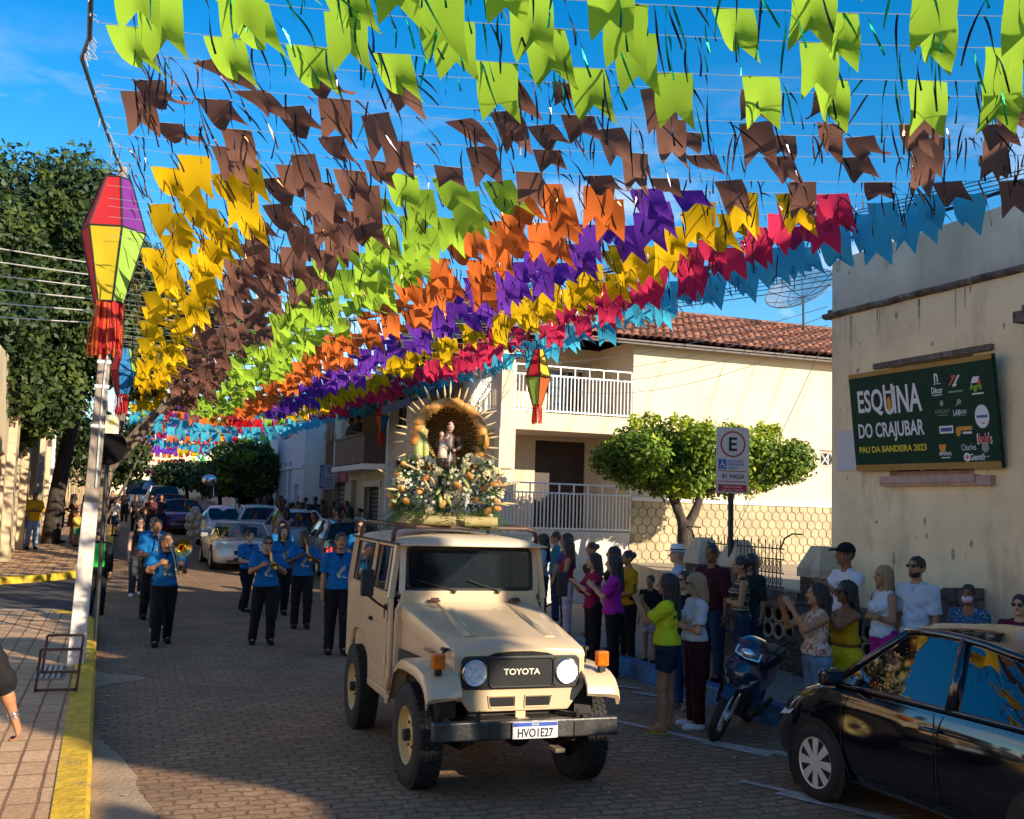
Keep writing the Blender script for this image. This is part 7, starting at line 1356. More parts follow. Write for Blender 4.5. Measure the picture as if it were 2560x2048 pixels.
def vmesh(name, prims, h, mats, parent, cuts=None, noise=0.0, fmat=None, offset=0.0, carve=None):
    D, lo, ax = field(prims, h); X, Y, Z = np.meshgrid(*ax, indexing='ij', sparse=True); D = D-offset
    if noise and 'hair' in name: D = D+noise*(np.sin(X*165+Z*9)+np.sin(Y*150-Z*7)+.5*np.sin(X*60+Y*70+Z*12))
    elif noise: D = D+noise*(np.sin(X*38+Z*21)*np.sin(Z*33+Y*19)+.6*np.sin(X*17-Z*46+Y*25))
    for c in (cuts or []): D = np.maximum(D, c(X, Y, Z))
    for c in (carve or []): D = np.maximum(D, -c(X, Y, Z))
    V, F = nets(D, lo, h); me = bpy.data.meshes.new(name); me.vertices.add(len(V)); me.vertices.foreach_set('co', V.reshape(-1).astype(np.float32)); k = len(F); me.loops.add(4*k); me.loops.foreach_set('vertex_index', F.reshape(-1).astype(np.int32)); me.polygons.add(k); me.polygons.foreach_set('loop_start', (np.arange(k)*4).astype(np.int32)); me.polygons.foreach_set('loop_total', np.full(k, 4, np.int32)); me.polygons.foreach_set('use_smooth', np.ones(k, bool))
    for m in (mats if isinstance(mats, list) else [mats]): me.materials.append(m)
    if fmat is not None: me.polygons.foreach_set('material_index', fmat(V[F].mean(1)).astype(np.int32))
    me.update(); me.validate(); o = bpy.data.objects.new(name, me); C.objects.link(o); o.parent = parent; return o
SKIN = {'l': mat('light skin', (0.58, 0.31, 0.18), 0.5, var=.06, vs=12, spec=.4), 'm': mat('tan skin', (0.44, 0.20, 0.095), 0.5, var=.06, vs=12, spec=.4), 'd': mat('brown skin', (0.25, 0.105, 0.05), 0.5, var=.06, vs=12, spec=.4), 'k': mat('dark skin', (0.10, 0.046, 0.027), 0.45, var=.06, vs=12, spec=.4)}
LIP = mat('lips', (0.30, 0.075, 0.065), .5, var=0); EYE = mat('eyes', (0.02, 0.014, 0.012), .3, var=0); HAIR = {'b': mat('black hair', (0.012, 0.010, 0.009), .45, var=.3, vs=60, spec=.6, aniso=(6, 6, .5), bump=.4, bs=60), 'n': mat('brown hair', (0.045, 0.024, 0.014), .45, var=.3, vs=60, aniso=(6, 6, .5), bump=.4, bs=60), 'y': mat('blonde hair', (0.36, 0.23, 0.115), .45, var=.35, vs=50, aniso=(6, 6, .5), bump=.4, bs=60), 'g': mat('grey hair', (0.35, 0.33, 0.31), .5, var=.2)}
def cl(name, c, **k): 
    a = dict(var=.16, vs=5, bump=.55, bs=13, spec=.2); a.update(k); return mat('cloth '+name, c, .85, **a)
def striped(name, cs, scale=14.0):
    k = 'cloth '+name
    if k in _n: return _n[k]
    m = mat(k, cs[0], .85, var=0); t = m.node_tree; p = t.nodes['Principled BSDF']; tc = t.nodes.new("ShaderNodeTexCoord"); sx = t.nodes.new("ShaderNodeSeparateXYZ"); t.links.new(tc.outputs['Object'], sx.inputs[0]); mu = t.nodes.new("ShaderNodeMath"); mu.operation = 'MULTIPLY'; mu.inputs[1].default_value = scale; fr = t.nodes.new("ShaderNodeMath"); fr.operation = 'FRACT'; t.links.new(sx.outputs[2], mu.inputs[0]); t.links.new(mu.outputs[0], fr.inputs[0]); r = t.nodes.new("ShaderNodeValToRGB"); r.color_ramp.interpolation = 'CONSTANT'; n = len(cs)
    while len(r.color_ramp.elements) < n: r.color_ramp.elements.new(.5)
    for i, c in enumerate(cs): r.color_ramp.elements[i].position = i/n; r.color_ramp.elements[i].color = col(c)
    t.links.new(fr.outputs[0], r.inputs[0]); t.links.new(r.outputs[0], p.inputs['Base Color']); return m
def printed(name, c, c2, scale=9.0, thr=.56):
    k = 'cloth '+name
    if k in _n: return _n[k]
    m = mat(k, c, .85, var=0); t = m.node_tree; p = t.nodes['Principled BSDF']; tc = t.nodes.new("ShaderNodeTexCoord"); n = t.nodes.new("ShaderNodeTexNoise"); n.inputs['Scale'].default_value = scale; n.inputs['Detail'].default_value = 1.5; n.inputs['Distortion'].default_value = 2.5; t.links.new(tc.outputs['Object'], n.inputs['Vector']); r = t.nodes.new("ShaderNodeValToRGB"); r.color_ramp.interpolation = 'CONSTANT'; r.color_ramp.elements[1].position = thr; r.color_ramp.elements[0].color = col(c); r.color_ramp.elements[1].color = col(c2); t.links.new(n.outputs[0], r.inputs[0]); t.links.new(r.outputs[0], p.inputs['Base Color']); return m
ARMS = {'hang': ((.14, .03, -1), (.04, -.22, -1)), 'walkf': ((.16, -.30, -1), (.02, -.5, -1)), 'walkb': ((.16, .32, -1), (.06, .05, -1)), 'clap': ((.30, -.55, -.85), (-.55, -.62, .50)), 'claphi': ((.15, -.8, -.35), (-.40, -.45, .9)), 'phone': ((.12, -.75, -.55), (-.42, -.45, .80)), 'phonehi': ((.15, -.9, -.10), (-.30, -.45, .9)), 'horn': ((.30, -.62, -.75), (-.55, -.70, .42)), 'clar': ((.32, -.35, -.9), (-.62, -.72, .10)), 'fold': ((.22, -.18, -1), (-.92, -.42, .12)), 'hip': ((.5, .18, -1), (-.55, -.25, -.7)), 'drum': ((.22, -.2, -1), (-.25, -.9, -.1)), 'rest': ((.15, -.05, -1), (-.35, -.75, -.35)), 'wheel': ((.12, -.65, -.75), (-.05, -.95, .12))}
LEGS = {'stand': ((0.03, 0.0, -1), (0.02, .03, -1)), 'wide': ((.11, -.02, -1), (.08, .05, -1)), 'fwd': ((.02, -.32, -1), (.01, .10, -1)), 'back': ((.02, .22, -1), (.01, .42, -1)), 'ease': ((.06, -.10, -1), (.05, .06, -1)), 'sit': ((.08, -1, -.12), (.02, -.1, -1))}
def hand_prims(w, d, s, n_, curl=.5):
    """palm from the wrist w along d; s = side towards the thumb; n_ = palm side"""
    P = []; 
    for o in (-.024, -.008, .008, .024): P.append(('c', w+s*o*.6, w+d*.085+s*o, .015, .0125, .010))
    P.append(('c', w+d*.03, w+d*.07, .020, .02, .012))
    for o, L in ((-.028, .062), (-.0095, .078), (.0095, .084), (.028, .074)):
        a = w+d*.088+s*o; b = a+(d*math.cos(curl*.7)+n_*math.sin(curl*.7)).normalized()*L*.52 if False else a+(d*math.cos(curl*.7)+n_*math.sin(curl*.7))*L*.52; c_ = b+(d*math.cos(curl*1.8)+n_*math.sin(curl*1.8))*L*.48
        P += [('c', a, b, .0092, .0086, .004), ('c', b, c_, .0086, .0072, .004)]
    a = w+d*.022+s*.022; b = a+(d*.60+s*.75+n_*.2).normalized()*.042 if False else a+unit(d*.60+s*.75+n_*.2)*.045; P += [('c', a, b, .0125, .010, .008), ('c', b, b+unit(d*.85+s*.2+n_*.45)*.036, .010, .008, .004)]
    return P
def unit(v): return v/np.linalg.norm(v)
PCOUNT = [0]
def person(label, loc, face, H=1.7, sex='m', arms=('hang', 'hang'), legs=('stand', 'stand'), skin='m', hair=('short', 'b'), top=None, sleeve=.5, neck=.0, bottom=None, blen=1.0, shoes=None, fat=1.0, vox=.010, head=(0, 0), group=None, hem=.90, skirt=None, cap=None, glasses=False, mask=False, socks=False, strap=False, z=None, collar=None, bare=False, lean=0.0, crop=None, hat=None, scarf=None, beard=False, coat=None):
    rz = math.atan2(face[0], -face[1]); zz = (gz(loc[1]) if z is None else z); t = thing('person', label, 'person', (loc[0], loc[1], zz), rz, group); k = H/1.72; t.scale = (k, k, k)
    A = np.array; F_ = sex == 'f'; shw = .165 if F_ else .185; hipw = .095 if F_ else .088; f = fat
    tor = [('e', (0, .005, .93), (.158*f if F_ else .15*f, .112*f, .115), None, .04), ('e', (0, -.012*f, 1.07), ((.128 if F_ else .142)*f, .098*f, .14), None, .05), ('e', (0, .0, 1.26), ((.142 if F_ else .158)*(.6+.4*f), .102*(.6+.4*f), .155), None, .05), ('c', A((0, .014, 1.425)), A((-shw+.035, .012, 1.372)), .048, .052, .04), ('c', A((0, .014, 1.425)), A((shw-.035, .012, 1.372)), .048, .052, .04)]
    if F_: tor += [('e', (s*.068, -.088*f, 1.245), (.062, .055, .062), None, .03) for s in (-1, 1)]
    J = {}; armp = []; sl = []; hands = []
    for s, nm in ((-1, arms[0]), (1, arms[1])):
        pr = ARMS[nm] if isinstance(nm, str) else nm; u = unit(A(pr[0])*A((s, 1, 1))); w = unit(A(pr[1])*A((s, 1, 1))); S = A((s*shw, .012, 1.368)); E = S+u*.275; W = E+w*.245; J[s] = (S, E, W, u, w)
        armp += [('c', S, E, .049*(.7+.3*f), .037*(.7+.3*f), .025), ('c', E, E+w*.12, .038, .036, .015), ('c', E+w*.1, W, .036, .024, .015)]
        side = np.cross(w, A((s, 0, 0))); side = unit(side) if np.linalg.norm(side) > .2 else A((0, -1, 0)); side = -side if side[2] < -.3 or (abs(side[2]) < .3 and side[1] > 0) else side; pn = unit(np.cross(w, side)); pn = pn if pn @ A((-s, 0, 0)) > 0 else -pn
        hp = hand_prims(W, w, side, pn, .25 if 'clap' in str(nm) else (.6 if nm in ('hang', 'walkf', 'walkb') else .95)); armp += hp if vox < .0125 else [('c', W, W+w*.09, .028, .026, .012), ('c', W+w*.09, W+w*.15+pn*.03, .022, .012, .01), ('c', W+w*.03+side*.02, W+w*.07+side*.045, .012, .009, .008)]
        e0 = S+u*.275*min(1, sleeve/.5) if sleeve <= .5 else E; SE = .020 if sleeve <= .5 else .016
        if sleeve > 0:
            sl.append(('c', S, e0, .066*(.75+.25*f), .060*(.75+.25*f), .03, sleeve <= .5))
            if sleeve > .5: sl.append(('c', E, E+w*.245*(sleeve-.5)/.5, .052, .038, .02, True))
    legp = []; lp = []; foot = {}
    for s, nm in ((-1, legs[0]), (1, legs[1])):
        pr = LEGS[nm] if isinstance(nm, str) else nm; u = unit(A(pr[0])*A((s, 1, 1))); w = unit(A(pr[1])*A((s, 1, 1))); Hh = A((s*hipw, .01, .90)); K = Hh+u*.42; N = K+w*.40; foot[s] = (N, w)
        legp += [('c', Hh, K, .086*(.5+.5*f), .054, .03), ('c', K, K+w*.17+A((0, .012, 0)), .050, .052, .02), ('c', K+w*.14+A((0, .012, 0)), N, .050, .034, .02), ('c', N, N+A((s*.012, -.15, -.045)), .034, .026, .02), ('c', N+A((0, .02, -.03)), N+A((0, -.05, -.045)), .032, .03, .02)]
        tl = blen; a1 = min(1, tl/.5); e0 = Hh+u*.42*a1; loose = .020 if skirt is None else 0
        lp.append(('c', Hh, e0, .096*(.5+.5*f)+.008, lerp(.10, .075, a1) if tl > .5 else .088, .03, tl <= .5))
        if tl > .5: lp.append(('c', K, K+w*.40*(tl-.5)/.5, .072, .060, .025, True))
    minz = min(foot[-1][0][2], foot[1][0][2])-.075
    # head, turned and tilted about the neck
    hy, ht = head; Rm = np.array((Matrix.Rotation(hy, 3, 'Z') @ Matrix.Rotation(ht, 3, 'X')).to_3x3()); hb = A((0, -.005, 1.50)); HP = lambda p: hb+Rm @ (A(p)-A((0, 0, 1.50)))
    hd_ = [('c', A((0, .012, 1.39)), A((0, .0, 1.52)), .056 if not F_ else .048, .050 if not F_ else .044, .03), ('e', HP((0, -.005, 1.628)), (.075, .093, .098), Rm, .02), ('e', HP((0, -.032, 1.563)), (.056, .064, .066), Rm, .03), ('e', HP((0, -.080, 1.522)), (.024, .02, .018), Rm, .02), ('c', HP((0, -.098, 1.632)), HP((0, -.121, 1.594)), .009, .0135, .012), ('e', HP((0, -.104, 1.588)), (.020, .012, .010), Rm, .010), ('e', HP((-.029, -.087, 1.646)), (.024, .010, .008), Rm, .014), ('e', HP((.029, -.087, 1.646)), (.024, .010, .008), Rm, .014), ('e', HP((0, -.094, 1.562)), (.023, .010, .009), Rm, .010), ('e', HP((-.077, .008, 1.605)), (.011, .022, .032), Rm, .006), ('e', HP((.077, .008, 1.605)), (.011, .022, .032), Rm, .006)]
    inv = Rm.T
    def fm(c):
        q = (c-hb) @ inv.T+A((0, 0, 1.50)); m = np.zeros(len(c), int)
        front = q[:, 1] < -.070
        for s in (-1, 1):
            m[front & ((((q[:, 0]-s*.031)/.012)**2+((q[:, 2]-1.624)/.0062)**2) < 1)] = 2
            m[front & ((((q[:, 0]-s*.032)/.021)**2+((q[:, 2]-1.652+abs(q[:, 0]-s*.03)*.2)/.0042)**2) < 1) & (vox < .0105)] = 2
        m[(q[:, 1] < -.085) & (((q[:, 0]/.023)**2+((q[:, 2]-1.561)/.0095)**2) < 1)] = 1
        if beard: m[(q[:, 1] < -.02) & (q[:, 2] < 1.55+.5*np.maximum(0, np.abs(q[:, 0])-.03)) & (q[:, 2] > 1.505) & (m == 0)] = 3
        return m
    body = vmesh('body', tor+armp+legp+hd_, vox, [SKIN[skin], LIP, EYE, HAIR['b']], t, fmat=fm)
    cv = max(vox, .010)
    if top is not None:
        cuts = [lambda X, Y, Z: hem-Z+0*X+0*Y]; nk = 1.435-neck
        cuts.append((lambda X, Y, Z: Z-nk-.012-.55*np.maximum(np.abs(X)-.055, 0)*8-.35*(Y-.0)) if not bare else (lambda X, Y, Z: Z-1.335-.03*Y+0*X))
        if F_ and sleeve == 0 and not bare: cuts.append(lambda X, Y, Z: np.where(Z > 1.22, np.abs(X)-.128-(1.42-Z)*.12, -1.0)+0*Y)
        low = [('e', (0, -.004, hem+.03), (.158*f, .118*f, .10), None, .04)]
        vmesh('shirt', tor+low+sl, cv, top, t, cuts, noise=.0052, offset=.013)
        if collar is not None:
            g = MB(); g.lathe([(.062, 1.425), (.075, 1.44), (.085, 1.425), (.082, 1.405), (.070, 1.395)], (0, .004, 0), 18); g.box((0, -.095, 1.36), (.03, .012, .12)); cc = g.build('collar', collar, t, smooth=True)
    if coat is not None: vmesh('waistcoat', tor, cv, coat, t, [lambda X, Y, Z: .98-Z+0*X+0*Y, lambda X, Y, Z: Z-1.42+0*X+0*Y, lambda X, Y, Z: np.abs(X)-.17+0*Y+0*Z], offset=.026)
    if bottom is not None:
        wz = 1.03
        if skirt:
            L = skirt; pr = tor[:2]+[('c', A((0, 0, .92)), A((0, 0, L)), .15, .155, .03, True), ('c', A((-.06, 0, .92)), A((-.09, -.03, L)), .12, .15, .05, True), ('c', A((.06, 0, .92)), A((.09, .02, L)), .12, .15, .05, True)]
            vmesh('skirt', pr, cv, bottom, t, [lambda X, Y, Z: Z-wz+0*X+0*Y, lambda X, Y, Z: L-Z+.004*np.sin(X*40)+0*Y], noise=.006, offset=.014)
        else: vmesh('shorts' if blen < .6 else 'trousers', tor[:2]+lp, cv, bottom, t, [lambda X, Y, Z: Z-wz+0*X+0*Y], noise=.004, offset=.009)
        if top is not None and hem < .99 and False: pass
    if shoes is not None:
        for s in (-1, 1):
            N, w = foot[s]; fl = N[2]-.075; pr = [('c', N+A((0, .025, -.04)), N+A((s*.012, -.155, -.052)), .041, .033, .03), ('e', tuple(N+A((s*.006, -.06, -.05))), (.046, .13, .04), None, .03)]
            if shoes[0] == 'flat': vmesh('sandal', [('e', tuple(N+A((s*.008, -.06, -.078))), (.046, .135, .014), None, .01), ('c', N+A((s*.03, -.09, -.05)), N+A((-s*.02, -.13, -.055)), .012, .012, .01), ('c', N+A((-s*.035, -.07, -.06)), N+A((-s*.0, -.13, -.045)), .010, .010, .01)], min(vox, .01), shoes[1], t)
            else: vmesh('shoe', pr+[('c', N+A((0, .01, .0)), N+A((0, 0, -.04)), .046, .046, .03, False)], min(cv, .011), shoes[1], t, [lambda X, Y, Z: fl-.005-Z+0*X+0*Y, lambda X, Y, Z: Z-N[2]-.015+0*X+0*Y])
    st, hc = hair; HM = HAIR[hc] if isinstance(hc, str) else hc
    def carve_face(X, Y, Z):
        x, y, z = X-hb[0], Y-hb[1], Z-hb[2]; q0, q1, q2 = inv[0][0]*x+inv[0][1]*y+inv[0][2]*z, inv[1][0]*x+inv[1][1]*y+inv[1][2]*z, inv[2][0]*x+inv[2][1]*y+inv[2][2]*z
        return np.sqrt((q0/.068)**2+((q1+.115)/.088)**2+((q2-.082)/.104)**2)*.07-.07
    cap_ = [('e', HP((0, .006, 1.642)), (.084, .100, .100), Rm, .02)]
    if st == 'short': cut = [lambda X, Y, Z: -((X-hb[0])*Rm[0][2]+(Y-hb[1])*Rm[1][2]+(Z-hb[2])*Rm[2][2])+.085-.35*np.clip((Y+.02), -.2, .09)*1.0]; vmesh('hair', cap_, min(vox, .01), HM, t, cut, noise=.0022, carve=[carve_face])
    elif st == 'bun': vmesh('hair', cap_+[('e', HP((0, .105, 1.66)), (.05, .045, .05), Rm, .02)], min(vox, .01), HM, t, noise=.002, carve=[carve_face], cuts=[lambda X, Y, Z: 1.56-Z+.2*(-Y-.0)+0*X])
    elif st in ('long', 'mid'):
        zl = 1.24 if st == 'long' else 1.40; pr = cap_+[('c', HP((0, .05, 1.64)), A((0, .105, zl+.03)), .082, .055, .05), ('c', HP((-.066, .02, 1.63)), A((-.075, .07, zl+.02)), .032, .035, .04), ('c', HP((.066, .02, 1.63)), A((.075, .07, zl+.02)), .032, .035, .04), ('c', HP((-.071, -.02, 1.62)), A((-.092, .0, zl+.12)), .024, .026, .03), ('c', HP((.071, -.02, 1.62)), A((.092, .0, zl+.12)), .024, .026, .03)]
        vmesh('hair', pr, min(vox, .01), HM, t, noise=.0036, carve=[carve_face])
    elif st == 'scarf': vmesh('head_scarf', cap_+[('c', HP((0, .03, 1.6)), A((0, .04, 1.44)), .085, .10, .05)], vox, HM, t, noise=.004, carve=[carve_face])
    if cap is not None:
        vmesh('cap', [('e', HP((0, .004, 1.655)), (.090, .106, .096), Rm, .01), ('e', HP((0, -.13, 1.668)), (.068, .085, .012), np.array(Matrix(Rm.tolist()) @ Matrix.Rotation(.12, 3, 'X')), .012)], min(vox, .01), cap, t, [lambda X, Y, Z: -((X-hb[0])*Rm[0][2]+(Y-hb[1])*Rm[1][2]+(Z-hb[2])*Rm[2][2])+.145+0*X])
    if hat is not None:
        Mh = Matrix(Rm.tolist()); g = MB(); rows = [(.088, .0), (.09, .03), (.084, .085), (.06, .10), (.001, .102)]; g.T = Matrix.Translation(Vector(HP((0, .0, 1.675)))) @ Mh.to_4x4() @ Matrix.Diagonal((1, 1.18, 1, 1)); g.lathe([(.088, .0), (.145, -.006), (.147, .0), (.088, .008)]+rows, n=24); ho = g.build('hat', hat, t, smooth=True, angle=40); g = MB(); g.T = Matrix.Translation(Vector(HP((0, .0, 1.675)))) @ Mh.to_4x4() @ Matrix.Diagonal((1, 1.18, 1, 1)); g.lathe([(.0905, .006), (.092, .03)], n=24); g.build('hat_band', M_sk, ho)
    if glasses:
        Mh = Matrix.Translation(Vector(hb)) @ Matrix(Rm.tolist()).to_4x4() @ Matrix.Translation(Vector((0, 0, -1.50))); g = MB(); g.T = Mh
        for s in (-1, 1): g.sphere((s*.033, -.106, 1.624), (.027, .008, .020), 12, 8); g.tube([(s*.058, -.10, 1.63), (s*.084, -.05, 1.632), (s*.086, .01, 1.62)], .003, 4)
        g.bar((-.01, -.113, 1.63), (.01, -.113, 1.63), .005); g.build('sunglasses' if glasses is True else 'glasses', M_gask, t, smooth=True)
    if mask:
        vmesh('face_mask', [('e', HP((0, -.06, 1.562)), (.064, .068, .052), Rm, .02), ('c', HP((-.06, -.05, 1.58)), HP((-.08, .01, 1.60)), .006, .004, .01), ('c', HP((.06, -.05, 1.58)), HP((.08, .01, 1.60)), .006, .004, .01)], .008, mask, t, [lambda X, Y, Z: Y+.02+0*X+0*Z] if abs(hy) < .3 else None)
    for ch in t.children: ch.location.z += -minz if abs(minz) > .001 else 0
    t['_j'] = 0; del t['_j']; PCOUNT[0] += 1
    lift = -minz
    def world(p): c_, s_ = math.cos(rz), math.sin(rz); p = A(p)*k; return Vector((loc[0]+c_*p[0]-s_*p[1], loc[1]+s_*p[0]+c_*p[1], zz+p[2]+lift*k))
    return dict(t=t, W=world, J=J, HP=HP, rz=rz, k=k)
# ------------------------------------------------------------------ the cast
from mathutils.bvhtree import BVHTree
def shirt_print(t, strokes, m, name='shirt_print'):
    so = next(c for c in t.children if c.name.startswith('shirt')); bv = BVHTree.FromPolygons([v.co for v in so.data.vertices], [p.vertices for p in so.data.polygons]); g = MB()
    for (x0, z0, x1, z1, w) in strokes:
        d = Vector((x1-x0, 0, z1-z0)); n_ = Vector((-d.z, 0, d.x)).normalized()*w; ns = max(2, int(d.length/.02)); rows = []
        for i in range(ns+1):
            p = Vector((x0, 0, z0))+d*(i/ns); r = []
            for e in (-1, 1):
                q = p+n_*e; h = bv.ray_cast(Vector((q.x, -1, q.z)), Vector((0, 1, 0)))
                if h[0] is None: r = None; break
                r.append((q.x, h[0].y-.004, q.z))
            if r: rows.append(r)
        if len(rows) > 1: g.loft(rows, closed=False)
    o = g.build(name, m, t); o.location.z = so.location.z; return o
BLUE = cl('royal blue polo', (0.006, 0.125, 0.335)); NAVY = cl('navy collar', (0.012, 0.015, 0.04)); BLACK = cl('black trousers', (0.011, 0.011, 0.013)); SHB = cl('black shoe', (0.012, 0.011, 0.011), bump=0); WHS = cl('white sneaker', (0.70, 0.68, 0.66), bump=0); JEAN = cl('blue jeans', (0.13, 0.22, 0.34), var=.3, vs=9); JEAND = cl('dark jeans', (0.02, 0.035, 0.075), var=.2); WHT = cl('white shirt', (0.74, 0.72, 0.72)); DENS = cl('dark denim', (0.018, 0.025, 0.05), var=.25); FLIP = cl('yellow sandal', (0.55, 0.42, 0.04), bump=0); BRS = cl('brown sandal', (0.22, 0.12, 0.07), bump=0)
PRN = mat('pale yellow print', (0.62, 0.56, 0.30), .7, var=.1); PRW = mat('white shirt print', (0.7, 0.72, 0.75), .7, var=0)
def logo(t):
    st = []
    for i in range(5): x = -.02+.016*i*1.2; z = 1.13+.022*i*1.2; st.append((x-.028, z+.022, x+.018, z-.012, .0055))
    st += [(-.045, 1.12, .07, 1.265, .006), (-.02, 1.10, .0, 1.13, .018)]
    shirt_print(t, st, PRN); shirt_print(t, [(.03, 1.10, .10, 1.10, .005), (.04, 1.12, .06, 1.12, .006)], PRW)
def bandman(label, loc, face=(-.05, -1), **k):
    d = dict(sex='m', top=BLUE, sleeve=.36, bottom=BLACK, shoes=('full', SHB), collar=NAVY, skin='m', vox=.0115, group='marching band in royal blue polo shirts', hem=.93); d.update(k); r = person(label, loc, face, **d); logo(r['t']); g = MB(); g.lathe([(.160*d.get('fat', 1), .985), (.162*d.get('fat', 1), 1.0), (.160*d.get('fat', 1), 1.015)], (0, .0, 0), 24); return r
M_brass = mat('lacquered brass', (0.62, 0.42, 0.12), 0.2, 1.0, var=.1); M_blackwood = mat('black wood', (0.01, 0.01, 0.01), .3, var=0, coat=.3); M_nick = mat('nickel', (0.6, 0.6, 0.58), .22, 1.0, var=.05)
def xf(r): 
    t = r['t']; k = r['k']; return Matrix.Translation((t.location.x, t.location.y, r['W']((0, 0, 0)).z)) @ Matrix.Rotation(r['rz'], 4, 'Z') @ Matrix.Scale(k, 4)
def bell(g, c, d, L, R0, R1): 
    q = Vector(d).to_track_quat('Z', 'Y').to_matrix().to_4x4(); T0 = g.T; g.T = (T0 or Matrix.Identity(4)) @ Matrix.Translation(Vector(c)) @ q
    g.lathe([(R0, -L), (R0*1.15, -L*.6), (R0*1.8, -L*.25), (R0*3.2 if R0*3.2 < R1*.8 else R1*.6, -L*.08), (R1*.85, -L*.015), (R1, 0), (R1*1.01, .004), (R1*.96, .002), (R1*.6, -L*.06), (R0*1.5, -L*.25), (R0*.8, -L*.7)], n=26); g.T = T0
b1 = bandman('man in blue polo with black trousers blowing a big brass trombone, front of the band', (0.70, 16.85), (.05, -1), H=1.70, arms=((.34, -.55, -.8), (-.62, -.62, .62)) and ('horn', ((.32, -.6, -.85), (-.15, -.75, .35))), legs=('fwd', 'back'), head=(.05, -.08), vox=.010)
g = MB(); g.T = xf(b1); bell(g, (.20, -.36, 1.52), (.12, -1, .02), .42, .018, .135); g.tube([(.155, .05, 1.52), (.12, .12, 1.52), (.07, .12, 1.53), (.03, .05, 1.545), (.02, -.12, 1.56)], .011, 8); g.tube([(.03, -.14, 1.555), (.08, -.30, 1.40), (.12, -.42, 1.14), (.16, -.42, 1.12), (.14, -.30, 1.30), (.12, -.2, 1.45)], .009, 8); g.tube([(-.05, -.30, 1.30), (-.05, -.40, 1.10), (.10, -.42, 1.10)], .007, 6); g.b2((-.06, -.34, 1.22), (.0, -.28, 1.34)); tag(g.build('trombone', M_brass, smooth=True, angle=50), 'brass trombone with wide bell held by the leading bandsman', 'trombone')
b2 = bandman('bandsman in blue polo playing clarinet behind the trombone player', (0.63, 19.7), (.15, -1), H=1.80, arms=('clar', 'clar'), legs=('back', 'fwd'), skin='d')
def clarinet(r, lab, m=M_blackwood):
    g = MB(); g.T = xf(r); A, B = Vector((0, -.13, 1.545)), Vector((0.02, -.42, 1.06)); g.tube([A, A.lerp(B, .15), A.lerp(B, .9), B], [.006, .012, .014, .028], 10); 
    for i in range(8): g.sphere(tuple(A.lerp(B, .25+.08*i)+Vector((0, -.014, .008))), .008, 6, 5)
    tag(g.build('clarinet', [m], smooth=True), lab, 'clarinet')
clarinet(b2, 'clarinet with metal keys held by the bandsman behind the trombone player', M_nick)
r = person('woman with tied-back hair in black sleeveless top and grey trousers, left of the band', (0.42, 23.6), (.1, -1), H=1.66, sex='f', arms=('walkf', 'hang'), legs=('fwd', 'back'), skin='l', hair=('bun', 'b'), top=cl('black vest', (.014, .013, .015)), sleeve=0, bottom=cl('charcoal trousers', (.05, .05, .055)), shoes=('full', WHS), vox=.012)
bandman('bandsman in blue polo half hidden behind the woman in black sleeveless top', (0.66, 22.4), (.1, -1), H=1.72, arms=('drum', 'hang'), legs=('back', 'fwd'), vox=.013, skin='l')
bandman('long-haired woman in blue polo directly behind the trombone player', (0.72, 18.4), (0, -1), H=1.58, sex='f', hair=('long', 'b'), arms=('drum', 'drum'), legs=('fwd', 'back'), shoes=('full', WHS), vox=.012)
b6 = bandman('stocky bandsman in sunglasses and blue polo playing trumpet before the silver convertible', (2.20, 16.85), (-.02, -1), H=1.66, fat=1.14, arms=('horn', 'horn'), legs=('wide', 'fwd'), glasses=True, vox=.010)
def trumpet(r, lab, dz=-.62):
    g = MB(); g.T = xf(r); M0 = Vector((.005, -.135, 1.555)); D = Vector((.12, -1, dz)).normalized(); bell(g, M0+D*.52, D, .26, .009, .064); g.tube([M0, M0+D*.10, M0+D*.36, M0+D*.39+Vector((0, 0, -.03)), M0+D*.36+Vector((0, .0, -.075)), M0+D*.14+Vector((0, 0, -.075)), M0+D*.10+Vector((0, 0, -.04)), M0+D*.14, M0+D*.30], .007, 8); 
    for i in range(3): q = M0+D*(.20+.035*i); g.cyl(q+Vector((0, 0, -.09)), q+Vector((0, 0, .045)), .011, n=10)
    g.lathe([(.012, 0), (.006, .02)], tuple(M0)); tag(g.build('trumpet', M_brass, smooth=True, angle=50), lab, 'trumpet')
trumpet(b6, 'brass trumpet held by the bandsman in sunglasses, bell pointing down')
b7 = bandman('dark-skinned bandsman in blue polo playing trumpet, right of the one in sunglasses', (3.05, 18.6), (-.05, -1), H=1.68, skin='k', arms=('horn', 'horn'), legs=('stand', 'fwd'), head=(0, .1), vox=.011)
trumpet(b7, 'brass trumpet held by the dark-skinned bandsman near the cream vehicle', -.7)
b8 = bandman('woman with long dark hair in blue polo playing clarinet between the trumpeters', (2.92, 20.2), (.0, -1), H=1.70, sex='f', hair=('long', 'b'), arms=('clar', 'clar'), legs=('fwd', 'back'), skin='l')
clarinet(b8, 'dark clarinet played by the long-haired woman between the trumpeters')
b9 = bandman('boy in blue polo carrying a drum in front of the silver convertible', (2.38, 21.0), (.55, -.8), H=1.56, arms=('drum', 'drum'), legs=('fwd', 'back'), skin='l')
g = MB(); g.T = xf(b9); g.cyl((-.0, -.30, .96), (.0, -.30, 1.12), .19, n=24); dm = tag(g.build('drum', M_bluep, smooth=True, angle=40), 'snare drum hanging in front of the boy in the blue polo', 'drum'); g = MB(); g.T = xf(b9)
for z in (.965, 1.115): g.lathe([(.192, z-.012), (.198, z), (.192, z+.012)], (0, -.30, 0), 24)
g.build('hoop', M_chr, dm, smooth=True)
bandman('smiling woman in blue polo at the back of the band before the parked cars', (3.22, 22.5), (.05, -1), H=1.70, sex='f', hair=('mid', 'b'), arms=('rest', 'rest'), legs=('fwd', 'back'), skin='l', vox=.013)
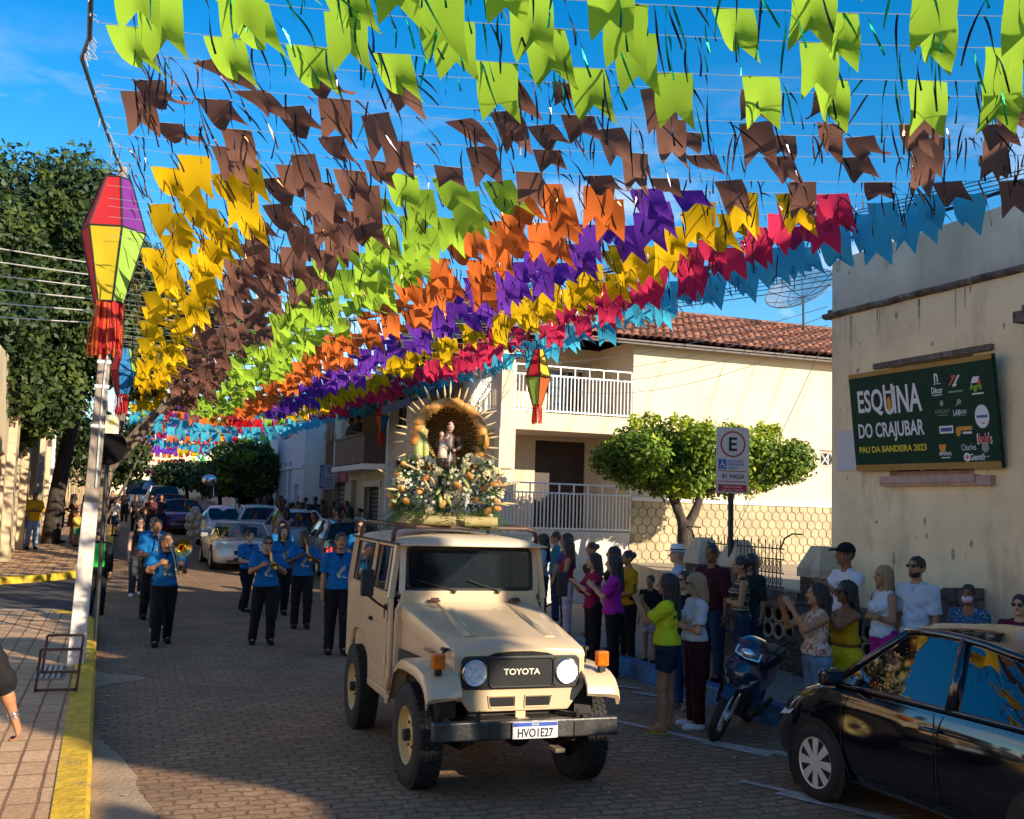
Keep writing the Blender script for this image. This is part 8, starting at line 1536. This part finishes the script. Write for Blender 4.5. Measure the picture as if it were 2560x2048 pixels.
b11 = bandman('bandsman with empty hands in blue polo walking beside the cream vehicle', (3.12, 15.7), (-.10, -1), H=1.78, arms=('hang', 'hang'), legs=('stand', 'fwd'), fat=1.05, vox=.010, head=(.05, 0))
bandman('bandswoman with glasses in blue polo behind the cream vehicle roof corner', (4.72, 21.8), (-.1, -1), H=1.76, sex='f', hair=('mid', 'b'), arms=('rest', 'rest'), glasses=True, vox=.013, skin='l')
# driver
dr_ = person('driver with forearm on the window sill of the cream off-roader', (2.70, 9.88), (-.05, -1), H=1.66, arms=('wheel', ((.05, -.6, -.9), (.02, -1, .2))), legs=('sit', 'sit'), skin='m', top=cl('dark driver shirt', (.03, .03, .035)), sleeve=.4, bottom=BLACK, shoes=None, vox=.014, z=.62)
# ---- right crowd (near)
OR_ = cl('lime yellow t-shirt', (0.60, 0.66, 0.02)); MAR = cl('maroon trousers', (0.05, 0.008, 0.012)); GRT = cl('light grey t-shirt', (0.52, 0.53, 0.55))
LFT = (-.94, .35)
p1 = person('woman in lime yellow t-shirt and dark denim shorts holding up a phone, seen from behind', (5.40, 9.80), (-.80, .62), H=1.60, sex='f', fat=1.12, arms=('phone', 'phone'), legs=('stand', 'ease'), hair=('long', 'b'), top=OR_, sleeve=.36, hem=.96, bottom=DENS, blen=.26, shoes=('flat', FLIP), vox=.0085)
def phone(r, s, lab):
    g = MB(); S, E, W, u, w = r['J'][s]; d = Vector(w); c = Vector(W)+d*.10+Vector((0, -.03, .05)); g.T = xf(r); g.box(tuple(c), (.075, .009, .15)); tag(g.build('phone', M_blk, bevel=.004), lab, 'phone')
phone(p1, -1, 'black phone held up by the woman in the lime yellow t-shirt')
person('blonde woman in sunglasses, light t-shirt and maroon trousers beside the lime yellow woman', (5.80, 9.92), (-.93, .2), H=1.60, sex='f', fat=1.08, arms=('fold', 'fold'), legs=('stand', 'stand'), skin='l', hair=('mid', 'y'), top=GRT, sleeve=.36, hem=.98, bottom=MAR, shoes=('full', WHS), glasses=True, vox=.0085, head=(-.1, .05))
person('woman with glasses in a black top behind the blonde woman, blue jeans and sandals', (6.20, 10.85), (-.95, -.25), H=1.57, sex='f', skin='l', hair=('bun', 'n'), arms=('hang', 'fold'), top=cl('black top', (.013, .012, .014)), bottom=cl('mid blue jeans', (.03, .07, .17)), shoes=('flat', BRS), glasses=True, vox=.011)
person('boy in a black t-shirt and pink patterned shorts on the blue kerb', (7.05, 13.3), (-.8, -.55), H=1.20, skin='m', top=cl('black boy shirt', (.014, .013, .014)), sleeve=.36, bottom=printed('pink print', (.55, .30, .32), (.62, .52, .5), 16), blen=.34, shoes=('full', SHB), vox=.011, z=.15)
person('man in a maroon shirt standing behind the blonde woman, before the stone post', (7.1, 11.75), (-.9, -.4), H=1.70, skin='d', top=cl('maroon shirt', (.055, .010, .014)), sleeve=.5, bottom=JEAND, shoes=('full', SHB), vox=.011, z=.15)
person('elderly man in a white banded hat and pale blue shirt with his back turned', (7.25, 12.9), (-.85, .5), H=1.62, skin='l', hair=('short', 'g'), top=printed('pale blue print', (.30, .42, .58), (.55, .62, .7), 22), sleeve=.4, bottom=JEAND, shoes=('full', SHB), hat=mat('white hat felt', (.72, .72, .74), .8, var=.05), vox=.011, z=.15)
person('woman in a blue patterned blouse, black shorts and white sneakers near the kerb', (7.35, 12.15), (-.8, .6), H=1.58, sex='f', hair=('long', 'b'), top=printed('blue white print', (.06, .16, .32), (.5, .58, .62), 18), sleeve=.36, bottom=cl('black shorts', (.011, .011, .012)), blen=.42, shoes=('full', WHS), vox=.010, z=0)
person('woman in a striped sleeveless top and navy jeans standing behind the motorcycle', (7.15, 11.15), (-.95, .45), H=1.58, sex='f', arms=('hang', 'fold'), hair=('bun', 'b'), top=striped('stripes', [(.02, .018, .018), (.02, .018, .018), (.38, .33, .24), (.04, .02, .02), (.30, .22, .05), (.02, .018, .018)], 9.0), sleeve=0, bottom=JEAND, shoes=('full', SHB), vox=.009, z=.15)
person('woman with very long dark hair and glasses at the railing beside the sign pole', (7.9, 12.1), (-.9, -.35), H=1.57, sex='f', hair=('long', 'b'), top=cl('dark green top', (.02, .03, .025)), bottom=JEAND, glasses=True, vox=.011, z=.15)
p10 = person('woman in a floral sleeveless top and jeans clapping with raised hands behind the motorcycle', (6.55, 8.85), (-.98, .18), H=1.58, sex='f', fat=1.10, arms=('claphi', 'claphi'), skin='m', hair=('mid', 'b'), top=printed('floral', (.58, .47, .36), (.34, .10, .07), 11, .57), sleeve=0, hem=.98, bottom=JEAN, shoes=('flat', BRS), vox=.0075, z=.0, head=(0, -.06))
p11 = person('woman in sunglasses with a mustard strapless top and yellow skirt raising her hands', (6.98, 8.95), (-.97, .10), H=1.60, sex='f', fat=1.05, arms=('claphi', 'claphi'), skin='d', hair=('mid', 'b'), top=cl('mustard top', (.50, .26, .006)), bare=True, sleeve=0, hem=1.06, bottom=cl('yellow skirt', (.62, .46, .01)), skirt=.5, shoes=('flat', BRS), glasses=True, vox=.008, z=.0)
person('tall man in a black cap and white t-shirt against the cream corner house', (7.72, 9.9), (-1, .12), H=1.80, skin='d', arms=('clap', 'clap'), hair=('short', 'b'), top=cl('lavender white t-shirt', (.66, .64, .70)), sleeve=.42, bottom=JEAND, shoes=('full', SHB), cap=cl('black cap', (.012, .012, .013)), vox=.0085, z=.15, beard=False)
person('blonde long-haired woman in a white tank top and magenta trousers', (7.86, 9.45), (-.97, .05), H=1.58, sex='f', arms=('fold', 'fold'), skin='m', hair=('long', 'y'), top=WHT, sleeve=0, bottom=cl('magenta trousers', (.55, .03, .28)), shoes=('flat', BRS), vox=.009, z=.15)
person('man in sunglasses and pale blue shirt by the stone wall end', (8.02, 9.12), (-.97, -.22), H=1.70, skin='m', arms=('hang', 'hang'), top=cl('pale blue shirt', (.52, .57, .66)), sleeve=.42, bottom=cl('beige trousers', (.35, .28, .2)), shoes=('full', SHB), collar=cl('pale blue collar', (.52, .57, .66)), glasses=True, vox=.0085, z=.15, head=(.0, -.1), beard=True)
person('woman with a pink face mask and blue patterned dress beside the wall', (8.18, 8.55), (-.85, -.5), H=1.45, sex='f', skin='d', hair=('bun', 'b'), top=printed('blue dress', (.015, .07, .16), (.15, .35, .5), 15, .62), sleeve=.4, neck=.06, bottom=cl('blue dress skirt', (.015, .07, .16)), skirt=.5, shoes=('flat', BRS), mask=mat('pink mask', (.68, .46, .52), .8, var=.05), vox=.009, z=.15)
person('person with glasses in a maroon top at the right edge of the photo', (8.0, 7.72), (-.9, -.45), H=1.42, skin='l', hair=('short', 'b'), top=cl('wine top', (.10, .012, .03)), sleeve=.5, bottom=BLACK, shoes=('full', SHB), glasses='clear', vox=.010, z=.15)
# ---- right crowd (middle)
p17 = person('woman in a magenta t-shirt and black trousers clapping beside the cream vehicle', (6.38, 13.1), (-.88, .5), H=1.63, sex='f', fat=1.15, arms=('clap', 'clap'), skin='l', hair=('long', 'b'), top=cl('magenta t-shirt', (.42, .02, .27)), sleeve=.40, hem=.90, bottom=BLACK, shoes=('full', SHB), vox=.009, z=0)
person('woman in a crimson top hidden behind the clapping woman in magenta', (6.42, 13.85), (-.85, .1), H=1.62, sex='f', skin='l', hair=('mid', 'b'), top=cl('crimson top', (.28, .012, .05)), bottom=BLACK, arms=('clap', 'clap'), shoes=('full', SHB), vox=.013, z=0)
person('woman in a mustard long-sleeved blouse with a shoulder strap, black trousers', (6.92, 13.75), (-.97, .02), H=1.52, sex='f', fat=1.12, skin='m', arms=('hang', 'rest'), hair=('bun', 'b'), top=cl('mustard blouse', (.52, .27, .005)), sleeve=.62, hem=.86, bottom=BLACK, shoes=('full', SHB), vox=.010, z=.15)
person('woman with black hair in dark clothes between the magenta and mustard women', (6.95, 14.3), (-.9, .3), H=1.55, sex='f', hair=('mid', 'b'), top=cl('dark blouse', (.02, .02, .028)), bottom=BLACK, shoes=('full', SHB), vox=.013, z=.15)
person('long-haired woman in a red top and pale pink trousers near the white garage wall', (7.12, 16.4), (-.9, .45), H=1.55, sex='f', skin='m', arms=('fold', 'fold'), hair=('long', 'b'), top=cl('red top', (.34, .02, .02)), sleeve=0, hem=.98, bottom=cl('pale pink trousers', (.50, .36, .37)), shoes=('flat', BRS), vox=.011, z=.15)
person('tanned woman in a brown strappy top and short skirt near the white garage wall', (7.5, 16.25), (-.97, .1), H=1.54, sex='f', skin='m', arms=('hang', 'hang'), hair=('bun', 'n'), top=cl('brown top', (.10, .055, .04)), bare=True, sleeve=0, bottom=cl('rose shorts', (.3, .14, .14)), blen=.3, shoes=('flat', BRS), vox=.012, z=.15)
person('man in a teal blue shirt and jeans partly behind the cream vehicle', (7.7, 18.3), (-.9, .4), H=1.66, skin='m', top=cl('teal shirt', (.035, .15, .22)), sleeve=.42, bottom=JEAND, shoes=('full', SHB), vox=.013, z=.15)
person('woman with loose dark hair and light jeans behind the cream vehicle mirror', (6.98, 17.2), (-.9, .45), H=1.64, sex='f', hair=('long', 'b'), top=cl('pale blue top', (.22, .34, .42)), sleeve=.4, bottom=JEAND, shoes=('full', SHB), vox=.013, z=.15)
person('woman in a violet top behind the woman in the red top', (7.35, 17.0), (-.95, .2), H=1.66, sex='f', hair=('long', 'b'), top=cl('violet top', (.10, .06, .2)), sleeve=.3, bottom=JEAND, shoes=('full', SHB), vox=.013, z=.15)
# ---- right kerb, far side of the junction
person('woman in a white sleeveless top and long ochre skirt by the far kerb', (5.55, 28.4), (-.75, -.6), H=1.66, sex='f', arms=('fold', 'fold'), skin='m', hair=('bun', 'b'), top=WHT, sleeve=0, hem=.98, bottom=cl('ochre skirt', (.30, .13, .012)), skirt=.12, shoes=('flat', BRS), vox=.015)
person('woman in a long pink striped dress by the parked cars', (4.55, 31.2), (-.3, .9), H=1.68, sex='f', arms=('phone', 'phone'), skin='l', hair=('mid', 'b'), top=cl('pink striped dress', (.48, .33, .36)), sleeve=.4, bottom=cl('pink striped skirt', (.46, .32, .35)), skirt=.25, shoes=('flat', BRS), vox=.016)
person('woman in a white t-shirt standing on the far right pavement', (7.0, 32.5), (-.8, -.3), H=1.70, sex='f', fat=1.2, skin='m', hair=('bun', 'b'), arms=('fold', 'fold'), top=WHT, sleeve=.4, bottom=JEAND, shoes=('full', SHB), vox=.016)
person('person in an olive yellow t-shirt beside the pale blue parked car', (4.72, 33.5), (-.2, .95), H=1.66, skin='m', top=cl('olive yellow t-shirt', (.32, .27, .06)), sleeve=.42, bottom=JEAND, shoes=('full', SHB), vox=.016)
person('man with rust trousers and dark shirt by the teal car', (5.15, 29.9), (-.8, -.4), H=1.64, skin='d', top=cl('dark shirt', (.02, .018, .02)), sleeve=.5, bottom=cl('rust trousers', (.16, .045, .03)), shoes=('full', SHB), vox=.016)
person('man in an olive green shirt on the far right pavement near the pink wall', (6.85, 34.6), (-.9, -.2), H=1.72, skin='d', top=cl('olive green shirt', (.16, .17, .035)), sleeve=.42, bottom=BLACK, shoes=('full', SHB), vox=.016)
# ---- left side
person('grey-haired man in a yellow shirt and blue jeans standing by the pilasters on the left', (-2.42, 34.6), (.35, -.95), H=1.74, fat=1.15, skin='d', hair=('short', 'g'), arms=('fold', 'fold'), top=cl('golden yellow shirt', (.68, .36, .015)), sleeve=.48, hem=.84, bottom=cl('light jeans', (.22, .32, .45), var=.3), shoes=('full', JEAND), legs=('ease', 'stand'), glasses=True, vox=.013, z=gz(34.6)+.15)
person('man in a two-tone shirt and dark shorts facing the street on the left pavement', (-1.82, 37.6), (.95, -.2), H=1.78, skin='m', arms=('drum', 'rest'), top=cl('olive grey shirt', (.17, .15, .10)), sleeve=.42, bottom=cl('dark shorts', (.03, .035, .03)), blen=.5, shoes=('full', SHB), vox=.016, z=gz(37.6)+.15)
person('woman in an orange top and black shorts beside the tree on the left pavement', (-1.02, 36.2), (.6, .5), H=1.64, sex='f', skin='l', hair=('long', 'b'), top=cl('orange top', (.68, .10, .02)), sleeve=0, bottom=cl('black shorts two', (.012, .012, .012)), blen=.25, legs=('ease', 'back'), shoes=('flat', BRS), vox=.016, z=gz(36.2)+.15)
person('woman in a brown outfit between the two on the left pavement', (-1.42, 37.2), (.9, .1), H=1.6, sex='f', skin='m', hair=('long', 'b'), top=cl('brown dress', (.20, .085, .04)), sleeve=.3, bottom=cl('brown skirt', (.20, .085, .04)), skirt=.6, shoes=('flat', BRS), vox=.016, z=gz(37.2)+.15)
person('child in a green and yellow outfit among the group on the left pavement', (-1.25, 36.0), (.7, -.5), H=1.1, skin='m', top=cl('child yellow', (.55, .42, .08)), sleeve=.4, bottom=cl('child green', (.06, .3, .15)), blen=.4, shoes=('full', SHB), vox=.016, z=gz(36)+.15)
person('child in a white t-shirt and blue shorts by the far left kerb', (-.15, 41.5), (.7, .5), H=1.42, skin='m', top=WHT, sleeve=.4, bottom=cl('blue shorts', (.03, .06, .14)), blen=.45, shoes=('full', SHB), vox=.016, z=gz(41.5)+.15)
p_ = person('guard in black with a bright green vest filming with a phone behind the leaning pole', (-.32, 20.6), (.35, .92), H=1.66, skin='m', arms=('hang', 'phonehi'), top=cl('black jacket', (.014, .014, .015)), sleeve=.9, bottom=BLACK, shoes=('full', SHB), coat=cl('green vest', (.03, .52, .06)), fat=1.15, vox=.011, z=0)
phone(p_, 1, 'phone held up by the guard in the green vest')
pl_ = person('passer-by in black with silver bracelets, only an arm showing at the left edge', (-.825, 6.55), (.12, .99), H=1.62, sex='f', skin='m', arms=(((.55, -.02, -1), (.30, -.22, -1)), 'hang'), hair=('long', 'b'), top=cl('black blouse', (.016, .014, .015)), sleeve=.62, bottom=BLACK, shoes=('flat', SHB), vox=.0075, z=.15)
S, E_, W_, u_, w_ = pl_['J'][-1]
for i in range(4):
    g = MB(); q = Vector(w_).to_track_quat('Z', 'Y').to_matrix().to_4x4(); g.T = xf(pl_) @ Matrix.Translation(Vector(W_)-Vector(w_)*(.012+.011*i)) @ q @ Matrix.Rotation(.12*(i % 2), 4, 'X'); g.lathe([(.031, -.003), (.034, 0), (.031, .003), (.030, 0), (.031, -.003)], n=20); tag(g.build('bracelet', M_chr, smooth=True), 'thin silver bangle on the wrist of the passer-by at the left edge', 'bracelet', 'silver bangles on one wrist')
# ---- distant figures (copies of a few dark, simple bodies)
far = []
for i, (sx_, hr, tp, bt_) in enumerate((('f', ('long', 'b'), (.02, .018, .022), BLACK), ('m', ('short', 'b'), (.03, .028, .04), JEAND), ('f', ('bun', 'b'), (.05, .03, .045), JEAND), ('m', ('short', 'b'), (.07, .065, .07), BLACK), ('f', ('long', 'n'), (.10, .03, .03), JEAND), ('m', ('short', 'b'), (.02, .03, .025), BLACK))):
    r = person('dark-clothed spectator among the crowd lining the far right kerb', (6.2, 36+i, ), (-.9, -.2+.1*i), H=1.58+.03*i, sex=sx_, hair=hr, skin='md'[i % 2], arms=('fold', 'fold') if i % 2 else ('hang', 'rest'), top=cl('far top %d' % i, tp), sleeve=.42, bottom=bt_, shoes=('full', SHB), vox=.022, group='spectators lining the far right kerb'); far.append(r['t'])
rc = random.Random(77)
for i in range(44):
    c = copy_tree(far[i % 6]) if i >= 6 else far[i]; y = 31.5+26*(i/44)**1.25+rc.uniform(-.4, .4); x = rc.choice((5.9, 6.25, 6.6, 7.0))+rc.uniform(-.2, .2); c.location = (x, y, gz(y)+(.15 if x > 6.6 else 0)); c.rotation_euler = (0, 0, math.atan2(-.9, .3+rc.uniform(-.8, .8)))
for i, (x, y, lab) in enumerate(((.62, 47.0, 'woman in black walking in the street ahead of the wine purple sedan'), (-.35, 50.0, 'dark figure on a motorcycle far along the left kerb'), (1.1, 42.5, 'person in black walking left of the wine purple sedan'), (.2, 56, 'distant person in black beside the far vehicles'), (1.55, 45.2, 'dark helmeted rider left of the red car'))):
    c = copy_tree(far[(i*2) % 6]); c.location = (x, y, gz(y)); c.rotation_euler = (0, 0, rc.uniform(-.4, .4)); c['label'] = lab
    if 'group' in c: del c['group']
for i, (x, y, lab) in enumerate(((7.15, 35.2, 'person in a pale shirt leaning on the dark board balcony'), (7.2, 34.3, 'dark figure standing on the dark board balcony'))):
    c = copy_tree(far[3 if i == 0 else 5]); c.location = (x, y, 3.42); c.rotation_euler = (0, 0, -1.4); c['label'] = lab
    if 'group' in c: del c['group']
